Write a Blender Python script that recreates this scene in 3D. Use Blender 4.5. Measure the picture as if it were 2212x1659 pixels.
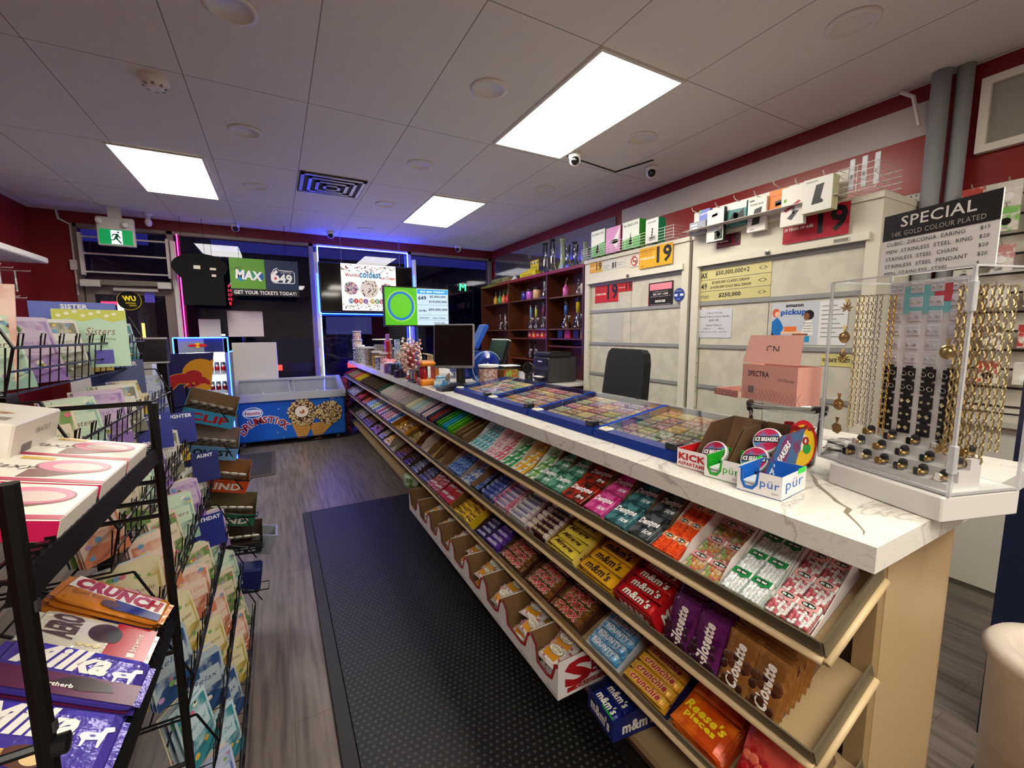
import bpy, bmesh, math, random
from mathutils import Vector as V, Matrix
random.seed(7)
sc=bpy.context.scene
for o in list(bpy.data.objects): bpy.data.objects.remove(o)
# ---------------- camera, world, exposure ----------------
cam=bpy.data.objects.new('camera',bpy.data.cameras.new('camera')); sc.collection.objects.link(cam); sc.camera=cam
cam.data.sensor_width=36; cam.data.lens=925/2212*36; cam.data.clip_start=.02
cam.matrix_world=Matrix(((0.87624,0.06172,-0.47790,0),(-0.48184,0.10023,-0.87051,0),(-0.00583,0.99305,0.11756,1.5),(0,0,0,1)))
W=bpy.data.worlds.new('night'); sc.world=W; W.use_nodes=True
W.node_tree.nodes['Background'].inputs[0].default_value=(.012,.012,.09,1); W.node_tree.nodes['Background'].inputs[1].default_value=.8
sc.view_settings.view_transform='Standard'; sc.view_settings.look='None'; sc.view_settings.gamma=1
sc.view_settings.exposure=1.2
PANEL=8.5
# ---------------- materials ----------------
def lin(c): return c/12.92 if c<=.04045 else ((c+.055)/1.055)**2.4
def hx(h): return tuple(lin(int(h[i:i+2],16)/255) for i in (0,2,4))+(1,)
MC={}
def mat(h,rough=.5,metal=0,emit=0,noise=None,scale=40,alpha=1,bump=0,det=3,spec=.5):
    k=(h,rough,metal,emit,noise,scale,alpha,bump)
    if k in MC: return MC[k]
    m=bpy.data.materials.new('surface_'+h); m.use_nodes=True; nt=m.node_tree; b=nt.nodes['Principled BSDF']; MC[k]=m
    b.inputs['Base Color'].default_value=hx(h); b.inputs['Roughness'].default_value=rough; b.inputs['Metallic'].default_value=metal
    b.inputs['Specular IOR Level'].default_value=spec
    if emit: b.inputs['Emission Color'].default_value=hx(h); b.inputs['Emission Strength'].default_value=emit
    if alpha<1: b.inputs['Alpha'].default_value=alpha
    if noise or bump:
        tc=nt.nodes.new('ShaderNodeTexCoord'); n=nt.nodes.new('ShaderNodeTexNoise'); n.inputs['Scale'].default_value=scale; n.inputs['Detail'].default_value=det
        nt.links.new(tc.outputs['Object'],n.inputs['Vector'])
    if noise:
        r=nt.nodes.new('ShaderNodeValToRGB'); r.color_ramp.elements[0].position=.42; r.color_ramp.elements[1].position=.58
        r.color_ramp.elements[0].color=hx(h); r.color_ramp.elements[1].color=hx(noise)
        nt.links.new(n.outputs[0],r.inputs[0]); nt.links.new(r.outputs[0],b.inputs['Base Color'])
        if emit: nt.links.new(r.outputs[0],b.inputs['Emission Color'])
    if bump:
        bp=nt.nodes.new('ShaderNodeBump'); bp.inputs['Strength'].default_value=bump; bp.inputs['Distance'].default_value=.01
        nt.links.new(n.outputs[0],bp.inputs['Height']); nt.links.new(bp.outputs[0],b.inputs['Normal'])
    return m
def clear(name,tint=(1,1,1,1),gl=.1,rough=.02):
    if name in MC: return MC[name]
    m=bpy.data.materials.new(name); m.use_nodes=True; nt=m.node_tree; nt.nodes.clear(); MC[name]=m
    o=nt.nodes.new('ShaderNodeOutputMaterial'); mx=nt.nodes.new('ShaderNodeMixShader'); t=nt.nodes.new('ShaderNodeBsdfTransparent'); g=nt.nodes.new('ShaderNodeBsdfGlossy'); f=nt.nodes.new('ShaderNodeLayerWeight')
    f.inputs[0].default_value=gl; t.inputs[0].default_value=tint; g.inputs[0].default_value=(1,1,1,1); g.inputs['Roughness'].default_value=rough
    nt.links.new(f.outputs['Fresnel'],mx.inputs[0]); nt.links.new(t.outputs[0],mx.inputs[1]); nt.links.new(g.outputs[0],mx.inputs[2]); nt.links.new(mx.outputs[0],o.inputs[0])
    return m
def nodemat(name): 
    m=bpy.data.materials.new(name); m.use_nodes=True; return m,m.node_tree,m.node_tree.nodes['Principled BSDF']
def mathn(nt,op,a,b=None):
    n=nt.nodes.new('ShaderNodeMath'); n.operation=op
    for i,x in enumerate((a,b)):
        if x is None: continue
        if isinstance(x,(int,float)): n.inputs[i].default_value=x
        else: nt.links.new(x,n.inputs[i])
    return n.outputs[0]
def ramp(nt,fac,stops):
    r=nt.nodes.new('ShaderNodeValToRGB'); nt.links.new(fac,r.inputs[0]); e=r.color_ramp.elements
    while len(e)<len(stops): e.new(.5)
    for i,(p,c) in enumerate(stops): e[i].position=p; e[i].color=hx(c)
    return r.outputs[0]
# ---------------- mesh builder ----------------
TX={}
def text_mesh(s,shear=0,bold=0):
    if .045<bold<.07 or bold>=.1: bold=.042
    k=(s,shear,bold)
    if k in TX: return TX[k]
    cu=bpy.data.curves.new('t','FONT'); cu.body=s; cu.resolution_u=2; cu.shear=shear; cu.offset=bold; cu.space_character=1.07
    ob=bpy.data.objects.new('t',cu); sc.collection.objects.link(ob); bpy.context.view_layer.update()
    me=ob.evaluated_get(bpy.context.evaluated_depsgraph_get()).to_mesh()
    vs=[(v.co.x,v.co.y) for v in me.vertices]; fs=[tuple(p.vertices) for p in me.polygons]
    bpy.data.objects.remove(ob); bpy.data.curves.remove(cu)
    if vs:
        x0=min(v[0] for v in vs);x1=max(v[0] for v in vs);y0=min(v[1] for v in vs);y1=max(v[1] for v in vs)
    else: x0=x1=y0=y1=0
    if bold: _,_,x0,x1,y0,y1=text_mesh(s,shear,0)
    TX[k]=(vs,fs,x0,x1,y0,y1); return TX[k]
X3,Y3,Z3=V((1,0,0)),V((0,1,0)),V((0,0,1))
WT={}
class MB:
    def __init__(s,M=None): s.v=[];s.f=[];s.fm=[];s.m=[];s.M=M
    def mi(s,m):
        if m not in s.m: s.m.append(m)
        return s.m.index(m)
    def add(s,vs,fs,m):
        b=len(s.v); i=s.mi(m)
        s.v+=[(s.M@V(v) if s.M else V(v)) for v in vs]
        for f in fs: s.f.append(tuple(b+k for k in f)); s.fm.append(i)
        return s
    def box(s,a,b,m,skip=()):
        x0,y0,z0=a;x1,y1,z1=b
        vs=[(x0,y0,z0),(x1,y0,z0),(x1,y1,z0),(x0,y1,z0),(x0,y0,z1),(x1,y0,z1),(x1,y1,z1),(x0,y1,z1)]
        fs={'-z':(0,3,2,1),'+z':(4,5,6,7),'-y':(0,1,5,4),'+x':(1,2,6,5),'+y':(2,3,7,6),'-x':(3,0,4,7)}
        return s.add(vs,[f for k,f in fs.items() if k not in skip],m)
    def rbox(s,a,b,m,r=.004):
        a=V(a);b=V(b);r=min(r,*[(b-a)[i]*.45 for i in range(3)]);vs=[];ix={}
        for cx in (0,1):
            for cy in (0,1):
                for cz in (0,1):
                    c=V(((a,b)[cx][0],(a,b)[cy][1],(a,b)[cz][2])); sg=(1-2*cx,1-2*cy,1-2*cz)
                    for ax in range(3):
                        p=c.copy()
                        for o in range(3):
                            if o!=ax: p[o]+=sg[o]*r
                        ix[(cx,cy,cz,ax)]=len(vs);vs.append(p)
        fs=[]
        for ax in range(3):
            o1,o2=[(1,2),(2,0),(0,1)][ax]
            for sd in (0,1):
                q=[]
                for u,w in ((0,0),(1,0),(1,1),(0,1)):
                    k=[0,0,0];k[ax]=sd;k[o1]=u;k[o2]=w;q.append(ix[(*k,ax)])
                fs.append(tuple(q) if sd else tuple(q[::-1]))
            for u in (0,1):
                for w in (0,1):
                    k0=[0,0,0];k0[o1]=u;k0[o2]=w;k1=list(k0);k0[ax]=0;k1[ax]=1
                    fs.append((ix[(*k0,o1)],ix[(*k1,o1)],ix[(*k1,o2)],ix[(*k0,o2)]))
        for cx in (0,1):
            for cy in (0,1):
                for cz in (0,1): fs.append(tuple(ix[(cx,cy,cz,a_)] for a_ in range(3)))
        return s.add(vs,fs,m)
    def tube(s,pts,r,m,seg=6,closed=False,caps=True):
        pts=[V(p) for p in pts];n=len(pts);vs=[];fs=[];up=None
        for i,p in enumerate(pts):
            if closed: d=pts[(i+1)%n]-pts[i-1]
            else: d=pts[min(i+1,n-1)]-pts[max(i-1,0)]
            d.normalize()
            if up is None: up=d.orthogonal().normalized()
            else: up=(up-d*up.dot(d)); up=up.normalized() if up.length>1e-6 else d.orthogonal().normalized()
            w=d.cross(up); rr=r[i] if isinstance(r,(list,tuple)) else r
            for k in range(seg):
                a=2*math.pi*k/seg; vs.append(p+(up*math.cos(a)+w*math.sin(a))*rr)
        for i in range(n if closed else n-1):
            j=(i+1)%n
            for k in range(seg): l=(k+1)%seg; fs.append((i*seg+k,i*seg+l,j*seg+l,j*seg+k))
        if caps and not closed: fs+= [tuple(range(seg))[::-1],tuple((n-1)*seg+k for k in range(seg))]
        return s.add(vs,fs,m)
    def lathe(s,prof,c,m,seg=16,ax=None):
        c=V(c);ax=V(ax or (0,0,1)).normalized();u=ax.orthogonal().normalized();w=ax.cross(u);vs=[];fs=[]
        for r,z in prof:
            for k in range(seg): a=2*math.pi*k/seg; vs.append(c+ax*z+(u*math.cos(a)+w*math.sin(a))*r)
        for i in range(len(prof)-1):
            for k in range(seg): l=(k+1)%seg; fs.append((i*seg+k,i*seg+l,(i+1)*seg+l,(i+1)*seg+k))
        if prof[0][0]>1e-5: fs.append(tuple(range(seg))[::-1])
        if prof[-1][0]>1e-5: fs.append(tuple((len(prof)-1)*seg+k for k in range(seg)))
        return s.add(vs,fs,m)
    def poly(s,pts,o,r,u,m,d=0):     # flat outline (x,y) in frame o,r,u; thickness d towards -normal
        o=V(o);r=V(r);u=V(u);n=r.cross(u);P=[o+r*x+u*y for x,y in pts];k=len(P)
        if not d: return s.add(P,[tuple(range(k))],m)
        Q=[p-n*d for p in P]
        return s.add(P+Q,[tuple(range(k)),tuple(range(k,2*k))[::-1]]+[(i,k+i,k+(i+1)%k,(i+1)%k) for i in range(k)],m)
    def rect(s,x0,y0,x1,y1,o,r,u,m,d=0): return s.poly([(x0,y0),(x1,y0),(x1,y1),(x0,y1)],o,r,u,m,d)
    def disc(s,cx,cy,a,b,o,r,u,m,d=0,seg=24): return s.poly([(cx+a*math.cos(t*2*math.pi/seg),cy+b*math.sin(t*2*math.pi/seg)) for t in range(seg)],o,r,u,m,d)
    def text(s,t,m,x,y,h,o,r,u,w=None,al='C',shear=0,bold=0,fn=None,rot=0):
        vs,fs,x0,x1,y0,y1=text_mesh(t,shear,bold)
        if not vs: return s
        sy=h/max(.68,y1-y0 if y1-y0>.5 else .7); sx=sy if not w else w/(x1-x0)
        cx=(x0+x1)/2 if al=='C' else (x0 if al=='L' else x1); cy=(y0+y1)/2
        o=V(o);r=V(r);u=V(u);n=r.cross(u);ca,sa=math.cos(rot),math.sin(rot);P=[]
        for a,b in vs:
            p,q=(a-cx)*sx,(b-cy)*sy; p,q=p*ca-q*sa,p*sa+q*ca; p+=x;q+=y
            P.append(o+r*p+u*q+n*(fn(p,q) if fn else 0))
        return s.add(P,fs,m)
    def build(s,name,parent=None,label=None,cat=None,group=None,kind=None,loc=None,rot=None,world=False,smooth=False):
        me=bpy.data.meshes.new(name); off=V((0,0,0))
        if world:
            if parent is not None: off=WT[parent.name].copy()
            else:
                xs=[v.x for v in s.v];ys=[v.y for v in s.v]; off=V(((min(xs)+max(xs))/2,(min(ys)+max(ys))/2,min(v.z for v in s.v)))
                loc=off
        me.from_pydata([v-off for v in s.v],[],s.f)
        for m in s.m: me.materials.append(m)
        me.polygons.foreach_set('material_index',s.fm)
        if smooth: me.polygons.foreach_set('use_smooth',[True]*len(s.f))
        return place(name,me,parent,label,cat,group,kind,loc,rot)
def place(name,me,parent=None,label=None,cat=None,group=None,kind=None,loc=None,rot=None):
    o=bpy.data.objects.new(name,me); sc.collection.objects.link(o)
    if parent is not None: o.parent=parent
    if rot is not None:
        if isinstance(rot,Matrix): o.rotation_euler=rot.to_euler()
        elif isinstance(rot,(int,float)): o.rotation_euler=(0,0,rot)
        else: o.rotation_euler=rot
    if loc is not None: o.location=loc
    WT[o.name]=(WT[parent.name] if parent is not None else V((0,0,0)))+o.location
    if label: o['label']=label
    if cat: o['category']=cat
    if group: o['group']=group
    if kind: o['kind']=kind
    return o
def thing(name,label,cat,loc=(0,0,0),rot=0,group=None): return place(name,None,None,label,cat,group,None,loc,rot)
def struct(mb,name): return mb.build(name,kind='structure',world=True)
def frame(M): return M.translation,M.col[0].xyz,M.col[1].xyz
def rotm(ex,ey,ez): return Matrix((ex,ey,ez)).transposed()
# common frames:  wall facing -X (right=-Y, up=Z) ; wall facing -Y (right=+X, up=Z)
FX=(V((0,-1,0)),Z3); FY=(X3,Z3)
WHT='f2f1ea'; BLK='101012'
def add_many(label,group,cat): return dict(label=label,group=group,cat=cat)
# ================= ROOM =================
def floor_mat():
    m,nt,b=nodemat('grey_plank_floor'); tc=nt.nodes.new('ShaderNodeTexCoord'); mp=nt.nodes.new('ShaderNodeMapping'); mp.inputs['Rotation'].default_value=(0,0,math.pi/2)
    br=nt.nodes.new('ShaderNodeTexBrick'); br.inputs['Scale'].default_value=1; br.inputs['Brick Width'].default_value=1.2; br.inputs['Row Height'].default_value=.15; br.inputs['Mortar Size'].default_value=.0015
    br.inputs['Color1'].default_value=hx('6c625a'); br.inputs['Color2'].default_value=hx('786d65'); br.inputs['Mortar'].default_value=hx('5a504a')
    n=nt.nodes.new('ShaderNodeTexNoise'); n.inputs['Scale'].default_value=3; n.inputs['Detail'].default_value=6; m2=nt.nodes.new('ShaderNodeMapping'); m2.inputs['Scale'].default_value=(14,.9,1)
    nt.links.new(tc.outputs['Object'],mp.inputs[0]); nt.links.new(mp.outputs[0],br.inputs['Vector']); nt.links.new(tc.outputs['Object'],m2.inputs[0]); nt.links.new(m2.outputs[0],n.inputs['Vector'])
    mx=nt.nodes.new('ShaderNodeMix'); mx.data_type='RGBA'; mx.blend_type='MULTIPLY'; mx.inputs[0].default_value=.8
    nt.links.new(br.outputs[0],mx.inputs[6]); nt.links.new(ramp(nt,n.outputs[0],[(.3,'9a948e'),(.6,'ffffff')]),mx.inputs[7]); nt.links.new(mx.outputs[2],b.inputs['Base Color']); b.inputs['Roughness'].default_value=.42
    return m
def ceil_mat():
    m,nt,b=nodemat('ceiling_tiles'); tc=nt.nodes.new('ShaderNodeTexCoord'); sp=nt.nodes.new('ShaderNodeSeparateXYZ'); nt.links.new(tc.outputs['Object'],sp.inputs[0])
    def line(sock,off,per,w):
        f=mathn(nt,'FRACT',mathn(nt,'DIVIDE',mathn(nt,'SUBTRACT',sock,off-50*per),per)); return mathn(nt,'LESS_THAN',f,w/per)
    fac=mathn(nt,'MAXIMUM',line(sp.outputs[0],1.593-.575,.657,.006),line(sp.outputs[1],1.91-1.4,1.345,.006))   # object origin shifted to the slab centre
    c=ramp(nt,fac,[(0,'dcd8d3'),(1,'8a8580')]); nt.links.new(c,b.inputs['Base Color']); b.inputs['Roughness'].default_value=.75
    return m
RED='7a0f11'
struct(MB().box((-2.6,-5.2,-.08),(3.75,7.45,0),floor_mat()),'floor')
struct(MB().box((-2.6,-5.2,3),(3.75,7.45+.55,3.1),ceil_mat()),'ceiling')
redm=mat(RED,.45); 
struct(MB().box((-2.6,-5.1,0),(-2.45,7.3,3),redm),'wall_left')
struct(MB().box((3.6,-5.1,0),(3.75,7.45,3),redm),'wall_right')
struct(MB().box((-2.6,-5.2,0),(3.75,-5.1,3),mat('b9aea2',.6)),'wall_back')
w=MB(); w.box((-2.45,7.3,2.86),(3.6,7.42,3),redm); w.box((-2.45,7.3,0),(-2.07,7.42,2.86),redm); w.box((-1.13,7.3,0),(3.6,7.42,.42),mat('2a2526',.5)); struct(w,'wall_front')
# storefront frame
al=mat('8c8078',.45,.3)
w=MB()
for x in (-2.07,-1.14,.55,2.05,3.55): w.box((x-.03,7.27,0),(x+.03,7.4,2.86),al)
w.box((-2.07,7.27,2.82),(3.6,7.4,2.86),al); w.box((-1.14,7.27,.42),(3.6,7.4,.48),al); w.box((-2.07,7.27,2.14),(-1.14,7.4,2.2),al)
struct(w,'trim_1')
gm=clear('window_glass',(.75,.78,.92,1),.28)
for i,(a,b,z0,z1) in enumerate([(-1.11,.52,.48,2.82),(.58,2.02,.48,2.82),(2.08,3.52,.48,2.82),(-2.04,-1.17,2.2,2.82)]):
    struct(MB().box((a,7.33,z0),(b,7.345,z1),gm),'window_%d'%(i+1))
d=MB()
for a,b in (((-2.03,7.3,.02),(-1.95,7.36,2.12)),((-1.25,7.3,.02),(-1.17,7.36,2.12)),((-1.95,7.3,2.02),(-1.25,7.36,2.12)),((-1.95,7.3,.02),(-1.25,7.36,.3))): d.box(a,b,al)
door=struct(d,'door_1')
MB().box((-1.95,7.325,.3),(-1.25,7.338,2.02),gm).build('door_glass',door,world=True)
MB().tube([(-1.9,7.27,1.05),(-1.3,7.27,1.05)],.018,mat('b8b0a8',.3,.8)).build('push_bar',door,world=True)
MB().rbox((-1.75,7.22,2.06),(-1.3,7.27,2.1),mat('c8c2bb',.4,.3)).build('door_closer',door,world=True)
# right wall panels
def wallpanel(name,y0,y1,z0,z1,m,d=.012): return struct(MB().box((3.6-d,y0,z0),(3.6,y1,z1),m),name)
wallpanel('trim_2',3.98,7.15,2.34,2.86,mat('aaa9ad',.06,.85))
wallpanel('trim_3',1.2,3.88,2.7,2.9,mat('c4bcb4',.35))
wallpanel('trim_4',1.2,3.88,2.36,2.7,mat('a01a1c',.3),.014)
# pegboard
m,nt,b=nodemat('pegboard'); tc=nt.nodes.new('ShaderNodeTexCoord'); vo=nt.nodes.new('ShaderNodeVectorMath'); vo.operation='FRACTION'; sc_=nt.nodes.new('ShaderNodeVectorMath'); sc_.operation='SCALE'; sc_.inputs['Scale'].default_value=38
nt.links.new(tc.outputs['Object'],sc_.inputs[0]); nt.links.new(sc_.outputs[0],vo.inputs[0]); sb=nt.nodes.new('ShaderNodeVectorMath'); sb.operation='SUBTRACT'; sb.inputs[1].default_value=(.5,.5,.5); nt.links.new(vo.outputs[0],sb.inputs[0])
sp=nt.nodes.new('ShaderNodeSeparateXYZ'); nt.links.new(sb.outputs[0],sp.inputs[0])
dd=mathn(nt,'ADD',mathn(nt,'POWER',mathn(nt,'ABSOLUTE',sp.outputs[1]),2),mathn(nt,'POWER',mathn(nt,'ABSOLUTE',sp.outputs[2]),2))
nt.links.new(ramp(nt,mathn(nt,'GREATER_THAN',dd,.035),[(0,'1a1714'),(1,'d8d2c8')]),b.inputs['Base Color'])
wallpanel('trim_5',1.2,3.88,1.2,2.44,m,.01)
# framed white-bordered panel high on the red wall
fr=thing('wall_mirror','grey framed mirror panel with white border high on the red wall right of the pipe','mirror',(3.58,.78,2.52))
w=MB(); 
for a,b in (((3.56,.3,2.50),(3.6,.99,2.54)),((3.56,.3,2.86),(3.6,.99,2.9)),((3.56,.95,2.54),(3.6,.99,2.86)),((3.56,.3,2.54),(3.6,.34,2.86))): w.box(a,b,mat('d5cfc4',.4))
w.build('frame',fr,world=True); MB().box((3.585,.34,2.54),(3.595,.95,2.86),mat('a8a79c',.12,.6)).build('mirror_glass',fr,world=True)
# ceiling panels & fittings
def panel_light(i,x,y,lab):
    t=thing('ceiling_light',lab,'ceiling light',(x,y,2.985))
    fm=mat('d8d4cc',.5); w=MB(); hx_,hy=.305,.63
    w.box((-hx_-.02,-hy-.02,0),(hx_+.02,-hy,.013),fm);w.box((-hx_-.02,hy,0),(hx_+.02,hy+.02,.013),fm);w.box((-hx_-.02,-hy,0),(-hx_,hy,.013),fm);w.box((hx_,-hy,0),(hx_+.02,hy,.013),fm); w.build('frame',t)
    MB().box((-hx_,-hy,.004),(hx_,hy,.012),mat('fff8ea',.5,0,PANEL,'f6efdf',3)).build('diffuser',t)
for i,a in enumerate([(1.925,2.56,'glowing rectangular ceiling light panel nearest the camera, above the counter'),(-.76,5.26,'glowing rectangular ceiling light panel on the left, towards the exit sign'),(1.91,5.29,'glowing rectangular ceiling light panel far along the counter near the window')]): panel_light(i,*a)
panel_light(3,1.92,-.9,'glowing ceiling light panel behind the camera over the counter end'); panel_light(4,-.76,-.9,'glowing ceiling light panel behind the camera over the left aisle')
for x,y,l in ((.6,-.9,'middle of the row behind the camera'),(1.92,-3.4,'rear right of the shop'),(-.76,-3.4,'rear left of the shop')): panel_light(5,x,y,'added unseen ceiling light panel, '+l)  # extra unseen panels, added behind the camera to brighten the goods
names=['nearest the top left corner','in the top right corner of the ceiling','between the smoke detector and the near light panel','right of the near light panel, by the cameras','beside the left light panel','just behind the near light panel towards the window','left of the air vent','over the tall bookshelf','right of the air vent','nearest the far window']
for (x,y),nm in zip([(-.085,2.52),(2.575,1.2),(1.25,2.55),(2.59,2.6),(-.1,3.9),(1.225,3.91),(-.076,5.25),(2.57,3.96),(1.22,5.25),(1.24,6.6)],names):
    w=MB(); w.lathe([(.115,0),(.115,-.006),(.1,-.012),(.088,-.012),(.086,-.006),(0,-.006)],(x,y,3.0),mat('dcd8d2',.5),28)
    w.build('recessed_light',label='round unlit white recessed ceiling light '+nm,cat='ceiling light',group='round recessed lights',world=True,smooth=True)
def camera_dome(x,y,z,nx,ny,lab,s=1):
    t=thing('security_camera',lab,'security camera',(x,y,z-.1))
    w=MB(); w.lathe([(.055*s,.1),(.055*s,.075),(.045*s,.055),(0,.055)],(0,0,0),mat('e8e5e0',.4),20); w.build('mount',t,smooth=True)
    w=MB(); prof=[(0,-.048*s)]+[(.048*s*math.sin(a),-.048*s*math.cos(a)) for a in (.5,1,1.4,1.8,2.2,2.7)]+[(0,.048*s)]; w.lathe(prof,(0,0,.045),mat('e8e5e0',.35),20); w.build('ball_housing',t,smooth=True)
    dv=V((nx,ny,-.45)).normalized(); w=MB(); w.lathe([(0,.058*s),(.02*s,.056*s),(.032*s,.042*s),(.036*s,.03*s)],V((0,0,.045)),mat(BLK,.08),16,ax=dv); w.build('lens',t,smooth=True)
for x,y,lab in [(2.31,3.08,'white dome security camera beside the near light panel'),(3.1,2.98,'white dome security camera over the white storage units'),(-.385,7.12,'white dome security camera above the lottery sign'),(.81,6.98,'white dome security camera above the hanging television'),(2.86,7.12,'white dome security camera at the far right window corner')]: camera_dome(x,y,3.0,-x*.3,-1,lab)
w=MB(); w.lathe([(.075,0),(.075,-.02),(.055,-.05),(.03,-.062),(0,-.064)],(-.53,3.38,3.0),mat('e2dfd8',.45),24)
for k in range(8): a=k*math.pi/4; w.box((-.53+.05*math.cos(a)-.008,3.38+.05*math.sin(a)-.008,2.945),(-.53+.05*math.cos(a)+.008,3.38+.05*math.sin(a)+.008,2.962),mat('8a8680',.6))
w.build('smoke_detector',label='round white smoke detector on the ceiling at upper left',cat='smoke detector',world=True)
t=thing('air_vent','square metal ceiling air vent with slats between the light panels','air vent',(.595,4.86,2.98)); am=mat('b9b8b4',.35,.5)
w=MB(); w.box((-.3,-.3,.008),(.3,.3,.02),mat('3a3a3c',.8)); w.build('duct_opening',t)
w=MB()
for s_,z in ((.29,.0),(.22,-.004),(.15,-.008),(.08,-.012)):
    for a,b in (((-s_,-s_,z),(s_,-s_+.03,z+.008)),((-s_,s_-.03,z),(s_,s_,z+.008)),((-s_,-s_,z),(-s_+.03,s_,z+.008)),((s_-.03,-s_,z),(s_,s_,z+.008))): w.box(a,b,am)
w.build('vent_louvre',t)
# lifted tile gap beside the near camera
struct(MB().poly([(2.09,3.125),(2.9,3.235),(3.0,2.86),(2.98,2.855),(2.88,3.22),(2.1,3.11)],(0,0,2.998),(1,0,0),(0,-1,0) if False else (0,1,0),mat('15110e',.9),.004),'trim_6')
# ---- exit sign, lamp, bars
t=thing('exit_sign','green and white running-person exit sign with two emergency lamps above the door','exit sign',(-1.565,6.8,2.55))
w=MB(); w.rbox((-.17,0,0),(.17,.06,.325),mat('cfc9c2',.5),.008); w.box((-.06,.01,.325),(.06,.05,.45),mat('cfc9c2',.5)); w.build('housing',t)
w=MB(); o=V((0,-.002,.1)); w.rect(-.15,-.085,.15,.085,o,*FY,mat('0b8a4a',.4,0,.35)); o2=V((0,-.004,.1)); w.rect(-.045,-.08,.055,.075,o2,*FY,mat('d8f4ea',.4,0,.7))
o3=V((0,-.006,.1)); dk=mat('0a5a34',.5); w.disc(.022,.055,.011,.011,o3,*FY,dk)
w.poly([(-.005,.04),(.02,.038),(.03,.012),(.045,-.01),(.035,-.016),(.018,.005),(.012,-.012),(.035,-.045),(.05,-.07),(.036,-.074),(.012,-.04),(-.008,-.022),(-.012,-.035),(-.05,-.045),(-.052,-.034),(-.025,-.026),(-.012,.0),(-.002,.024),(-.022,.022),(-.032,.002),(-.042,.006),(-.028,.034)],o3,*FY,dk); w.build('green_face',t)
for x in (-.13,.1):
    w=MB(); w.lathe([(.014,0),(.03,-.03),(.033,-.05),(.02,-.056),(0,-.056)],(x,-.02+.02,.27 if x<0 else .24),mat('e6e2dc',.25),16,ax=(0,1,0.0)); w.build('lamp_head',t,smooth=True)
w=MB(); w.lathe([(.05,0),(.05,-.02),(.03,-.03),(.022,-.04),(.022,-.07)],(-1.29,7.0,2.86+.14),mat('d8d2ca',.5),16); w.lathe([(.02,-.06),(.035,-.09),(.038,-.12),(.025,-.15),(0,-.158)],(-1.29,7.0,3),mat('ece4e0',.2),16)
w.build('bulb_holder',label='bare white light bulb in a ceiling holder right of the exit sign',cat='light bulb',world=True,smooth=True)
t=thing('security_bars','white horizontal security bars across the transom above the door','window bars',(-1.6,7.2,2.2)); wm=mat('d6cfc8',.4)
for z in (2.28,2.5,2.7):
    MB().tube([(-2.0,7.2,z),(-1.16,7.2,z)],.011,wm,8).build('bar',t,world=True)
for x in (-2.0,-1.16): MB().box((x-.015,7.18,2.24),(x+.015,7.24,2.74),wm).build('bar_upright',t,world=True)
t=thing('door_lock_bar','long white sliding lock bar mounted over the door top','lock bar',(-1.6,7.18,2.15)); 
MB().box((-1.98,7.16,2.13),(-1.14,7.2,2.17),mat('7d746a',.5)).build('rail',t,world=True)
for a,b in ((-2.03,-1.85),(-1.29,-1.15)): MB().rbox((a,7.14,2.1),(b,7.2,2.18),wm).build('end_plate',t,world=True)
w=MB(); w.tube([(-2.2,7.28,3),(-2.19,7.28,2.9),(-2.09,7.28,2.84),(-2.09,7.28,2.0)],.014,wm,6); w.rbox((-2.13,7.25,2.3),(-2.06,7.3,2.42),wm); w.build('conduit',label='white cable conduit running down the red wall left of the door',cat='conduit',world=True)
# white security posts
for x,l in ((-1.1,'white vertical shutter post beside the door'),(.6,'white vertical shutter post between the two windows'),(2.1,'white vertical shutter post right of the television')):
    w=MB(); w.box((x-.022,7.16,.05),(x+.022,7.24,2.72),mat('dcd8d6',.4)); 
    for z in (.9,1.3,2.1): w.box((x-.03,7.15,z),(x-.01,7.17,z+.12),mat('a8a29c',.4,.5))
    w.build('shutter_post',label=l,cat='post',world=True)
# LED strips
def led(pts,h,st,lab):
    MB().tube(pts,.008,mat(h,.4,0,st),6).build('light_strip',label=lab,cat='light strip',world=True,smooth=True)
led([(.64,7.262,.49),(.64,7.262,2.83),(2.01,7.262,2.83),(2.01,7.262,.49)],'2a3cff',45,'blue glowing light strip around the window behind the television')
led([(-1.06,7.262,.49),(-1.06,7.262,2.83)],'ff3a8c',2.0,'pink glowing vertical light strip at the left edge of the left window')
# hanging goods: conduit on left wall, hanging track
w=MB(); w.tube([(-2.42,4.6,2.75),(-2.42,5.9,2.75),(-2.42,6.0,2.68),(-2.42,6.05,2.2)],.016,wm,6); w.build('wall_cable_cover',label='white cable cover on the left red wall turning downwards',cat='conduit',world=True)
# pipe and conduit on right wall
w=MB()
for x,y,r in ((3.5,1.145,.045),(3.545,1.055,.038)): w.tube([(x,y,0),(x,y,3)],r,mat('a4a8ac',.45,.3),14)
w.build('metal_pipe',label='pair of grey metal pipes running from floor to ceiling on the right wall',cat='pipe',world=True,smooth=True)
MB().tube([(3.52,1.34,2.98),(3.53,1.28,2.93),(3.54,1.24,2.75)],.012,wm,6).build('cable',label='short white cable dropping from the ceiling beside the pipe',cat='cable',world=True)
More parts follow.
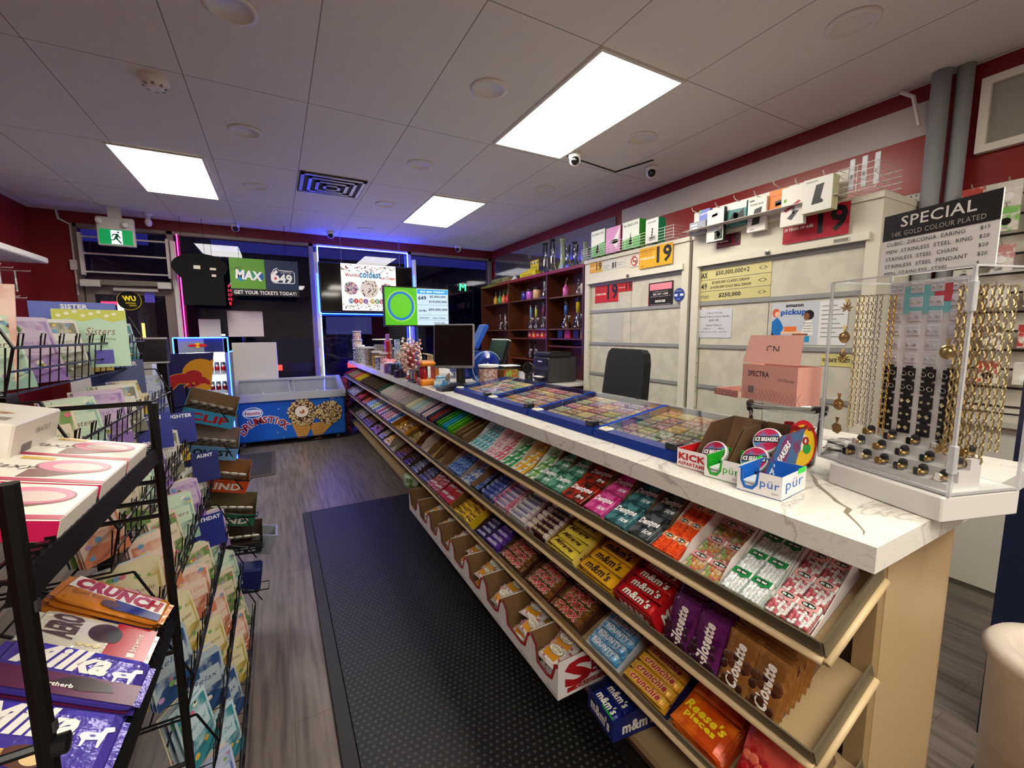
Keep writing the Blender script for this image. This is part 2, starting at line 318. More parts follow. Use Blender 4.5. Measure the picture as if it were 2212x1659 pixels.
# floor mats
m,nt,b=nodemat('rubber_mat'); tc=nt.nodes.new('ShaderNodeTexCoord'); sp=nt.nodes.new('ShaderNodeSeparateXYZ'); nt.links.new(tc.outputs['Object'],sp.inputs[0])
row=mathn(nt,'MULTIPLY',sp.outputs[1],40); half=mathn(nt,'MULTIPLY',mathn(nt,'MODULO',mathn(nt,'FLOOR',mathn(nt,'ADD',row,400)),2),.5)
fx=mathn(nt,'ABSOLUTE',mathn(nt,'SUBTRACT',mathn(nt,'FRACT',mathn(nt,'ADD',mathn(nt,'MULTIPLY',sp.outputs[0],40),half)),.5)); fy=mathn(nt,'ABSOLUTE',mathn(nt,'SUBTRACT',mathn(nt,'FRACT',row),.5))
hole=mathn(nt,'LESS_THAN',mathn(nt,'MAXIMUM',fx,fy),.2); nt.links.new(ramp(nt,hole,[(0,'0d0c0b'),(1,'3c3a36')]),b.inputs['Base Color']); b.inputs['Roughness'].default_value=.5
bp=nt.nodes.new('ShaderNodeBump'); bp.inputs['Distance'].default_value=.006; nt.links.new(hole,bp.inputs['Height']); nt.links.new(bp.outputs[0],b.inputs['Normal'])
t=thing('rubber_mat','long black perforated rubber anti-fatigue mat lying along the counter','floor mat',(.66,1.6,0))
MB().box((.17,-1.2,0),(.985,3.82,.014),m).build('mat_field',t,world=True)
w=MB(); bm_=mat('1a1917',.55)
for a,b in (((.11,-1.26),(.17,3.88)),((.985,-1.26),(1.045,3.88)),((.17,3.82),(.985,3.88)),((.17,-1.26),(.985,-1.2))): w.rbox((*a,0),(*b,.011),bm_,.005)
w.build('mat_border',t,world=True)
w=MB(); w.rbox((-.5,5.15,0),(-.09,6.2,.01),mat('3a3634',.9,0,0,'4a4644',200),.004); w.rbox((-.46,5.2,.01),(-.13,6.15,.013),mat('2c292a',.95),.001); w.build('door_mat',label='small dark ribbed door mat on the floor in front of the freezer',cat='floor mat',world=True)
# ================= WINDOW SIDE =================
# freezer
t=thing('ice_cream_freezer','blue chest ice cream freezer with cone artwork and sliding glass lid below the window','freezer',(.14,6.87,0))
gy=mat('b9bcc2',.35,.2); blu=mat('0a58b8',.35,0,0,'0b66c8',1.2)
w=MB(); w.rbox((-.545,6.55,.07),(.83,6.6,.615),blu,.02); w.box((-.545,6.6,.07),(-.51,7.18,.615),blu); w.box((.795,6.6,.07),(.83,7.18,.615),blu); w.box((-.51,7.14,.07),(.795,7.18,.615),blu); w.box((-.51,6.6,.07),(.795,7.14,.09),blu)
O=V((0,6.548,0)); R,U=FY
def wav(p,n=1): pass
# brand oval, cones, lettering
wh=mat('ffffff',.4); w.disc(-.322,.467,.118,.078,O,R,U,wh); w.disc(-.322,.467,.108,.069,O-Y3*.001,R,U,mat('1668b8',.4)); w.poly([(-.425,.44),(-.425,.5),(-.38,.515),(-.27,.515),(-.225,.495),(-.225,.44),(-.26,.425),(-.39,.425)],O-Y3*.002,R,U,wh)
w.text('Nestle',mat('b3131c',.4),-.325,.468,.045,O-Y3*.003,R,U,w=.17,bold=.02)
for k in range(3): w.rect(-.325-.02,.519,-.325+.02,.523,O-Y3*.003,V((math.cos(k*1.05),0,math.sin(k*1.05))) if 0 else R,U,wh)
let='DRUMSTICK'; pts=[(-.44,.235),(-.40,.295),(-.335,.335),(-.262,.36),(-.185,.368),(-.115,.362),(-.055,.345),(.0,.315),(.05,.27)]
for (x,z),c,k in zip(pts,let,range(9)):
    r_=.75-.19*k
    w.text(c,wh,x,z,.082,O-Y3*.003,R,U,rot=r_,bold=.09); w.text(c,mat('a3121f',.4),x,z,.082,O-Y3*.0045,R,U,rot=r_,bold=.03)
nut=mat('e8d29a',.5,0,0,'6d4a20',55,1,.0,2)
cone=mat('d9a04c',.5)
for cx_,cz_,r_,dx in ((.61,.395,.17,-.16),(.27,.43,.185,-.02)):
    w.poly([(cx_+dx*.9-.0-.13+ .0,cz_-.13),(cx_+dx*.4+.14,cz_-.13),(cx_+dx-.0+.06,.09),(cx_+dx-.06,.09)],O-Y3*.004,R,U,cone)
    dk_=mat('b5792c',.5)
    for q in range(7):
        a0=cx_+dx*.9-.12+q*.033; w.poly([(a0,cz_-.13),(a0+.006,cz_-.13),(a0*.0+cx_+dx-.05+q*.016+.004,.09),(cx_+dx-.05+q*.016,.09)],O-Y3*.005,R,U,dk_)
    for q in range(6): zz=cz_-.16-q*.04; w.rect(cx_+dx-.1+q*.01,zz,cx_+dx+.11-q*.012,zz+.006,O-Y3*.005,R,U,dk_)
    w.disc(cx_,cz_,r_,r_*.98,O-Y3*.006,R,U,mat('4c2e14',.5))
    random.seed(int(cx_*100))
    for q in range(230):
        a=random.random()*6.28; rr=r_*math.sqrt(random.random())*1.0
        if cx_<.4 and rr<.085: continue
        w.disc(0,0,.011+random.random()*.005,.009+random.random()*.003,O+X3*(cx_+rr*math.cos(a))+Z3*(cz_+rr*math.sin(a))-Y3*(.0068+q*.00001),V((math.cos(a*3),0,math.sin(a*3))),V((-math.sin(a*3),0,math.cos(a*3))),mat(random.choice(['dcc288','c8a460','e6d29c']),.5),0,6)
w.disc(.26,.44,.085,.08,O-Y3*.011,R,U,mat('f6e8d2',.5)); w.disc(.265,.44,.032,.03,O-Y3*.012,R,U,mat('b4661e',.5)); w.disc(.255,.455,.014,.02,O-Y3*.013,R,U,mat('f6e8d2',.5))
sp_=mat('d8ecff',.4)
for sx,sz,ss in ((-.5,.54,.03),(-.02,.5,.02),(.02,.1,.018),(.4,.17,.02),(.75,.6,.02),(-.05,.18,.02)):
    w.poly([(sx-ss,sz),(sx,sz+ss*.12),(sx+ss,sz),(sx,sz-ss*.12)],O-Y3*.003,R,U,sp_); w.poly([(sx,sz-ss),(sx+ss*.12,sz),(sx,sz+ss),(sx-ss*.12,sz)],O-Y3*.0035,R,U,sp_)
w.rect(.63,.59,.69,.6,O-Y3*.003,R,U,mat('cfd4da',.4))
w.build('body',t,world=True)
w=MB()  # rim with sloping lid
def prism_x(w,x0,x1,prof,m): n=len(prof); w.add([(x0,y,z) for y,z in prof]+[(x1,y,z) for y,z in prof],[tuple(range(n))[::-1],tuple(range(n,2*n))]+[(i,(i+1)%n,n+(i+1)%n,n+i) for i in range(n)],m)
prism_x(w,-.555,-.5,[(6.54,.615),(6.53,.66),(6.55,.715),(7.18,.87),(7.2,.84),(7.2,.615)],gy); prism_x(w,.79,.845,[(6.54,.615),(6.53,.66),(6.55,.715),(7.18,.87),(7.2,.84),(7.2,.615)],gy)
w.box((-.5,6.53,.615),(.79,6.57,.715),gy); w.box((-.5,7.14,.615),(.79,7.2,.865),gy); w.build('lid_frame',t,world=True)
w=MB(); w.box((-.5,6.6,.3),(.79,7.12,.32),mat('9aa0a8',.5)); 
for x in (-.2,.15,.5): w.box((x,6.58,.32),(x+.01,7.12,.68),mat('dfe4ea',.4))
w.build('inner_liner',t,world=True)
for x0,x1,dz in ((-.5,.2,.0),(.12,.79,-.012)):
    w=MB(); w.poly([(x0,6.57),(x1,6.57),(x1,7.15),(x0,7.15)],(0,0,0),X3,Y3,clear('acrylic',(.96,.98,1,1),.12)); 
    w.v=[V((v.x,v.y,.70+dz+(v.y-6.57)*.27)) for v in w.v]
    for a,b in (((x0,6.6),(x1,6.6)),((x0,7.12),(x1,7.12)),((x0+.01,6.6),(x0+.01,7.12)),((x1-.01,6.6),(x1-.01,7.12))):
        w.tube([(a[0],a[1],.705+dz+(a[1]-6.57)*.27),(b[0],b[1],.705+dz+(b[1]-6.57)*.27)],.006,gy,4)
    w.build('glass_lid',t,world=True)
for x in (-.45,.72): MB().lathe([(.03,-.02),(.03,.02)],(x,6.62,.03),mat('555a60',.4),12,ax=(1,0,0)).build('caster',t,world=True)
random.seed(3)
for k in range(14):
    x=-.42+k*.09; h=random.choice(['dfe6ee','2a62b8','8a5a3a','f2f2f2','c03038']); MB().rbox((x,6.7+random.random()*.1,.32),(x+.06,6.95,.45+random.random()*.08),mat(h,.4)).build('frozen_treat',label='wrapped frozen treat inside the blue chest freezer',cat='frozen treat',group='frozen treats in the chest freezer',world=True)
# energy drink fridge
t=thing('drinks_fridge','slim drinks fridge with blue lit edges full of cans at left of the freezer','fridge',(-.75,6.3,0))
w=MB(); dkb=mat('141a3a',.4)
w.box((-1.0,6.02,0),(-.96,6.5,1.47),dkb);w.box((-.53,6.02,0),(-.49,6.5,1.47),mat('6a6e78',.4));w.box((-1.0,6.46,0),(-.49,6.5,1.47),dkb);w.box((-1.0,6.02,1.3),(-.49,6.5,1.47),mat('8a90a0',.35));w.box((-1.0,6.02,0),(-.49,6.5,.12),dkb)
w.rect(-.72,1.31,-.54,1.46,(0,6.018,0),*FY,mat('1c2a6c',.4))
w.disc(-.78,1.385,.03,.028,(0,6.017,0),*FY,mat('f5c400',.4))
bull=[(-.07,.01),(-.055,.03),(-.03,.035),(.0,.025),(.02,.0),(.005,-.012),(-.012,-.018),(-.03,-.015),(-.05,-.02),(-.06,-.01)]
for s_ in (-1,1): w.poly([(s_*(x+.075)-.78+0*s_,1.38+y) for x,y in [(q[0]-.0,q[1]*.6) for q in bull]][::s_ or 1],(0,6.0165,0),*FY,mat('d4142a',.4))
w.build('cabinet',t,world=True)
for z in (.35,.58,.81,1.04): MB().box((-.96,6.04,z),(-.53,6.4,z+.012),mat('d8dce6',.4)).build('shelf',t,world=True)
w=MB()
for a,b in (((-1.0,6.01,.02),(-1.0,6.01,1.47)),((-.49,6.01,.02),(-.49,6.01,1.47)),((-1.0,6.01,1.47),(-.49,6.01,1.47)),((-.49,6.01,1.3),(-.49,6.49,1.3))): w.tube([a,b],.007,mat('2040ff',.4,0,9),6)
w.build('edge_light',t,world=True)
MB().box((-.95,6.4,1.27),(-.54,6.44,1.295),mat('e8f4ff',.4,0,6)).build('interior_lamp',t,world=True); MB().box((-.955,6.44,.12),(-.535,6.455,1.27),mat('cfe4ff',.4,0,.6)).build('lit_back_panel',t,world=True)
can=None
def cylcan(c1,c2):
    w=MB(); w.lathe([(.022,0),(.027,.006),(.027,.10)],(0,0,0),mat(c1,.25,.5),10); w.lathe([(.0272,.03),(.0272,.08)],(0,0,0),mat(c2,.25,.5),10); w.lathe([(.027,.10),(.022,.128),(.022,.132),(0,.130)],(0,0,0),mat('c9ced6',.2,.9),10); 
    return w
for zi,z in enumerate((.362,.592,.822,1.052)):
    for k in range(7):
        w=cylcan(*(('2b4aa8','d8dce4') if k<4 else ('c8ccd6','d01c2c') if zi%2 else ('e8eaf0','8a1428'))); n='slim drink can on the lit fridge shelves'
        w.build('drink_can',label='slim drink can, %s, on fridge shelf %s from the bottom'%('blue and silver' if k<4 else 'silver and red',['lowest','second','third','top'][zi]),cat='drink can',group='cans on fridge shelf %s %s'%('left' if k<4 else 'right',['one','two','three','four'][zi]),loc=(-.925+k*.06,6.12,z),smooth=True)
# bull board sign
t=thing('bull_sign','dark blue tapering board sign with a red bull and yellow sun, left of the freezer','sign',(-.66,4.53,.3))
w=MB(); w.poly([(-.86,1.345),(-.475,1.35),(-.51,1.15),(-.56,1.0),(-.6,.3),(-.78,.3),(-.82,1.0)],(0,4.5,0),*FY,mat('0e1a66',.4),.02)
O=V((0,4.498,0)); w.poly([(-.478,1.3)]+[(-.575+.135*math.cos(a),1.16+.14*math.sin(a)) for a in [1.0+i*.28 for i in range(14)]]+[(-.515,1.03)],O,*FY,mat('f2a81d',.4))
def bullp(g,dy,c):
    c_=mat(c,.4); P=lambda pts: w.poly([(x,z) for x,z in pts],O-Y3*dy,*FY,c_)
    w.disc(-.70,1.135,.105+g,.042+g,O-Y3*dy,*FY,c_); w.disc(-.63,1.155,.06+g,.05+g,O-Y3*dy*1.02,*FY,c_); w.disc(-.575,1.115,.034+g,.03+g,O-Y3*dy*1.04,*FY,c_)
    def limb(pts,r):
        for (a,b),(c,d) in zip(pts,pts[1:]):
            L=math.hypot(c-a,d-b); nx,nz=-(d-b)/L*r,(c-a)/L*r; w.poly([(a+nx,b+nz),(a-nx,b-nz),(c-nx,d-nz),(c+nx,d+nz)],O-Y3*dy*1.06,*FY,c_); w.disc(c,d,r,r,O-Y3*dy*1.08,*FY,c_,0,10)
    limb([(-.79,1.14),(-.835,1.12),(-.825,1.16),(-.85,1.18)],.005+g); limb([(-.77,1.12),(-.80,1.085),(-.845,1.055)],.014+g); limb([(-.74,1.11),(-.775,1.07),(-.80,1.045)],.012+g); limb([(-.63,1.12),(-.60,1.085),(-.64,1.07)],.011+g); limb([(-.66,1.12),(-.65,1.075),(-.69,1.065)],.011+g); limb([(-.56,1.11),(-.53,1.085)],.013+g); limb([(-.555,1.135),(-.525,1.105)],.005+g)
bullp(.005,.001,'f3b23a'); bullp(0,.003,'c0182a')
w.build('board',t,world=True)
w=MB(); w.box((-.75,4.5,0),(-.63,4.9,.02),dkb); w.box((-.7,4.5,.02),(-.68,4.53,.3),dkb); w.build('stand_foot',t,world=True)
# white boards and panels against the window
w=MB(); w.rbox((-.60,7.21,.0),(.01,7.26,1.39),mat('cfc9c4',.45),.008); w.build('white_board',label='tall plain white board standing between the drinks fridge and chest freezer',cat='board',world=True)
w=MB(); w.box((-.577,7.31,1.475),(-.142,7.3295,1.83),mat('dccfcb',.6)); w.box((-.577,7.305,1.825),(-.142,7.3295,1.84),mat('c9a8a8',.6)); w.build('poster_back',label='larger blank cream panel leaning on the window glass',cat='panel',world=True)
w=MB(); w.box((-.915,7.31,1.40),(-.665,7.3295,1.72),mat('d6d4d6',.6)); w.build('poster_back',label='smaller blank white panel left of the cream panel on the window',cat='panel',world=True)
# black hanging figure sign
t=thing('hanging_board','black hanging cut-out board seen from behind with three small white stickers','sign',(-.8,6.95,1.85)); k_=mat('070608',.95)
w=MB(); w.poly([(-1.0,1.89),(-.55,1.89),(-.55,2.25)]+[(-.80+.30*math.cos(a),2.38+.17*math.sin(a)) for a in [-.6+i*.25 for i in range(18)]]+[(-1.0,2.22)],(0,6.93,0),*FY,k_,.02)
for x,z,a,b in ((-.83,2.365,.06,.03),(-.66,2.355,.055,.018),(-.655,2.27,.04,.02)): w.rect(x-a/2*1.2,z-b/2,x+a/2*1.2,z+b,(0,6.928,0),*FY,mat('e8dfcf',.5))
w.build('board',t,world=True)
w=MB(); 
for x in (-.97,-.74): w.tube([(x,6.94,2.45),(x,6.94,3.0)],.003,k_,4)
w.build('hanging_wire',t,world=True)
# lottery sign
t=thing('lottery_sign','green and navy hanging lottery sign reading get your tickets today','sign',(-.065,6.9,2.03))
w=MB(); w.rect(-.475,2.03,.34,2.52,(0,6.9,0),*FY,mat('101318',.4),.015); O=V((0,6.898,0)); w.rect(-.475,2.12,-.07,2.52,O,*FY,mat('5e9c2c',.5)); w.rect(-.07,2.12,.34,2.52,O,*FY,mat('16294e',.5))
w.disc(-.35,2.29,.06,.07,O-Y3*.001,*FY,mat('1d86b8',.5));w.disc(-.22,2.3,.05,.05,O-Y3*.0012,*FY,mat('2f9a6a',.5));w.disc(-.13,2.29,.045,.055,O-Y3*.0014,*FY,mat('1c62a8',.5))
w.text('Lotto',mat('1c4a18',.5),-.40,2.39,.035,O-Y3*.003,*FY,rot=.25); w.text('MAX',wh,-.26,2.3,.11,O-Y3*.003,*FY,w=.29,bold=.05,rot=-.08)
w.poly([(-.0,2.25),(.03,2.21),(.28,2.21),(.295,2.24),(.295,2.36),(.27,2.385),(.1,2.39),(.08,2.42),(.04,2.4),(.0,2.33)],O-Y3*.001,*FY,wh); w.poly([(.01,2.25),(.035,2.22),(.275,2.22),(.287,2.24),(.287,2.36),(.27,2.377),(.1,2.38),(.08,2.41),(.045,2.39),(.01,2.33)],O-Y3*.002,*FY,mat('16294e',.5))
w.text('6',wh,.055,2.305,.15,O-Y3*.003,*FY,w=.085,bold=.05); w.text('49',wh,.18,2.275,.11,O-Y3*.003,*FY,w=.15,bold=.04); w.text('LOTTO',wh,.19,2.36,.024,O-Y3*.003,*FY,w=.13)
w.disc(.055,2.275,.016,.018,O-Y3*.004,*FY,mat('d01c2c',.5)); w.text('GET YOUR TICKETS TODAY!',wh,-.07,2.072,.045,O-Y3*.003,*FY,w=.74,bold=.02); w.build('board',t,world=True)
w=MB()
for x in (-.36,.2): w.tube([(x,6.91,2.52),(x,6.91,3.0)],.003,k_,4)
w.build('hanging_wire',t,world=True)
# television with poster
t=thing('television','black hanging television with an ice cream poster stuck on its screen','television',(1.33,7.1,1.83))
w=MB(); w.rbox((.62,7.06,1.83),(2.03,7.11,2.575),mat('0c0c0f',.25),.01); w.rect(.64,1.85,2.01,2.56,(0,7.058,0),*FY,mat('050507',.06)); w.build('screen',t,world=True)
w=MB(); 
for a,b in (((.6,7.05,1.82),(.6,7.05,2.4)),((.6,7.05,1.81),(2.05,7.05,1.81)),((2.05,7.05,1.81),(2.05,7.05,2.45))): w.tube([a,b],.007,mat('2450ff',.4,0,8),6)
w.build('blue_edge_light',t,world=True)
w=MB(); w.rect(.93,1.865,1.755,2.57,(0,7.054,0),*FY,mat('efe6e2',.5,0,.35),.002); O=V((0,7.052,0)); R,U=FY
w.text("World's",mat('c62a3a',.5),1.09,2.4,.05,O,R,U,w=.2,bold=.03); w.text('coldest',mat('3a9ac8',.5),1.36,2.42,.1,O,R,U,w=.32,bold=.05); w.text('Ice Cream',mat('c62a3a',.5),1.63,2.38,.05,O,R,U,w=.22,bold=.03)
random.seed(5)
for cx_,cz_,r_ in ((1.34,2.2,.14),(1.07,2.2,.1),(1.6,2.2,.1)):
    w.disc(cx_,cz_,r_,r_,O+Y3*.0005,R,U,mat('f6efe4' if r_>.12 else 'e6c8d0',.5))
    for q in range(55): a=random.random()*6.3; rr=r_*math.sqrt(random.random()); w.disc(cx_+rr*math.cos(a),cz_+rr*math.sin(a),.012,.012,O-Y3*.0005*(q%5),R,U,mat(random.choice(['5a4a40','d8ccb0','efe6d2','2a2420'] if r_>.12 else ['c04860','50a070','8050a0','e8e0e0']),.5),0,7)
for q in range(120):
    x=.94+random.random()*.8; z=1.88+random.random()*.07*(1+random.random()) if q%2 else 2.55-random.random()*.06*(1+random.random()); w.disc(x,z,.011,.009,O-Y3*.0004,R,U,mat(random.choice(['b83a4a','5a9a4a','c88a9a','3a7a4a']),.5),0,6)
for k,c in enumerate('MINIMELTS'):
    x=1.06+k*.072+(.03 if k>3 else 0); w.disc(x,2.01,.036,.04,O-Y3*.001,R,U,mat(['3a8ac8','d04858','e08030','8a5ab0','d8b030','50a060','c84878','3a8ac8','e08030'][k],.5)); w.text(c,wh,x,2.01,.04,O-Y3*.002,R,U,bold=.03)
w.build('ice_cream_poster',t,world=True)
w=MB()
for x in (.95,1.83): w.tube([(x,7.09,2.57),(x,7.09,3.0)],.004,mat('a8a4a0',.3,.8),5)
w.build('hanging_chain',t,world=True)
# door stickers
w=MB(); O=V((0,7.296,0)); w.disc(-1.62,1.95,.125,.125,O,*FY,mat('e8d23a',.4)); w.disc(-1.62,1.95,.118,.118,O-Y3*.001,*FY,mat('0c0c0c',.4)); w.text('WU',mat('f4d81c',.4,0,.2),-1.62,1.975,.06,O-Y3*.002,*FY,w=.13,bold=.06,shear=-.2); w.text('WESTERN',mat('f4d81c',.4,0,.2),-1.61,1.915,.02,O-Y3*.002,*FY,w=.1); w.text('UNION',mat('f4d81c',.4,0,.2),-1.59,1.885,.02,O-Y3*.002,*FY,w=.07)
w.build('door_sticker',label='round black and yellow sticker on the door glass',cat='sticker',world=True)
w=MB(); w.rect(-1.46,1.93,-1.36,2.05,(0,7.29,0),*FY,mat('5a4ec0',.5,0,.2),.001)
for k in range(5): w.rect(-1.45,1.94+k*.022,-1.37,1.948+k*.022,(0,7.288,0),*FY,mat('2a2468',.5))
w.build('notice',label='small violet notice taped to the door glass',cat='notice',world=True)
# ---------- outside night ----------
struct(MB().box((-14,7.45,-.12),(16,30,-.02),mat('0c0c12',.6)),'floor_outside')
w=MB(); w.box((-3.0,16,0),(-1.9,20,5),mat('1a1416',.8)); 
t=thing('neighbour_building','dark building across the street with lit entrance','building',(-2,16,0)); w.box((-9,17,0),(12,22,4.2),mat('14131c',.8)); w.build('wall',t,world=True)
for x,z,a,b,h,e in ((-3.75,1.45,.12,1.6,'fff2dc',5),(-4.1,1.3,.06,.5,'ffb040',3),(-3.3,1.3,.06,.5,'ffb040',3),(-3.9,2.1,.5,.08,'ff1828',6),(2.3,1.5,1.5,.6,'2a2a48',1),(-1.5,1.2,.3,.05,'ffe8b0',3)): MB().box((x-a/2,15.96,z-b/2+.3),(x+a/2,16,z+b/2+.3),mat(h,.5,0,e)).build('lit_opening',t,world=True)
for x,h in ((.8,'c01818'),(4.6,'1a1c28')):
    t=thing('parked_car','dark parked car outside the window, %s tail lights on'%('one with red' if x<1 else 'another without'),'car',(x,12,0))
    w=MB(); prism_x(w,x-.9,x+.9,[(11,.3),(11,.85),(11.7,.95),(12.3,1.4),(13.8,1.4),(14.6,.95),(15.2,.9),(15.2,.3)],mat('10121c',.2)); w.build('car_body',t,world=True)
    for s_ in (-1,1):
        MB().box((x+s_*.8-.1,10.97,.7),(x+s_*.8+.1,11,.82),mat('ff2a18',.4,0,4 if x<1 else .4)).build('tail_light',t,world=True)
        for y in (11.8,14.3): MB().lathe([(.3,-.1),(.3,.1)],(x+s_*.85,y,.3),mat(BLK,.6),16,ax=(1,0,0)).build('wheel',t,world=True,smooth=False)
w=MB(); w.text('M',mat('20ff50',.4,0,5),3.02,2.33,.12,(0,7.32,0),*FY,w=.12,bold=-.0); w.build('letter_sign',label='green glowing letter M in the right window',cat='sign',world=True)
w=MB(); w.tube([(-.48+.13*math.cos(a),7.25,2.32+.13*math.sin(a)) for a in [-1.6+i*.2 for i in range(12)]],.009,mat('28ff60',.4,0,7),6); w.build('neon_ring',label='green curved neon tube behind the lottery sign',cat='neon sign',world=True)
w=MB(); w.tube([(-.48+.09*math.cos(a),7.26,2.38+.08*math.sin(a)) for a in [-1.2+i*.25 for i in range(9)]],.011,mat('ff2848',.4,0,6),6); w.build('neon_ring',label='red curved neon tube beside the black hanging board',cat='neon sign',world=True)
w=MB()
for k,c in enumerate('PHONE'): w.text(c,mat('ff2848',.4,0,1.2),-.52,2.18-k*.06,.04,(0,7.27,0),*FY)
w.build('phone_sign',label='small vertical red lettered sign right of the black hanging board',cat='sign',world=True)
# ================= COUNTER =================
def marble():
    m,nt,b=nodemat('marble_laminate'); tc=nt.nodes.new('ShaderNodeTexCoord'); n=nt.nodes.new('ShaderNodeTexNoise'); n.inputs['Scale'].default_value=2.2; n.inputs['Detail'].default_value=8; n.inputs['Distortion'].default_value=1.2; nt.links.new(tc.outputs['Object'],n.inputs['Vector'])
    v=mathn(nt,'ABSOLUTE',mathn(nt,'SUBTRACT',n.outputs[0],.5)); n2=nt.nodes.new('ShaderNodeTexNoise'); n2.inputs['Scale'].default_value=9; n2.inputs['Detail'].default_value=10; n2.inputs['Distortion'].default_value=2; nt.links.new(tc.outputs['Object'],n2.inputs['Vector'])
    v2=mathn(nt,'ABSOLUTE',mathn(nt,'SUBTRACT',n2.outputs[0],.5))
    a=ramp(nt,v,[(0,'b9b3aa'),(.004,'d8d4cb'),(.012,'e9e6de')]); c=ramp(nt,v2,[(0,'b9b5ae'),(.01,'ffffff')]); mx=nt.nodes.new('ShaderNodeMix'); mx.data_type='RGBA'; mx.blend_type='MULTIPLY'; mx.inputs[0].default_value=.35
    nt.links.new(a,mx.inputs[6]); nt.links.new(c,mx.inputs[7]); nt.links.new(mx.outputs[2],b.inputs['Base Color']); b.inputs['Roughness'].default_value=.22; return m
mb_=marble()
w=MB(); w.poly([(.955,.335),(1.97,.335),(1.97,.95),(1.72,.95),(1.72,6.93),(.955,6.93)],(0,0,1.1),X3,Y3,mb_,.052)
random.seed(11); x,y=1.30,.62; P=[(x,y)]   # crack-like brown vein across the near end
for k in range(11): x-=.028+random.uniform(-.012,.012); y-=.022+random.uniform(-.016,.016); P.append((x,max(y,.34)))
wd=[.002,.005,.006,.009,.007,.006,.008,.006,.005,.003,.002,.001]
w.poly([(a,b+d) for (a,b),d in zip(P,wd)]+[(a,b-d) for (a,b),d in list(zip(P,wd))[::-1]],(0,0,1.1003),X3,Y3,mat('8d8170',.3))
w.build('countertop',label='long white grey-veined marble look countertop along the candy counter',cat='countertop',world=True)
TAN='b49a72'; t=thing('display_counter','tan serving counter with three sloping metal candy trays facing the aisle','counter',(1.3,3.6,0)); ctr=t
w=MB(); out=[(1.15,.38),(1.52,.38)]+[(1.52+.09*math.sin(a),.47-.09*math.cos(a)) for a in (.3,.6,.9,1.2,1.57)]+[(1.61,6.9),(1.15,6.9)]
w.poly(out,(0,0,1.047),X3,Y3,mat(TAN,.45),1.047); w.build('counter_body',t,world=True)
MB().box((1.135,.425,.0),(1.15,6.9,1.046),mat('3a281b',.6)).build('back_panel',t,world=True)
MB().box((1.05,.34,.0),(1.15,.378,1.046),mat('a58c66',.5)).build('end_post',t,world=True) if False else None
MB().box((1.12,.382,.0),(1.15,.42,1.046),mat('9a8158',.5)).build('end_post',t,world=True)
TH=math.atan2(.106,.236); EX=V((0,-1,0)); EY=V((math.cos(TH),0,math.sin(TH))); EZ=V((-math.sin(TH),0,math.cos(TH))); ROT=rotm(EX,EY,EZ)
TZ=[.868,.633,.395]
olive=mat('6f6650',.38,.35); strip=mat('cdb48a',.45); wood=mat('a08762',.5)
for k,z in enumerate(TZ):
    F=V((.9,0,z)); LN=.245
    w=MB(); w.add([F+Y3*.385,F+Y3*.385+EY*LN,F+Y3*6.9+EY*LN,F+Y3*6.9,F+Y3*.385-EZ*.008,F+Y3*.385+EY*LN-EZ*.008,F+Y3*6.9+EY*LN-EZ*.008,F+Y3*6.9-EZ*.008],[(0,1,2,3),(4,7,6,5),(0,4,5,1),(2,6,7,3)],wood)
    tr=w.build('tray',t,world=True)
    def lip(a,b,m,h0,h1,thk,nrm):
        w=MB(); q=[a+EZ*h0,b+EZ*h0,b+EZ*h1,a+EZ*h1]; w.add(q+[p+nrm*thk for p in q],[(0,1,2,3),(7,6,5,4),(0,4,5,1),(1,5,6,2),(2,6,7,3),(3,7,4,0)],m); return w
    a=F+Y3*.38; b=F+Y3*6.9
    lip(a,b,olive,.006,.046,.004,-EY).build('metal_lip',tr,world=True)
    w=MB(); w.tube([a-EY*.006-EZ*.004,b-EY*.006-EZ*.004],.0095,strip,8); w.build('wood_edge',tr,world=True,smooth=True)
    lip(a,a+EY*LN,olive,.0,.042,.004,-Y3).build('end_lip',tr,world=True); w=MB(); w.tube([a-EY*.006-EZ*.006-Y3*.006,a+EY*LN-EZ*.006-Y3*.006],.008,strip,8); w.build('end_edge',tr,world=True,smooth=True)
w=MB(); w.box((.94,.42,.175),(1.135,6.9,.2),mat('a8906a',.5)); w.box((1.05,.42,.0),(1.07,6.9,.175),mat('8d7757',.5)); w.build('base_shelf',t,world=True)
# price strips on the rails
w=MB(); w.M=None; F=V((.9,0,TZ[0]))
w.rect(0,-.004,.42,.042,F+Y3*3.95-EY*.0055+EZ*.006,EX,EZ,mat('d8c68e',.5),.001); w.text('4.99  1.99',mat(BLK,.5),.21,.02,.03,F+Y3*3.95-EY*.006+EZ*.006,EX,EZ,w=.36); w.build('price_strip',label='cream price strip with black digits clipped to the top candy rail',cat='price strip',world=True)
w=MB(); F=V((.9,0,TZ[2])); w.rect(0,-.004,.9,.03,F+Y3*2.0-EY*.0055+EZ*.006,EX,EZ,mat('b58a3a',.4),.001)
for q in range(7): w.text('2 / $5.00',mat('7a1418',.5),.07+q*.125,.014,.016,F+Y3*2.0-EY*.006+EZ*.006,EX,EZ)
w.build('price_strip',label='gold price strip with red lettering clipped to the lowest candy rail',cat='price strip',world=True)
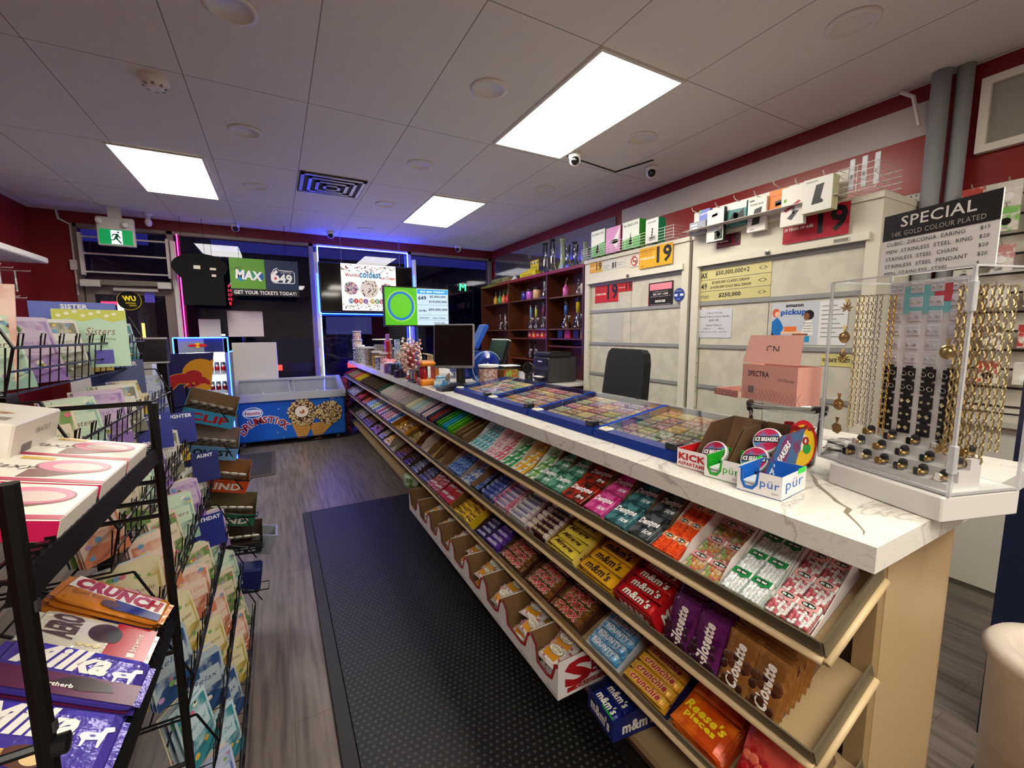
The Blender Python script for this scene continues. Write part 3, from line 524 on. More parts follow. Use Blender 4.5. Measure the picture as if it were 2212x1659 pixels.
# ---------- product meshes ----------
PM={}
def cached(key,fn):
    if key not in PM:
        o=fn().build('proto_mesh'); PM[key]=o.data; bpy.data.objects.remove(o)
    return PM[key]
def sgn(x,p): return math.copysign(abs(x)**p,x)
def bar_mb(L,Wd,T,c,txt='',tc='ffffff',h=.55,sub='',c2=None,shear=.15,out=None,rough=.28):
    w=MB(); m=mat(c,rough,.15,0,c2,60 if c2 else 40,1,.25); xs=[(-.5,.85,.06),(-.455,.85,.06),(-.44,.95,.55),(-.38,1,1),(0,1,1),(.38,1,1),(.44,.95,.55),(.455,.85,.06),(.5,.85,.06)]
    n=10;vs=[];fs=[]
    for x,wy,tz in xs:
        for k in range(n):
            a=2*math.pi*k/n+.314; vs.append((x*L,Wd/2*wy*sgn(math.cos(a),.6),T/2+T/2*tz*sgn(math.sin(a),.7)))
    for i in range(len(xs)-1):
        for k in range(n): l=(k+1)%n; fs.append((i*n+k,(i+1)*n+k,(i+1)*n+l,i*n+l))
    fs+=[tuple(range(n)),tuple(range((len(xs)-1)*n,len(xs)*n))[::-1]]; w.add(vs,fs,m)
    O=V((0,0,T+.0006))
    f=lambda p,q:-.10*T*abs(2*q/Wd)**2
    if c2 and out=='band': w.rect(-.36*L,-.2*Wd,.36*L,.2*Wd,O-Z3*.0003,X3,Y3,mat(c2,.3))
    if txt:
        if out and out!='band': w.text(txt,mat(out,.4),0,0,Wd*h,O-Z3*.0002,X3,Y3,w=L*.68,shear=shear,bold=.07,fn=f)
        w.text(txt,mat(tc,.4),0,0,Wd*h,O+Z3*.0003,X3,Y3,w=L*.68,shear=shear,bold=.032,fn=f)
    return w
def roll_mb(L,r,c,txt,tc,c2):
    w=MB(); w.lathe([(0,-L/2),(r*.8,-L/2),(r,-L/2+.004),(r,L/2-.004),(r*.8,L/2),(0,L/2)],(0,0,r),mat(c,.35),10,ax=(1,0,0)); w.lathe([(r*1.02,-L*.22),(r*1.02,L*.36)],(0,0,r),mat(c2,.35),10,ax=(1,0,0))
    w.text(txt,mat(tc,.4),0,0,r*1.1,(0,0,r*2.05),X3,Y3,w=L*.7,bold=.03); return w
def pack_mb(a,b,h,c,c2,txt,tc,sub='',tri=False,side=None):
    w=MB(); w.rbox((-a/2,-b/2,0),(a/2,b/2,h),mat(c,.3,0,0,c2,45),.002); O=V((0,0,h+.0004))
    if tri: w.poly([(-a*.42,-b*.4),(a*.1,-b*.4),(a*.3,b*.38),(a*.05,b*.42)],O,X3,Y3,mat('eef4f2',.4)); w.text(txt,mat('14201c',.4),-.02*a,0,b*.3,O+Z3*.0003,X3,Y3,shear=.3,bold=.04)
    elif txt:
        w.text(txt,mat('ffffff',.4),-a*.01,b*.08,b*.29,O,X3,Y3,w=a*.86,shear=.25,bold=.05,rot=.12)
        if sub: w.text(sub,mat('ffffff',.4),a*.24,-b*.24,b*.17,O,X3,Y3,shear=.25,bold=.03,rot=.12)
        w.text(txt,mat('ffffff',.4),0,h*.45,h*.5,(0,-b/2-.0004,0),X3,Z3,w=a*.6,bold=.03)
    return w
def tictac_mb(c,pills,lid,a=.044,b=.074,h=.015):
    w=MB(); w.rbox((-a/2,-b/2,0),(a/2,b/2,h*.6),mat(c,.25),.002); rnd=random.Random(hash(c)%99)
    for i in range(5):
        for j in range(7):
            x=-a*.38+i*a*.19+rnd.uniform(-.001,.001); y=-b*.44+j*b*.105
            e=rnd.random()*3.1; w.lathe([(0,-.0052),(.003,-.0035),(.0038,0),(.003,.0035),(0,.0052)],(x,y,h*.68+rnd.uniform(0,.001)),mat(rnd.choice(pills),.35),6,ax=(math.cos(e),math.sin(e),.1))
    w.rbox((-a/2,b*.22,0),(a/2,b/2,h*1.05),mat('f0ede6',.35),.002); O=V((0,0,h*1.05+.0003)); w.rect(-a*.46,b*.2,a*.46,b*.48,O,X3,Y3,mat(lid,.4)); w.disc(0,b*.345,a*.33,b*.1,O+Z3*.0003,X3,Y3,mat('123a22',.4),0,14); w.text('tic tac',mat('ffffff',.4),0,b*.345,b*.1,O+Z3*.0006,X3,Y3,w=a*.5,bold=.04)
    w.disc(a*.12,b*.18,a*.16,b*.06,(0,0,h*.6+.0068),X3,Y3,mat(lid,.4),0,10)
    w.box((-a/2,-b/2,h*.6),(a/2,b*.22,h),clear('acrylic',(.96,.98,1,1),.12),('-z',)); return w
def bag_mb(a,b,T,c,c2,txt,tc,vert=False,spots=None,sub=''):
    w=MB(); m=mat(c,.25,.1,0,c2,25,1,.35); nx,ny=10,12; vs=[];fs=[]
    def hz(x,y):
        return T*max(0,(1-abs(x)**3.5))**.6*max(0,(1-abs(y)**5))**.6
    for sg in (1,-1):
        base=len(vs)
        for j in range(ny+1):
            for i in range(nx+1):
                x=-1+2*i/nx;y=-1+2*j/ny; vs.append((x*a/2*(1-.04*(1-abs(y))),y*b/2,sg*hz(x,y)/2+sg*.0004+T/2))
        for j in range(ny):
            for i in range(nx):
                q=(base+j*(nx+1)+i,base+j*(nx+1)+i+1,base+(j+1)*(nx+1)+i+1,base+(j+1)*(nx+1)+i); fs.append(q if sg>0 else q[::-1])
    w.add(vs,fs,m); f=lambda p,q:hz(2*p/a,2*q/b)/2+T/2+.0015
    rnd=random.Random(4)
    if spots:
        for q in range(16):
            x,y=rnd.uniform(-.42,.42)*a,rnd.uniform(-.42,.1)*b; r=.006+.005*rnd.random(); w.lathe([(0,-.001),(r*1.2,0),(r*.7,r*.25),(0,r*.3)],(x,y,f(x,y)-.001),mat(rnd.choice(spots),.3),8)
    kw=dict(shear=.2,bold=.04)
    if vert: w.text(txt,mat(tc,.4),0,.0,a*.34,(0,0,.001),X3,Y3,w=b*.72,rot=math.pi/2,fn=f,**kw)
    else:
        w.text(txt,mat(tc,.4),0,b*.12,b*.24,(0,0,.003),X3,Y3,w=a*.8,fn=f,**kw)
        if sub: w.text(sub,mat(tc,.4),0,-b*.14,b*.2,(0,0,.003),X3,Y3,w=a*.6,fn=f,bold=.04)
    return w
def carton_mb(Wd,D,hf,hs,hb,outer,inner,front='',fc='ffffff',flap=None):
    w=MB(); t_=.0015; o_=mat(outer,.45); i_=mat(inner,.6); a=Wd/2-.001
    w.box((-a,0,0),(a,D,.0012),i_)
    def wall(p0,p1,h0,h1,outn):
        p0=V(p0);p1=V(p1);q=[p0,p1,p1+Z3*h1,p0+Z3*h0]; w.add(q,[(0,1,2,3)],o_); w.add([p-outn*t_ for p in q],[(3,2,1,0)],i_); w.add([q[3],q[2],q[2]-outn*t_,q[3]-outn*t_],[(0,1,2,3)],o_)
    wall((-a,0,0),(a,0,0),hf,hf,V((0,-1,0))); wall((a,0,0),(a,D*.35,0),hf,hs,V((1,0,0))); wall((a,D*.35,0),(a,D,0),hs,hb*.9,V((1,0,0)))
    wall((-a,D*.35,0),(-a,0,0),hs,hf,V((-1,0,0))); wall((-a,D,0),(-a,D*.35,0),hb*.9,hs,V((-1,0,0))); wall((a,D,0),(-a,D,0),hb,hb,V((0,1,0)))
    if front: w.text(front,mat(fc,.4),0,hf*.5,hf*.5,(0,-.0006,0),X3,Z3,w=Wd*.7,bold=.05); w.text(front,mat(fc,.4),D*.4,hf*.5,hf*.5,(a+.0006,0,0),Y3,Z3,w=D*.5,bold=.05)
    return w
TIER=['top','middle','lowest']
def put(name,me,k,yc,p,dr=0,tilt=0,**kw):
    M=ROT@Matrix.Rotation(dr,3,'Z')@Matrix.Rotation(tilt,3,'X'); L=V((.9,yc,TZ[k]))+EX*p[0]+EY*(p[1]+.006)+EZ*(p[2]+.001)
    return place(name,me,None,kw['label'],kw['cat'],kw.get('group'),None,L,M)
D=.215
def carton(k,y0,y1,outer,inner,hf,hs,hb,desc,front='',fc='ffffff'):
    Wd=y1-y0-.003; me=cached(('c',round(Wd,3),outer,inner,hf,hs,hb,front),lambda:carton_mb(Wd,D,hf,hs,hb,outer,inner,front,fc))
    put('display_carton',me,k,(y0+y1)/2,(0,0,0),label=desc+' on the %s candy tray'%TIER[k],cat='carton'); return (y0+y1)/2,Wd
def bars(k,y0,y1,cb,n,layers,kw,desc,idesc,T=.02,messy=.04):
    if y0>1.9: layers=1
    outer,inner,hf,hs,hb=cb[:5]; yc,Wd=carton(k,y0,y1,outer,inner,hf,hs,hb,desc,*(cb[5:]))
    nx=max(1,round((Wd-.012)/.17)); L=(Wd-.012)/nx; bw=(D-.012)/n; me=cached(('b',round(L,3),n,T)+tuple(sorted(kw.items())),lambda:bar_mb(L,bw*.97,T,**kw)); rnd=random.Random(int(y0*1000))
    for l in range(layers):
        for i in range(n):
            if l==layers-1 and layers>1 and n>3 and i>=n-1: continue
            for cx in range(nx): put('candy_bar',me,k,yc,((cx+.5-nx/2)*L+rnd.uniform(-.002,.002),.007+bw*(i+.5),.002+l*T*.98),rnd.uniform(-messy,messy),rnd.uniform(-.05,.05),label=idesc+' in '+desc,cat='candy bar',group=idesc+' in '+desc)
def packs(k,y0,y1,cb,nx,ny,layers,fn,key,desc,idesc,h,cat='candy pack',name='candy_pack'):
    outer,inner,hf,hs,hb=cb[:5]; yc,Wd=carton(k,y0,y1,outer,inner,hf,hs,hb,desc,*(cb[5:])); a=(Wd-.008)/nx; b=(D-.01)/ny
    me=cached((key,round(a,3),ny),lambda:fn(a*.97,b*.97)); rnd=random.Random(int(y0*997))
    for l in range(layers):
        for j in range(ny):
            for i in range(nx):
                put(name,me,k,yc,(-Wd/2+.004+a*(i+.5),.005+b*(j+.5),.002+l*h*1.03),rnd.uniform(-.03,.03),0,label=idesc+' in '+desc,cat=cat,group=idesc+' in '+desc)
# ---- top tray
for y0,y1,c,pl_,lid,ca,cd,de in [(.408,.506,'b86a6a',['f0e8e2','d87a80','f2efe9','c4585e'],'e8a8a4',('caa','b4'),'dusty pink','clear packs of pink and white mints'),(.506,.613,'cfe0d2',['f4f2ee','ffffff','e6e8e2'],'1d8a48',0,'white and green','clear packs of white mints with green lids'),(.613,.735,'c8a8a0',['d8a04a','c86a5a','9ab060','e0c8a0'],'d89a9a',0,'tall-walled white','clear packs of mixed orange and green mints'),(.735,.828,'e24a1c',['f05a20','ff6a28','e84a18'],'ef9a6a',0,'orange and white','clear packs of orange mints')]:
    de2='%s carton of %s'%(cd,de.replace('clear packs of ',''))
    packs(0,y0,y1,('efe4e0' if '1d8' not in lid else 'e8efe8','e2d8d4',.012,.02 if lid!='d89a9a' else .045,.06),2,3 if lid!='d89a9a' else 3,1 if lid=='d89a9a' else 2,lambda a,b,c=c,p=pl_,l=lid:tictac_mb(c,p,l,a,b),'tt'+c,de2,'clear mint pack',.0165,'mint pack','mint_pack')
for y0,y1,c,c2,de in [(.83,.922,'15181c','5a6468','black and grey'),(.922,1.028,'0e3c44','4d8a90','dark teal'),(1.03,1.132,'b81a6c','e05aa4','bright pink'),(1.135,1.265,'b8260e','3a1a10','red and black'),(1.265,1.36,'0c5a44','6aa890','deep green with white'),(1.36,1.455,'0a4c34','7ab49a','dark green')]:
    packs(0,y0,y1,('7a5c3c','6a4e32',.012,.018,.075),1 if y1-y0<.12 else 1,2,2,lambda a,b,c=c,c2=c2:pack_mb(a,b,.018,c,c2,'Dentyne','ffffff','ice' if c!='b8260e' else 'fire'),'dn'+c,de+' gum carton',de+' gum pack with white lettering',.018,'gum pack','gum_pack')
for y0,y1,c,c2,fl,de,nx in [(1.46,1.555,'8ac46a','5a9a44','dfeadf','lime green',2),(1.56,1.67,'e8a02c','f0c83a','c9b690','orange and yellow',2),(1.675,1.785,'2ea85a','1c8a48','b8c8b0','mid green',2),(1.79,1.88,'d8485a','e07a88','e8c8cc','rose red',2),(1.885,1.975,'e08a9a','f0c0c8','ecd0d2','pale pink',2),(1.98,2.175,'1aa0b4','8ad0dc','dfe4ea','turquoise',4)]:
    packs(0,y0,y1,('e8e4e0' if fl!='c9b690' else '8a6a48',fl,.012,.016,.075),nx,4,1,lambda a,b,c=c,c2=c2:pack_mb(a,b,.016,c,c2,'V','ffffff',tri=True),'tr'+c,de+' gum carton with tall back flap',de+' slim gum pack',.016,'gum pack','gum_pack')
def wallets(k,y0,y1,cols,desc,n=None,hh=.06,lean=.55,flapcol=None,outer='8a6a48',inner='70543a',band=None):
    yc,Wd=carton(k,y0,y1,outer,inner,.012,.02,.05,desc); n=n or max(1,int(Wd/.03)); rnd=random.Random(int(y0*777))
    for i in range(n):
        c=cols[i%len(cols)]; p=Wd/n
        def mk(c=c,p=p):
            w=MB(); w.rbox((-.004,0,0),(.004,D*.86,hh),mat(c,.4),.002)
            if band: w.rect(.03,hh*.45,D*.8,hh*.75,(-.0045,D*.86,0),-Y3,Z3,mat(band,.4)); w.rect(.03,hh*.45,D*.8,hh*.75,(.0045,0,0),Y3,Z3,mat(band,.4))
            return w
        me=cached(('w',c,hh,band),mk); M=ROT@Matrix.Rotation(lean,3,'Y'); L=V((.9,yc,TZ[k]))+EX*(-Wd/2+p*(i+.1))+EY*.012+EZ*.004
        place('flat_candy_pack',me,None,'thin flat pack standing on edge in '+desc,'candy pack','thin packs in '+desc,None,L,M)
def flaps(k,y0,y1,col,back,desc,low=None,hb=.07):
    yc,Wd=carton(k,y0,y1,back,back,.012,.02,hb,desc)
    def mk():
        w=MB(); w.rbox((-Wd/2+.006,.0,0),(Wd/2-.006,D*.8,.012),mat(col,.4),.003); return w
    put('box_insert',cached(('f',round(Wd,3),col),mk),0 if k==0 else k,yc,(0,.012,.02),0,.12,label='loose lid lying in '+desc,cat='carton lid')
wallets(0,2.18,2.37,['8a6f4c','7a6040'],'brown near-empty carton beside the turquoise gum',3)
for y0,y1,c,d in [(2.37,2.47,'5cb81c','bright green'),(2.47,2.56,'1aa0c4','sky blue'),(2.56,2.66,'3fa024','leaf green')]: wallets(0,y0,y1,[c],d+' upright flap carton',2,.07,.5,outer=c,inner='7a5a38')
wallets(0,2.66,2.86,['4a3a3c','c02028','6a5a58','20243a'],'dark mixed carton with one red pack',5)
wallets(0,2.86,3.12,['e8c8d4','f0dce2','1c2a6a','e8d0d8'],'pale pink and navy carton of thin packs',7,band='2a3a7a')
wallets(0,3.12,3.32,['cfe4e4','e4f0ee','bcdcdf'],'pale aqua carton of thin packs',5,band='2a98a8'); wallets(0,3.32,3.45,['e8e2bc','f2eed8'],'cream carton of thin packs',3)
wallets(0,3.45,3.7,['bdb0b4','cfc4c6'],'grey mauve carton of thin packs',5); wallets(0,3.7,4.06,['dfd2d4','e8dcdc','d2bcc4'],'blush white carton of thin packs',7); wallets(0,4.06,4.42,['dedcd4','e8e6e0'],'off-white carton of thin packs',6)
wallets(0,4.43,4.57,['0c4a3c','14604c'],'dark green carton of thin packs',3); wallets(0,4.57,5.58,['5a4030','6a4a38','4c3628'],'long brown carton of chocolate packs',16)
wallets(0,5.6,5.95,['e8c81c','f0d838'],'yellow carton of thin packs',6); wallets(0,5.95,6.15,['d8486a','e06a80'],'pink carton of thin packs at the far end',4); wallets(0,6.15,6.6,['a89880','c8bca8','8a7860'],'far grey-brown carton of thin packs',8); wallets(0,6.62,6.88,['b81c2c'],'far red carton of packs',4)
# ---- middle tray
def bags(k,y0,y1,n,kw,desc,idesc,lean=.75,a=.14,b=.17,cols=1):
    yc,Wd=carton(k,y0,y1,'6a4e32','5a4028',.02,.04,.07,desc); me=cached(('bag',a,b)+tuple(sorted((x,str(y)) for x,y in kw.items())),lambda:bag_mb(a,b,.018,**kw)); rnd=random.Random(int(y0*555))
    for i in range(n*cols):
        j=i//cols; M=ROT@Matrix.Rotation(rnd.uniform(-.06,.06),3,'Z')@Matrix.Rotation(lean+rnd.uniform(-.05,.05),3,'X'); L=V((.9,yc,TZ[k]))+EX*((i%cols+.5-cols/2)*a*.93+rnd.uniform(-.005,.005))+EY*(.01+b*.5*math.cos(lean)+j*.021)+EZ*(b*.5*math.sin(lean)+.004)
        place('candy_bag',me,None,idesc+' in '+desc,'candy bag',idesc+' in '+desc,None,L,M)
bags(1,.46,.6,7,dict(c='a8743c',c2='8a5a2a',txt='Glosette',tc='f4ede2',vert=True,spots=['4a2412','5a3018','3a1a0c']),'brown carton of tan candy bags','tan pouch with white script and chocolate almonds',.8,.078,.14,2)
bags(1,.612,.765,6,dict(c='4c0f4c',c2='64205e',txt='Glosette',tc='f4ede2',vert=True,spots=['2a0c20','3a1428']),'carton of purple candy bags','purple pouch with white script',.8,.085,.14,2)
bars(1,.785,.95,('b8101c','7a1418',.075,.085,.11,'M&Ms','f4ede2'),5,4,dict(c='c4141c',txt="m&m's",tc='f0e6d8',out='1a0c0c',h=.62),'red share-size candy carton','red candy pack with white letters outlined black',T=.019)
bars(1,.965,1.15,('e8b81c','8a5a20',.045,.06,.09,"m&m's",'2a160c'),4,3,dict(c='f0b41a',txt="m&m's",tc='3a1c0c',h=.6),'yellow peanut candy carton','yellow candy pack with dark brown letters',T=.019)
bars(1,1.165,1.34,('ecd86a','7a5a30',.055,.06,.085,'Mirage','6a3a1c'),5,3,dict(c='f0d84a',txt='Mirage',tc='4a2810',h=.6,shear=.4),'pale yellow chocolate bar carton','yellow chocolate bar with brown slanted letters')
def rolls(k,y0,y1,cb,n,kw,desc,idesc,layers=1):
    yc,Wd=carton(k,y0,y1,*cb[:5],desc); r=(D-.012)/n/2; nx=1 if Wd<.2 else 2; L=(Wd-.01)/nx; me=cached(('r',round(L,3),n)+tuple(kw.items()),lambda:roll_mb(L*.97,r*.96,**kw))
    for l in range(layers):
        for i in range(n):
            for x in range(nx): put('candy_roll',me,k,yc,(-Wd/2+.005+L*(x+.5),.008+r*(2*i+1),.002+l*r*1.8),label=idesc+' in '+desc,cat='candy roll',group=idesc+' in '+desc)
rolls(1,1.35,1.52,('7a1830','5a2a24',.02,.05,.065),7,dict(c='d8ccc4',txt='mentos choco',tc='f0dcb0',c2='4a1c14'),'maroon carton of chocolate rolls','brown and white candy roll',2)
rolls(1,1.53,1.68,('b8a8a4','bdb2ac',.02,.05,.07),7,dict(c='e6dcdc',txt='mentos',tc='1c2c7a',c2='e0dce6'),'grey carton of white mint rolls','white roll with blue letters and red ends',2)
rolls(1,1.685,1.84,('e8d4d8','dcc8cc',.02,.05,.075),7,dict(c='e088a0',txt='mentos',tc='2a3a9a',c2='e8d8e4'),'pinkish carton of fruit rolls','pink and white candy roll',2)
rolls(1,1.845,1.98,('2a3a98','8c7c70',.025,.05,.07),7,dict(c='8a98d0',txt='merry',tc='1c2a80',c2='4a60b0'),'blue carton of small blue rolls','pale blue candy roll',2)
packs(1,1.985,2.1,('15171c','8a6a48',.05,.055,.1,'HALLS','f0ede6'),1,3,1,lambda a,b:pack_mb(a,b,.02,'2a50b8','9ab4e8','','ffffff'),'hl','black-fronted cough drop carton with brown flap','blue cough drop stick',.02)
packs(1,2.105,2.27,('b8b0a4','a89888',.03,.05,.09),2,3,1,lambda a,b:pack_mb(a,b,.022,'2858c0','e8ecf4','','ffffff'),'hl2','grey-flap carton of cough drops','blue and white cough drop pack',.022)
packs(1,2.275,2.47,('2a50a8','9a9088',.03,.05,.09),2,3,2,lambda a,b:pack_mb(a,b,.022,'1c44a8','8ab0e8','','ffffff'),'hl3','blue carton of cough drops','deep blue cough drop pack',.022)
def empty(k,y0,y1,outer,inner,hs,hb,desc): carton(k,y0,y1,outer,inner,.02,hs,hb,desc)
empty(1,2.475,2.63,'b8a890','8a6a48',.06,.09,'beige box with curved flap'); empty(1,2.635,2.77,'d8c050','7a5a38',.05,.085,'yellow-edged brown box'); empty(1,2.775,2.91,'e0cc60','8a6a44',.05,.08,'yellow torn open box')
empty(1,2.915,3.06,'b8aa9a','c8bcae',.06,.09,'pale grey-brown open box'); empty(1,3.065,3.2,'8a3820','6a3420',.05,.08,'reddish brown open box')
bars(1,3.2,3.45,('d8b03a','8a6a34',.035,.045,.05),6,3,dict(c='e0c878',txt='',c2='5a3a1c'),'gold carton of speckled wrappers','gold and brown speckled wrapper',T=.016,messy=.3)
bars(1,3.46,3.92,('e8a81c','b87a20',.05,.055,.06),5,3,dict(c='e8bc4a',txt='',c2='8a5a1c'),'large amber carton of gold wrappers','amber candy wrapper',T=.018,messy=.35)
for y0,y1,c,d in [(3.95,4.15,'2a6aa8','steel blue'),(4.15,4.36,'c85a6a','coral pink'),(4.36,4.5,'5a1c4c','dark plum'),(4.5,4.66,'b02038','crimson'),(4.66,4.83,'3468a8','denim blue'),(4.83,5.0,'a8c428','lime yellow'),(5.0,5.25,'2888c8','bright blue')]:
    rolls(1,y0,y1,(c,'4a3a34',.02,.03,.045),8,dict(c='e8e0e0',txt='',tc='ffffff',c2=c),d+' carton of sour candy rolls',d+' banded candy roll',2)
bars(1,5.27,5.62,('8a2014','5a2418',.04,.05,.06),6,3,dict(c='c8501c',txt='',c2='e88a3a'),'far orange carton of wrapped candy','orange wrapper',messy=.4); bars(1,5.65,6.05,('a01c18','5a2418',.04,.05,.06),6,3,dict(c='b81c1c',txt='',c2='e0603a'),'far red carton of wrapped candy','red wrapper',messy=.4)
bars(1,6.1,6.8,('c8c4b8','8a8478',.03,.04,.05),6,2,dict(c='d8d4c8',txt='',c2='a8a498'),'farthest white carton of wrapped candy','white wrapper',messy=.3)
# ---- lowest tray
bags(2,.42,.56,4,dict(c='b81c20',c2='e05a4a',txt='',tc='ffffff',spots=['e03a34','f07a5a','c01c24']),'open carton of red gummy bags','red gummy candy bag',.6,.13,.16)
packs(2,.575,.735,('d84a14','b8a890',.02,.03,.07),1,2,3,lambda a,b:bag_mb(a,b,.02,'e06a14','c8480c',"Reese's",'f4d81c',sub='pieces',spots=None),'rs','orange carton of peanut candy pouches','orange pouch with yellow slanted letters',.019,'candy bag','candy_bag')
bars(2,.75,.925,('1c1a50','7a5a34',.02,.035,.06),6,2,dict(c='e0a028',txt='crunchie',tc='a81420',out='f0d8a0',h=.6,c2='e8b848',shear=.25),'navy and brown carton of gold honeycomb bars','gold bar with red lowercase letters')
bars(2,.945,1.105,('d8dce0','c8ccce',.02,.03,.05),6,2,dict(c='4a9ad0',txt='BOUNTY',tc='f4f6f8',out='1c3a6a',h=.55,c2='bcdcec',shear=.0),'white carton of pale blue coconut bars','pale blue and white coconut bar')
for y0,y1,d in [(1.14,1.335,'nearest of three gold-red cookie bar cartons'),(1.34,1.535,'middle of three gold-red cookie bar cartons'),(1.56,1.785,'farthest of three gold-red cookie bar cartons')]:
    bars(2,y0,y1,('4a2412' if y0!=1.34 else '6a1018','4a3018',.025,.04,.06),5,2,dict(c='6a4018',txt='TWIX',tc='c8141c',out='f0e8d8',h=.72,c2='8a5a20',shear=.2),d,'gold-brown bar with outlined red letters')
bars(2,1.795,1.945,('2a1450','3a2418',.02,.035,.05),6,2,dict(c='4c1c90',txt='milk',tc='d8c8e8',h=.5,c2='6a3ab0'),'nearer purple chocolate carton','purple chocolate bar')
bars(2,1.95,2.09,('24124a','4a3018',.02,.035,.05),6,2,dict(c='2c1a6c',txt='milk',tc='d8d0f0',h=.5),'farther dark violet chocolate carton','dark violet chocolate bar')
bars(2,2.12,2.43,('f0c81c','7a5a30',.045,.06,.08),6,3,dict(c='f4cc1c',txt='Oh Henry!',tc='5a1c10',h=.6,c2='e8b418'),'bright yellow peanut bar carton','yellow bar with dark red letters',messy=.12)
packs(2,2.46,2.68,('b81420','d0b8a8',.02,.035,.075),2,3,2,lambda a,b:pack_mb(a,b,.018,'b0141e','c82a30','KitKat','ffffff'),'kk','nearer red and white wafer carton','red wafer pack',.018)
packs(2,2.7,2.92,('a01420','c8b0a4',.02,.035,.075),2,3,2,lambda a,b:pack_mb(a,b,.018,'a01018','d0888c','o','ffffff'),'kk2','farther dark red wafer carton','dark red wafer pack',.018)
bars(2,2.94,3.17,('3a2a28','4a3428',.02,.035,.05),6,2,dict(c='8a88b0',txt='',c2='3a2a50'),'nearer silver-violet bar carton','silver and violet bar'); bars(2,3.19,3.4,('3a2a28','4a3428',.02,.035,.05),6,2,dict(c='a8a8c0',txt='',c2='2a2040'),'farther silver bar carton','silver wrapped bar')
bars(2,3.42,3.62,('4a3020','5a4028',.02,.035,.05),6,2,dict(c='5a3020',txt='',c2='2c1610'),'nearer chestnut bar carton','chestnut brown bar'); bars(2,3.64,3.9,('4a3020','5a4028',.02,.035,.05),6,2,dict(c='4a2414',txt='',c2='8a5a3a'),'farther chestnut bar carton with flaps','dark brown bar')
empty(2,3.92,4.12,'b8ac9c','a89a8a',.07,.09,'tall grey-white open box'); bars(2,4.14,4.42,('3a2a1c','4a3828',.02,.035,.05),6,2,dict(c='d8a82c',txt='',c2='f0d88a'),'carton of bright gold wrappers','bright gold wrapper',messy=.3)
bars(2,4.44,4.68,('2a2a2c','3a3430',.02,.03,.05),6,2,dict(c='8a8e94',txt='',c2='c8a050'),'carton of silver and gold wrappers','silver and gold wrapper',messy=.2); bars(2,4.7,5.1,('3a2420','4a3028',.02,.035,.05),6,2,dict(c='b88a8c',txt='',c2='6a2a30'),'carton of dusty rose bars','dusty rose wrapper',messy=.2)
bars(2,5.12,5.6,('4a3420','5a4028',.02,.035,.05),6,1,dict(c='8a6a40',txt='',c2='5a3a20'),'carton of brown wrapped bars','brown wrapped bar'); bars(2,5.62,6.2,('5a5048','4a4038',.02,.035,.05),6,1,dict(c='c8bcb0',txt='',c2='4a3a34'),'carton of grey speckled bars','grey speckled bar'); empty(2,6.25,6.8,'3a3430','2c2824',.03,.04,'dark flat tray box at the far end')
# ---- base shelf: white and red bulk candy boxes
def bulk_mb(Wd,Dp=.33,H=.15):
    w=MB(); a=Wd/2-.002; wm_=mat('e6e2de',.5); br=mat('7a5a38',.7); rd=mat('a8141c',.5)
    def wl(pts,o,r,u): w.poly(pts,o,r,u,wm_); w.poly([(x,y) for x,y in pts][::-1],V(o)-V(r).cross(V(u))*.003,r,u,br)
    w.box((-a,0,0),(a,Dp,.002),br)
    prof=[(-a,0),(a,0),(a,H),(a-.02,H),(a-.035,H*.82),(a-.04,H*.45),(-a+.075,H*.38),(-a+.055,H*.5),(-a+.05,H*.62),(-a+.02,H*.66),(-a,H*.95)]
    prof=[(-a,0),(a,0),(a,H*.92),(a-.022,H*.86),(a-.045,H*.45),(a-.07,H*.38),(-a+.055,H*.42),(-a+.045,H*.82),(-a,H)]
    wl(prof,(0,0,0),X3,Z3)
    w.poly([(a,H*.92),(a-.022,H*.86),(a-.045,H*.45),(a-.07,H*.38),(a-.07,H*.31),(a-.035,H*.38),(a-.014,H*.78),(a,H*.84)][::-1],(0,-.0008,0),X3,Z3,rd)
    w.poly([(-a,H),(-a+.045,H*.82),(-a+.055,H*.42),(a-.07,H*.38),(a-.07,H*.30),(-a+.045,H*.34),(-a+.033,H*.74),(-a,H*.9)],(0,-.0008,0),X3,Z3,rd)
    w.rect(0,0,Dp,H,(a,0,0),Y3,Z3,wm_); w.rect(0,0,Dp,H,(a-.003,0,0),Y3,Z3,br); w.f[-1]=w.f[-1][::-1]; w.rect(0,0,Dp,H,(-a,Dp,0),-Y3,Z3,wm_); w.rect(0,0,Dp,H,(-a+.003,Dp,0),-Y3,Z3,br); w.rect(-a,0,a,H*1.25,(0,Dp,0),X3,Z3,br)
    w.text('A Product',mat('2a2420',.6),a*.55,.014,.01,(0,-.001,0),X3,Z3); w.text('S',rd,.09,H*.55,H*.6,(a+.0008,0,0),Y3,Z3,w=.1,bold=.1); w.text('ELECT',rd,.22,H*.5,H*.32,(a+.0008,0,0),Y3,Z3,w=.14,bold=.06); w.rect(.04,H*.1,.3,H*.22,(a+.0008,0,0),Y3,Z3,rd); w.text('CANDY CO.',wm_,.16,H*.16,H*.08,(a+.0012,0,0),Y3,Z3,w=.16)
    return w
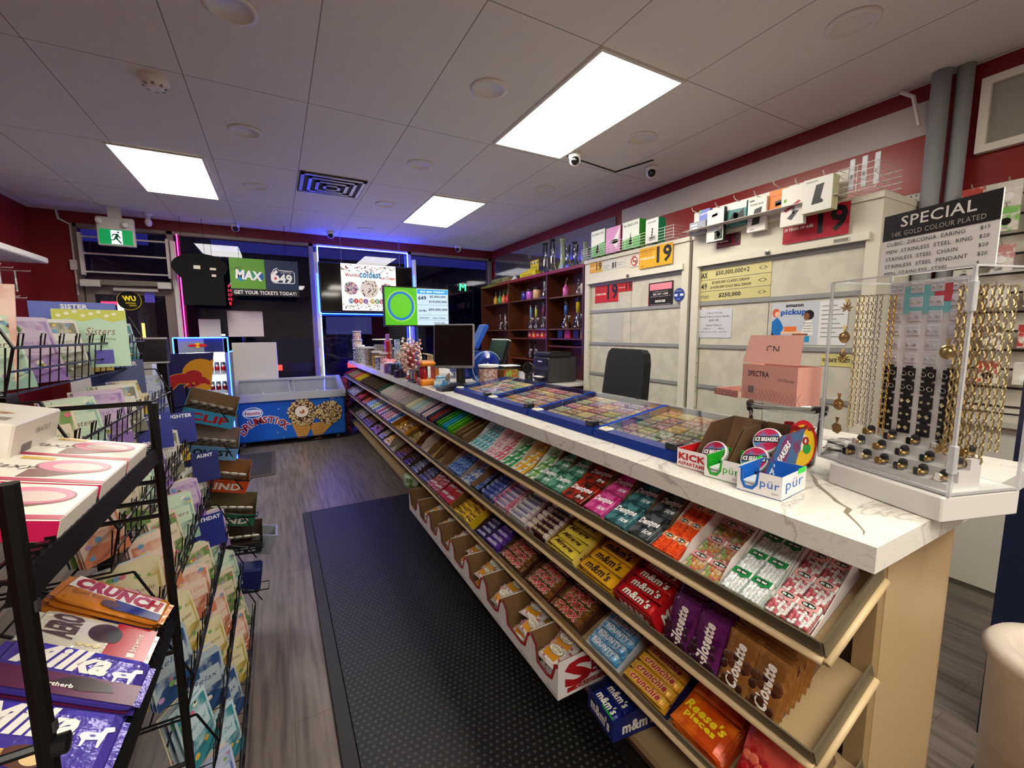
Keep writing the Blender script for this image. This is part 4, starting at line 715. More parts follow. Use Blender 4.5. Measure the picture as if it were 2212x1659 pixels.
def cottage_mb():
    w=MB(); a,b=.12,.10; m=mat('cfc4c0',.15,.0,0,'f4f0ee',70,1,.5,2); rnd=random.Random(2)
    bg=bag_mb(a,b,.028,'c8b4ae','ece6e2','', 'ffffff'); w.v+=bg.v; w.f+=bg.f; w.fm+=[w.mi(bg.m[i]) for i in bg.fm]
    for q in range(26):
        x,y=rnd.uniform(-.4,.4)*a,rnd.uniform(-.4,.4)*b; z=.024+rnd.uniform(0,.003); w.lathe([(0,-.006),(.005,-.003),(.0065,0),(.005,.003),(0,.006)],(x,y,z),mat(rnd.choice(['c87a80','e8dcd8','d8a0a0','b8646c']),.3),6,ax=(rnd.random(),rnd.random(),.3))
    O=V((0,0,.0325)); w.rect(-.034,-.034,.034,.0,O-Z3*.001,X3,Y3,mat('d8941c',.35)); w.disc(0,.008,.036,.02,O,X3,Y3,mat('1c2a24',.4),0,20); w.disc(0,.008,.034,.018,O+Z3*.0003,X3,Y3,mat('efe8d2',.4),0,20)
    w.text('COTTAGE',mat('2a2a20',.4),0,.012,.012,O+Z3*.0006,X3,Y3,w=.05,bold=.02); w.text('COUNTRY',mat('2a2a20',.4),0,-.003,.008,O+Z3*.0006,X3,Y3,w=.036,bold=.02)
    return w
RB=rotm(EX,X3,Z3); xb=[1.13,1.32,1.56,1.76,1.97,2.185,2.40,2.60,2.83,3.06]; cm=cached('cot',cottage_mb)
for i in range(9):
    y0,y1=xb[i],xb[i+1]; me=cached(('bulk',round(y1-y0,3)),lambda:bulk_mb(y1-y0)); nm=['nearest','second','third','fourth','fifth','sixth','seventh','eighth','farthest'][i]
    place('bulk_candy_box',me,None,nm+' white and red open box of bagged candy on the floor-level shelf','candy box','white and red bulk candy boxes' if 0 else None,None,(.8,(y0+y1)/2,.201),RB)
    rnd=random.Random(i)
    for j in range(5 if i<8 else 0):
        place('candy_bag',cm,None,'clear bag of hard candy with gold oval label in the %s floor-level box'%nm,'candy bag','bagged hard candy in the %s box'%nm,None,(.86+.055*(j%3)+.02*rnd.random(),(y0+y1)/2+rnd.uniform(-.03,.03),.203+.012+.028*(j if i<4 else j*.8)*.6),Matrix.Rotation(rnd.uniform(-.3,.3),3,'Z')@RB@Matrix.Rotation(.25+rnd.uniform(-.2,.25),3,'X'))
w=MB(); w.M=None
me=cached('mmblue',lambda:carton_mb(.15,.25,.075,.085,.1,'14206a','0e1438',"m&m's",'f0ede6'))
place('candy_box',me,None,'dark blue candy box with white letters at the near end of the floor-level shelf','candy box',None,None,(.87,.99,.203),Matrix.Rotation(-.12,3,'Z')@RB)
mb1=cached('mmbar',lambda:bar_mb(.13,.045,.02,'16247a',"m&m's",'f0ede6',.6,out='0a0c20'))
for j in range(6): place('candy_bar',mb1,None,'dark blue candy pack with white letters in the blue box','candy bar','dark blue packs in the blue box',None,(.9+.05*(j%3),.985,.21+.024*(j//3)+.02),Matrix.Rotation(-.1,3,'Z')@RB@Matrix.Rotation(.2,3,'X'))
w=MB(); w.rect(-.03,.0,.03,.012,(0,-.001,.07),X3,Z3,mat('3ae03a',.5,0,0),.0005); place('price_tag',cached('tag',lambda:w),None,'neon green price sticker on the blue candy box','price sticker',None,None,(.868,.95,.203),Matrix.Rotation(-.12,3,'Z')@RB)
w=MB(); w.rbox((.9,3.5,.201),(1.0,3.62,.29),mat('4a8a2c',.4,0,0,'d8e4c8',20),.004); w.build('small_box',label='small green printed box alone on the floor-level shelf',cat='box',world=True)
# ================= ON THE COUNTER =================
BL='0d2f86'
def lotto(i,y0,y1):
    nm=['nearest','second','third','farthest'][i]; W_=y1-y0-.006
    t=thing('ticket_display',nm+' blue framed glass-topped lottery ticket display on the countertop','ticket display',(1.27,(y0+y1)/2,1.101)); yc=(y0+y1)/2
    # local: x -0.21..0.21
    def top(x): return .028+(x+.2)*.15
    w=MB(); w.add([(-.215,-W_/2,0),(-.215,W_/2,0),(-.205,-W_/2,.03),(-.205,W_/2,.03),(-.165,-W_/2,.034),(-.165,W_/2,.034),(-.16,-W_/2,0),(-.16,W_/2,0)],[(0,2,3,1),(2,4,5,3),(4,6,7,5),(0,6,4,2),(1,3,5,7)],mat(BL,.3)); w.box((-.16,-W_/2,0),(.21,W_/2,.006),mat(BL,.4)); w.box((.2,-W_/2,.006),(.21,W_/2,.085),mat('1a48a8',.3,0,alpha=.6)); w.build('base',t)
    w=MB(); 
    for s_ in (-1,1): y=s_*(W_/2-.003); w.add([(-.16,y-.003,.006),(.2,y-.003,.006),(.2,y-.003,top(.2)),(-.16,y-.003,top(-.16)),(-.16,y+.003,.006),(.2,y+.003,.006),(.2,y+.003,top(.2)),(-.16,y+.003,top(-.16))],[(0,1,2,3),(7,6,5,4),(3,2,6,7),(0,3,7,4)],mat('1c50c0',.25))
    w.build('side_fin',t)
    w=MB(); w.add([(-.165,-W_/2,top(-.165)),(.21,-W_/2,top(.21)),(.21,W_/2,top(.21)),(-.165,W_/2,top(-.165))],[(0,1,2,3)],clear('display_glass',(.97,.985,1,1),.3,.03)); w.build('glass_top',t)
    w=MB(); w.rbox((-.206,W_/2-.07,.031),(-.165,W_/2-.025,.04),mat('f2f0e6',.4),.003); w.poly([(0,-.014),(.014,0),(0,.014),(-.014,0)],(-.186,W_/2-.048,.0405),-Y3,X3,mat('e8c81c',.4)); w.text('OLG',mat('3a3a2a',.4),0,0,.008,(-.186,W_/2-.048,.041),-Y3,X3); w.build('diamond_tag',t)
    w=MB(); w.rbox((-.2,-W_/2+.01,.03),(-.16,-W_/2+.055,.05),mat('15161c',.3),.003)
    for q in (0,1): w.disc(-.006,.01+q*.018-.02,.006,.006,(-.18,-W_/2+.032,.0505),-Y3,X3,mat('b8b0b0',.4),0,10)
    w.build('lock_box',t)
    rnd=random.Random(i); cols=['c8503a','d8a83a','3a8a5a','4a6ab8','c8c0a8','8a3a6a','e0d8b0','3a9aa8','b83a4a','7a8a3a','d87a9a','e8c84a']
    ny=5;nx=5
    for a in range(nx):
        for b in range(ny):
            x=-.155+a*.071; ww=(W_-.02)/ny; c,c2=rnd.sample(cols,2)
            def mk(c=c,c2=c2,ww=ww,a=a,b=b):
                w=MB(); w.rect(-ww/2+.002,-.033,ww/2-.002,.033,(0,0,0),-Y3,X3,mat(c,.35,0,0,c2,60),.0008); w.rect(-ww*.38,.008,ww*.38,.026,(0,0,.0003),-Y3,X3,mat('f0ead2',.4)); w.text(['CASH','BINGO','LUCKY','GOLD','WILD','WIN'][(a*5+b)%6],mat(c2,.4),0,.017,.014,(0,0,.0006),-Y3,X3,w=ww*.6,bold=.05)
                for q in range(3): w.disc(-ww*.25+q*ww*.25,-.012,.007,.007,(0,0,.0004),-Y3,X3,mat('f0ead2',.4),0,8)
                return w
            mk().build('lottery_ticket',label='scratch ticket under the glass of the %s ticket display'%nm,cat='lottery ticket',group='tickets in the %s ticket display'%nm,loc=(1.27+x+.037,yc-W_/2+.01+ww*(b+.5),1.101+.016+max(0,(x+.16))*.15),rot=(0,-.148,0))
for i,(a,b) in enumerate([(.88,1.28),(1.285,1.77),(1.775,2.255),(2.26,2.76)]): lotto(i,a,b)
MB().rect(0,0,.36,.07,(.965,2.0,1.1003),-Y3,X3,mat('f4f6f4',.12),.0).build('counter_notice',label='clear white tape strip on the countertop in front of the ticket displays',cat='tape',world=True) if 0 else None
# gum boxes
def gumbox(x,y,a,b,h,rot,c,front,lab,side=True,nck=True):
    t=thing('gum_box',lab,'gum box',(x,y,1.1005),0); wm_=mat('f0eeee',.4); ic=mat(c,.4); w=MB(Matrix.Rotation(rot,4,'Z')@Matrix(((0,1,0,0),(-1,0,0,0),(0,0,1,0),(0,0,0,1))))
    # local: X right (=-Y world), Y back (=+X world)
    f=[(-a/2,0),(a/2,0),(a/2,h),(a*.02,h),(-a*.05,h*.9),(-a*.08,h*.45),(-a*.16,h*.28),(-a*.3,h*.28),(-a*.36,h*.5),(-a*.38,h*.98),(-a/2,h)] if nck else [(-a/2,0),(a/2,0),(a/2,h),(-a/2,h)]
    w.poly(f,(0,0,0),X3,Z3,wm_); w.poly(f[::-1],(0,.002,0),X3,Z3,ic)
    for (o,r) in (((a/2,0,0),Y3),((a/2,b,0),-X3),((-a/2,b,0),-Y3)):
        L=b if abs(r.y) else a; w.rect(0,0,L,h*1.02,o,r,Z3,wm_); n=r.cross(Z3); w.poly([(0,0),(0,h*1.02),(L,h*1.02),(L,0)],V(o)-n*.002,r,Z3,ic)
    w.box((-a/2,0,0),(a/2,b,.002),ic)
    if nck:
        w.poly([(-a*.38,h),(-a*.36,h*.5),(-a*.3,h*.28),(-a*.16,h*.28),(-a*.08,h*.45),(-a*.05,h*.9),(0,h),(-.0,h*.88),(-a*.02,h*.42),(-a*.13,h*.16),(-a*.33,h*.16),(-a*.42,h*.46),(-a*.43,h)][::-1],(0,-.0006,0),X3,Z3,ic)
        w.text(front,mat(c,.4),a*.24,h*.5,h*.42,(0,-.0008,0),X3,Z3,w=a*.42,bold=.0); w.text('gum',mat('888888',.4),a*.36,h*.2,h*.1,(0,-.0008,0),X3,Z3); w.text(front,mat(c,.4),b*.5,h*.5,h*.55,(a/2+.0008,0,0),Y3,Z3,w=b*.7); 
    else: w.text('KICK',mat('b8141c',.4),-.0,h*.62,h*.34,(0,-.0008,0),X3,Z3,w=a*.85,bold=.06); w.text('ASPARTAME',mat('b8141c',.4),0,h*.24,h*.18,(0,-.0008,0),X3,Z3,w=a*.9,bold=.03)
    w.build('box_shell',t)
    w=MB(Matrix.Rotation(rot,4,'Z')@Matrix(((0,1,0,0),(-1,0,0,0),(0,0,1,0),(0,0,0,1)))); 
    for q in range(3): w.rbox((-a*.4,.006,.003+q*.009),(a*.1,b*.5,.011+q*.009),mat('e2e8ea',.3),.003)
    w.build('gum_sleeve',t)
    w=MB(Matrix.Rotation(rot,4,'Z')@Matrix(((0,1,0,0),(-1,0,0,0),(0,0,1,0),(0,0,0,1)))); w.rect(b*.62,h*.86,b*.95,h*1.1,(a/2+.0012,0,0),Y3,Z3,mat('3ae04a',.5),.0005); w.build('price_sticker',t)
gumbox(1.02,.60,.105,.135,.058,.12,'1667c8','pür','white gum box with blue interior and blue lettering, nearest of the three gum boxes')
gumbox(1.035,.71,.10,.13,.058,.12,'12a01c','pür','white gum box with green interior and lettering, middle of the three gum boxes')
gumbox(1.045,.815,.095,.12,.055,.1,'c01820','KICK','white gum box with red interior and red lettering, farthest of the three gum boxes',nck=False)
# brown mint display with tins
BR='5f4630'; t=thing('mint_display','tall brown cardboard display with two leaning bays behind the gum boxes','display box',(1.18,.74,1.101),0)
for i,(yy,lab) in enumerate(((.80,'l'),(.69,'r'))):
    w=MB(Matrix.Translation(V((1.17,yy,1.101)))@Matrix.Rotation(-.0,4,'Z')); a,dp,h=.052,.07,.13
    for s_ in (-1,1): w.add([(-dp,s_*a,0),(dp,s_*a,0),(dp+.05,s_*a,h),(-dp+.075,s_*a,h*.92),(-dp-.0,s_*a,.02),(-dp,s_*a*.96,0),(dp,s_*a*.96,0),(dp+.05,s_*a*.96,h),(-dp+.075,s_*a*.96,h*.92),(-dp,s_*a*.96,.02)],[(0,1,2,3,4),(9,8,7,6,5),(3,2,7,8),(4,3,8,9)],mat(BR,.6))
    w.add([(dp,-a,0),(dp,a,0),(dp+.05,a,h),(dp+.05,-a,h)],[(0,1,2,3)],mat('7a5c40',.6)); w.add([(dp,-a,0),(dp,a,0),(-dp,a,0),(-dp,-a,0)],[(0,1,2,3)],mat(BR,.6)); w.add([(-dp,-a,0),(-dp,a,0),(-dp,a,.03),(-dp,-a,.03)],[(0,3,2,1)],mat('3a2a50',.5))
    if i==1:
        w.add([(-dp,-a-.0008,0),(dp,-a-.0008,0),(dp+.05,-a-.0008,h),(-dp+.075,-a-.0008,h*.92),(-dp,-a-.0008,.02)],[(0,1,2,3,4)],mat('2a6aa0',.3,0,0,'7a2060',30)); w.text('ICE BREAKERS',mat('ffffff',.4),.0,.055,.022,V((0,-a-.0016,0)),V((1,0,0)),Z3,w=.12,rot=.8,bold=.06)
    w.v=[v for v in w.v]; w.build('display_bay',t,world=True)
def tin(x,y,z,c2,lab,al=-.9):
    w=MB(); w.lathe([(.036,-.008),(.038,-.006),(.038,.006),(.036,.009),(0,.009)],(0,0,0),mat('f0f0f4',.25),28); O=V((0,0,.0093)); w.disc(0,0,.034,.034,O,X3,Y3,mat('4a8ac8',.3,0,0,c2,30),0,28); w.rect(-.033,-.009,.033,.011,O+Z3*.0002,X3,Y3,mat('12161c',.4)); w.text('ICE BREAKERS',mat('ffffff',.4),0,.001,.012,O+Z3*.0005,X3,Y3,w=.06,bold=.06); w.text('DUO',mat('b8183a',.4),.01,-.017,.009,O+Z3*.0005,X3,Y3,bold=.06)
    w.build('mint_tin',label=lab,cat='mint tin',loc=(x,y,z),rot=Matrix.Rotation(-math.pi/2,3,'Z')@Matrix.Rotation(.95,3,'X')@Matrix.Rotation(.2,3,'Z'))
tin(1.15,.69,1.145,'c82a5a','round white mint tin lower in the right bay of the brown display'); tin(1.195,.685,1.195,'c82a5a','round white mint tin upper in the right bay of the brown display'); tin(1.13,.80,1.14,'a01c3a','round dark red mint tin in the left bay of the brown display')
# clear candy tub with ring candy label, pink flip box on it
t=thing('candy_tub','large clear plastic tub of ring candy beside the jewellery case','candy tub',(1.345,.725,1.101)); ac=clear('acrylic',(.96,.98,1,1),.12)
w=MB(); w.lathe([(.07,0),(.085,.01),(.098,.155),(.104,.158),(.104,.17)],(0,0,0),ac,28); w.build('tub_wall',t,smooth=True); w=MB(); w.lathe([(.106,.17),(.106,.182),(.1,.186),(0,.187)],(0,0,0),clear('lid_plastic',(.93,.93,.95,1),.2,.1),28); w.build('lid',t,smooth=True)
w=MB(); Mlab=Matrix.Rotation(.75,4,'Z'); w=MB(Mlab); w.disc(0,.085,.036,.068,(-.102,-.02,0),-Y3,Z3,mat('c81c24',.35),0,20); w.disc(0,.08,.031,.06,(-.1025,-.02,0),-Y3,Z3,mat('e8c01c',.35),0,20); w.disc(-.002,.09,.017,.024,(-.103,-.02,0),-Y3,Z3,mat('f4f0e6',.4),0,12); w.disc(-.012,.072,.01,.016,(-.1035,-.02,0),-Y3,Z3,mat('1c6ac0',.4),0,10); w.disc(.012,.072,.01,.016,(-.1035,-.02,0),-Y3,Z3,mat('2a9a3a',.4),0,10); w.text('RingPop',mat('8a1018',.4),0,.128,.017,(-.1035,-.02,0),-Y3,Z3,w=.058,bold=.08); w.text('30',mat('a01820',.4),0,.094,.022,(-.104,-.02,0),-Y3,Z3,bold=.05); w.build('oval_label',t)
rnd=random.Random(9)
for q in range(22):
    a=rnd.random()*6.28; r=.055*math.sqrt(rnd.random()); w=MB(); w.rbox((-.02,-.014,-.006),(.02,.014,.006),mat(rnd.choice(['c82a3a','e05a7a','3aa88a','8a3a9a','d8d0d0']),.3),.005); w.build('wrapped_candy',label='wrapped ring candy inside the clear tub beside the jewellery case',cat='candy',group='wrapped candy in the clear tub',loc=(1.345+r*math.cos(a),.725+r*math.sin(a),1.115+rnd.random()*.1),rot=(rnd.random(),rnd.random(),rnd.random()*3))
PK='e2a596'
t=thing('pink_carton','salmon pink flip-top carton standing open on the clear candy tub','carton',(1.33,.74,1.29)); w=MB(Matrix.Rotation(-.2,4,'Z')); a=.095
w.box((-.045,-a,0),(.045,a,.11),mat(PK,.5,alpha=1),('+z',)); w.add([(-.02,-a*.9,.2),(-.045,-a*1.02,.115),(-.045,a*1.02,.115),(-.02,a*1.0,.2)],[(0,3,2,1)],mat('e8ac9c',.5)); 
w.add([(-.018,-a*.9,.2),(-.043,-a*1.02,.115),(-.043,a*1.02,.115),(-.018,a*1.0,.2)],[(0,1,2,3)],mat('d89a8c',.5))
O=V((-.0455,0,0)); w.text('SPECTRA',mat('3a2a2a',.5),-.035,.082,.016,O,-Y3,Z3,w=.075,bold=.02); w.text('24 Pieces',mat('6a4a44',.5),.06,.07,.009,O,-Y3,Z3); w.rect(-.07,.02,-.045,.045,O,-Y3,Z3,mat('c8b0a4',.5))
for q in range(7): w.rect(-.068+q*.003,.022,-.0665+q*.003,.043,O-X3*.0004,-Y3,Z3,mat('3a2a2a',.5))
for q in range(16): xx=-.09+q*.012; w.poly([(xx,.002),(xx+.001,.002),(xx+.018,.02+.02*abs(math.sin(q*.5))),(xx+.017,.02+.02*abs(math.sin(q*.5)))],O-X3*.0003,-Y3,Z3,mat('b0706a',.5)); w.poly([(xx+.018,.002),(xx+.019,.002),(xx+.001,.02+.02*abs(math.cos(q*.4))),(xx,.02+.02*abs(math.cos(q*.4)))],O-X3*.0003,-Y3,Z3,mat('b0706a',.5))
w.text('CN',mat('4a3430',.5),0,.158,.022,V((-.034,0,0)),-Y3,Z3); w.build('carton_body',t)
w=MB(Matrix.Rotation(-.2,4,'Z')); w.box((-.06,a,0),(.05,a+.1,.003),mat('d8b8a8',.5)); w.box((-.06,a,0),(-.057,a+.1,.022),mat('c88a80',.5,0,0,'a86a64',150)); w.box((-.06,a+.097,0),(.05,a+.1,.022),mat('c88a80',.5)); w.build('open_tray',t)
# ---- jewellery case
base=V((1.295,.60,1.16)); r_=V((-.30,-.954,0)).normalized(); b_=V((.954,-.30,0)); cw,cd_,ch=.30,.19,.47
MB(Matrix(((r_.x,b_.x,0,base.x),(r_.y,b_.y,0,base.y),(0,0,1,1.101),(0,0,0,1)))).rbox((.045,-.015,0),(.30,.20,.055),mat('d8d6d2',.4),.003).build('display_riser',label='low white block under the jewellery case on the countertop end',cat='display block',world=True)
MC_=Matrix(((r_.x,b_.x,0,base.x),(r_.y,b_.y,0,base.y),(0,0,1,1.157),(0,0,0,1)))
t=place('jewellery_case',None,None,'tall clear acrylic jewellery case with rings, earrings and chains on the counter end','jewellery case',None,None,MC_.translation,MC_.to_3x3()); 
# local x right 0..cw, y back 0..cd, z up
ac2=clear('case_acrylic',(.975,.98,.985,1),.10)
wh_=mat('e6e4e2',.5); eg=mat('d4d6d8',.15,.0,0,None,40,.55)
w=MB(); w.box((0,0,0),(cw,cd_,.006),wh_); w.build('case_base',t)
w=MB(); w.rect(0,0,cw,ch,(0,0,0),X3,Z3,ac2); w.build('front_pane',t); w=MB(); w.rect(0,0,cd_,ch,(cw,0,0),Y3,Z3,ac2); w.build('right_pane',t); w=MB(); w.rect(0,0,cd_,ch,(0,cd_,0),-Y3,Z3,ac2); w.build('left_pane',t); w=MB(); w.rect(0,0,cw,cd_,(0,0,ch),X3,Y3,ac2); w.build('top_pane',t)
w=MB()
for x,y in ((0,0),(cw,0),(cw,cd_),(0,cd_)): w.box((x-.003,y-.003,0),(x+.003,y+.003,ch),eg)
for z in (.004,ch): w.box((0,-.002,z-.002),(cw,.002,z+.002),eg); w.box((0,cd_-.002,z-.002),(cw,cd_+.002,z+.002),eg); w.box((-.002,0,z-.002),(.002,cd_,z+.002),eg); w.box((cw-.002,0,z-.002),(cw+.002,cd_,z+.002),eg)
w.build('case_edge',t)
for z in (.05,.38): MB().rbox((cw-.006,-.008,z),(cw+.008,.004,z+.06),eg,.002).build('hinge',t)
w=MB(); w.box((.065,.105,.0),(.235,.115,.46),wh_); w.build('earring_board',t)
w=MB()
for k,(y0,z) in enumerate(((.015,.02),(.045,.045),(.075,.07))): w.box((.04,y0,.006),(cw-.015,y0+.03,z),mat('dcdad8',.5))
w.build('ring_steps',t)
w=MB(); w.rect(.1,.385,.2,.45,(0,.103,0),X3,Z3,mat('8ad8dc',.3,alpha=.8)); w.rect(.165,.41,.2,.45,(0,.1025,0),X3,Z3,mat('d0505a',.3)); w.build('reflective_card',t)
def loc(x,y,z): return MC_@V((x,y,z))
R3=MC_.to_3x3(); gold=mat('b89c66',.3,.85); sil=mat('d8d4cc',.2,.9)
def ring_mb(kind):
    w=MB(); g=gold if kind!=1 else mat('d8c8a0',.25,.9); w.tube([(.0095*math.cos(a),0,.0095+.0095*math.sin(a)) for a in [i*.45 for i in range(14)]],.0028,g,6,True); w.rbox((-.007,-.0055,.016),(.007,.0055,.0235),g,.002)
    w.rbox((-.0045,-.0062,.0175),(.0045,.0062,.0238),mat(['1a1614','f0ece2','8a6a2a','2a2438'][kind],.15,.3),.001); w.v=[V((v.x*1.15,-(v.z-.006)*1.0,(v.y+.008)*1.3)) for v in w.v]
    w.lathe([(.0085,0),(.0095,.006),(.008,.017),(.004,.021),(0,.022)],(0,.004,.004),mat('17131a',.6),12); return w
rm=[cached(('ring',k),lambda k=k:ring_mb(k)) for k in range(4)]
idx=0
for row,(y,z,n) in enumerate(((.03,.021,6),(.06,.046,5),(.09,.071,5))):
    for k in range(n):
        x=.058+k*(cw-.09)/(n-1) if n>1 else .1
        place('ring',rm[(row+k)%4],None,'chunky ring on black cone, %s from the left on the %s step of the case'%(['first','second','third','fourth','fifth','sixth'][k],['lowest','middle','top'][row]),'ring',None,None,loc(x,y,z),R3); idx+=1
def earcard(kind):
    w=MB()
    if kind==0: w.rbox((-.014,-.002,-.012),(.014,0,.012),mat('d4d2da',.4),.001); cs='e8e4e0'
    else: w.rbox((-.0145,-.003,-.014),(.0145,0,.014),mat('14110f',.5),.001); w.box((-.007,-.0025,.014),(.007,0,.019),mat('14110f',.5)); cs='d8cfae'
    for s_ in (-1,1):
        if kind==2: w.tube([(s_*.008+.0055*math.cos(a),-.006-.002*math.sin(a),.0055*math.sin(a)) for a in [i*.7 for i in range(9)]],.0011,sil,5,True)
        elif kind==3: w.add([(s_*.0075,-.006,.006),(s_*.0075+.006,-.006,0),(s_*.0075,-.006,-.006),(s_*.0075-.006,-.006,0),(s_*.0075,-.009,0)],[(0,4,1),(1,4,2),(2,4,3),(3,4,0)],mat('e2d6b0',.2,.7))
        else: w.lathe([(.0032,0),(.0032,.003),(0,.0045)],(s_*.0075,-.002,0),mat(cs,.12,.6),8,ax=(0,-1,0))
    return w
em=[cached(('ear',k),lambda k=k:earcard(k)) for k in range(4)]
for r in range(11):
    for c in range(4):
        z=.445-r*.0335-(.004 if r>5 else 0); x=.085+c*.0425; kind=0 if r<6 else (2 if r<8 else (3 if (r+c)%2 else 1))
        place('earring_card',em[kind],None,('white earring card with sparkling studs' if kind==0 else 'black earring card with silver hoops' if kind==2 else 'black earring card with gold toned studs')+' on the board in the case','earrings',['white stud cards in the case','black round stud cards in the case','black hoop cards in the case','black diamond stud cards in the case'][kind] if 0 else ('white earring cards in the case' if kind==0 else 'black hoop cards in the case' if kind==2 else 'black stud cards in the case'),None,loc(x,.104,z),R3)
def chain_mb(L,r,g):
    w=MB(); n=int(L/(r*2.6))
    for s_ in (-1,1):
        for i in range(n):
            z=-i*r*2.6; a=math.pi/2*(i%2); w.tube([(s_*.006+r*math.cos(q)*math.cos(a)*.8,r*math.cos(q)*math.sin(a)*.8,z+r*1.5*math.sin(q)) for q in [k*1.05 for k in range(6)]],r*.33,g,4,True)
    return w
for i,(x,y,L,r,g,nm) in enumerate([(.028,.06,.36,.0042,'c8b484','left, outermost'),(.04,.075,.34,.0042,'b8a88c','left, second'),(.05,.09,.38,.0036,'9a948c','left, third'),(.078,.098,.36,.003,'c8a050','left of the earring board'),(.256,.05,.36,.0055,'b09a6a','right, front'),(.268,.075,.40,.0055,'a89060','right, second'),(.278,.1,.38,.005,'b8a478','right, third'),(.285,.13,.36,.0045,'c8b888','right, rearmost'),(.248,.08,.34,.005,'a08a58','beside the hinge')]):
    chain_mb(L,r,mat(g,.4,.75)).build('chain_necklace',label='hanging gold toned chain necklace in the case, %s'%nm,cat='necklace',loc=loc(x,y,.43),rot=R3)
w=MB(); w.tube([(.0,.06,.435),(.08,.1,.435)],.0015,sil,5); w.tube([(.25,.05,.435),(.29,.14,.435)],.0015,sil,5); w.build('hanging_rod',t)
def pendant(kind,x,y,z,lab):
    w=MB(); w.add([(-.006,0,.028),(.006,0,.028),(0,-.003,.012),(0,.003,.012)],[(0,1,2),(1,0,3),(0,2,3),(1,3,2)],gold)
    if kind==0:
        for a in (-1.9,-1.2,-.55,0,.55,1.2,1.9): 
            l=.022 if abs(a)<1.3 else .014; d=V((math.sin(a),0,math.cos(a))); q=V((d.z,0,-d.x)); w.add([(0,0,0),d*l*.5+q*.003,d*l,d*l*.5-q*.003,d*l*.5-Y3*.002],[(0,1,4),(1,2,4),(2,3,4),(3,0,4)],gold)
    else: w.lathe([(.014,-.002),(.016,0),(.013,.002),(.009,.0015),(.006,.004),(0,.005)],(0,0,-.002),gold,12 if kind==1 else 6,ax=(0,-1,0))
    w.build('pendant',label=lab,cat='pendant',loc=loc(x,y,z),rot=R3)
for k,(kind,z,l) in enumerate([(0,.40,'leaf shaped gold pendant at the top left of the case'),(1,.33,'round gold pendant below the leaf pendant'),(0,.27,'spiky gold pendant below the round one'),(1,.15,'round bead gold pendant lower left of the case'),(2,.085,'wide half-round gold pendant at the bottom left of the case')]): pendant(kind,.017,.03,z,l)
pendant(0,.265,.02,.085,'leaf shaped gold pendant near the case hinge'); pendant(1,.25,.03,.3,'round gold pendant on the right chains')
# SPECIAL sign on the case
w=MB(MC_@Matrix.Translation(V((.062,.07,ch+.003)))); sw,sh=.225,.15
w.rect(0,0,sw,sh,(0,0,0),X3,Z3,mat('eceae4',.4),.003); w.rect(0,sh*.60,sw,sh,(0,-.0006,0),X3,Z3,mat('1a1714',.4)); O=V((0,-.0012,0)); dk=mat('1c1916',.5)
w.text('SPECIAL',mat('f0ece2',.4),sw*.5,sh*.86,.024,O,X3,Z3,w=.145,bold=.01); w.text('14K GOLD COLOUR PLATED',mat('b8b2a8',.4),sw*.5,sh*.68,.011,O,X3,Z3,w=.18)
for k,(a,b) in enumerate([('CUBIC  ZIRCONIA  EARING','$15'),('MEN  STAINLESS  STEEL  RING','$20'),('STAINLESS  STEEL  CHAIN','$20'),('STAINLESS  STEEL  PENDANT','$20'),('MEN  STAINLESS  STEEL','$')]): z=sh*.53-k*.0175; w.text(a,dk,.012,z,.0085,O,X3,Z3,al='L'); w.text(b,dk,sw-.03,z,.0085,O,X3,Z3,al='L')
w.build('price_sign',label='black and white special price list sign standing on the jewellery case',cat='sign',world=True)
# papers under the case end
rnd=random.Random(5)
for k in range(7):
    w=MB(Matrix.Translation(V((1.62,.62,1.101+k*.006)))@Matrix.Rotation(rnd.uniform(-.5,.5),4,'Z')); w.rect(-.07,-.1,.07,.1,(0,0,.004),X3,Y3,mat('c8c4c0',.5,0,0,'5a5654',40),.003); w.build('paper_booklet',label='loose printed booklet in the pile behind the jewellery case',cat='booklet',group='booklets behind the jewellery case',world=True)
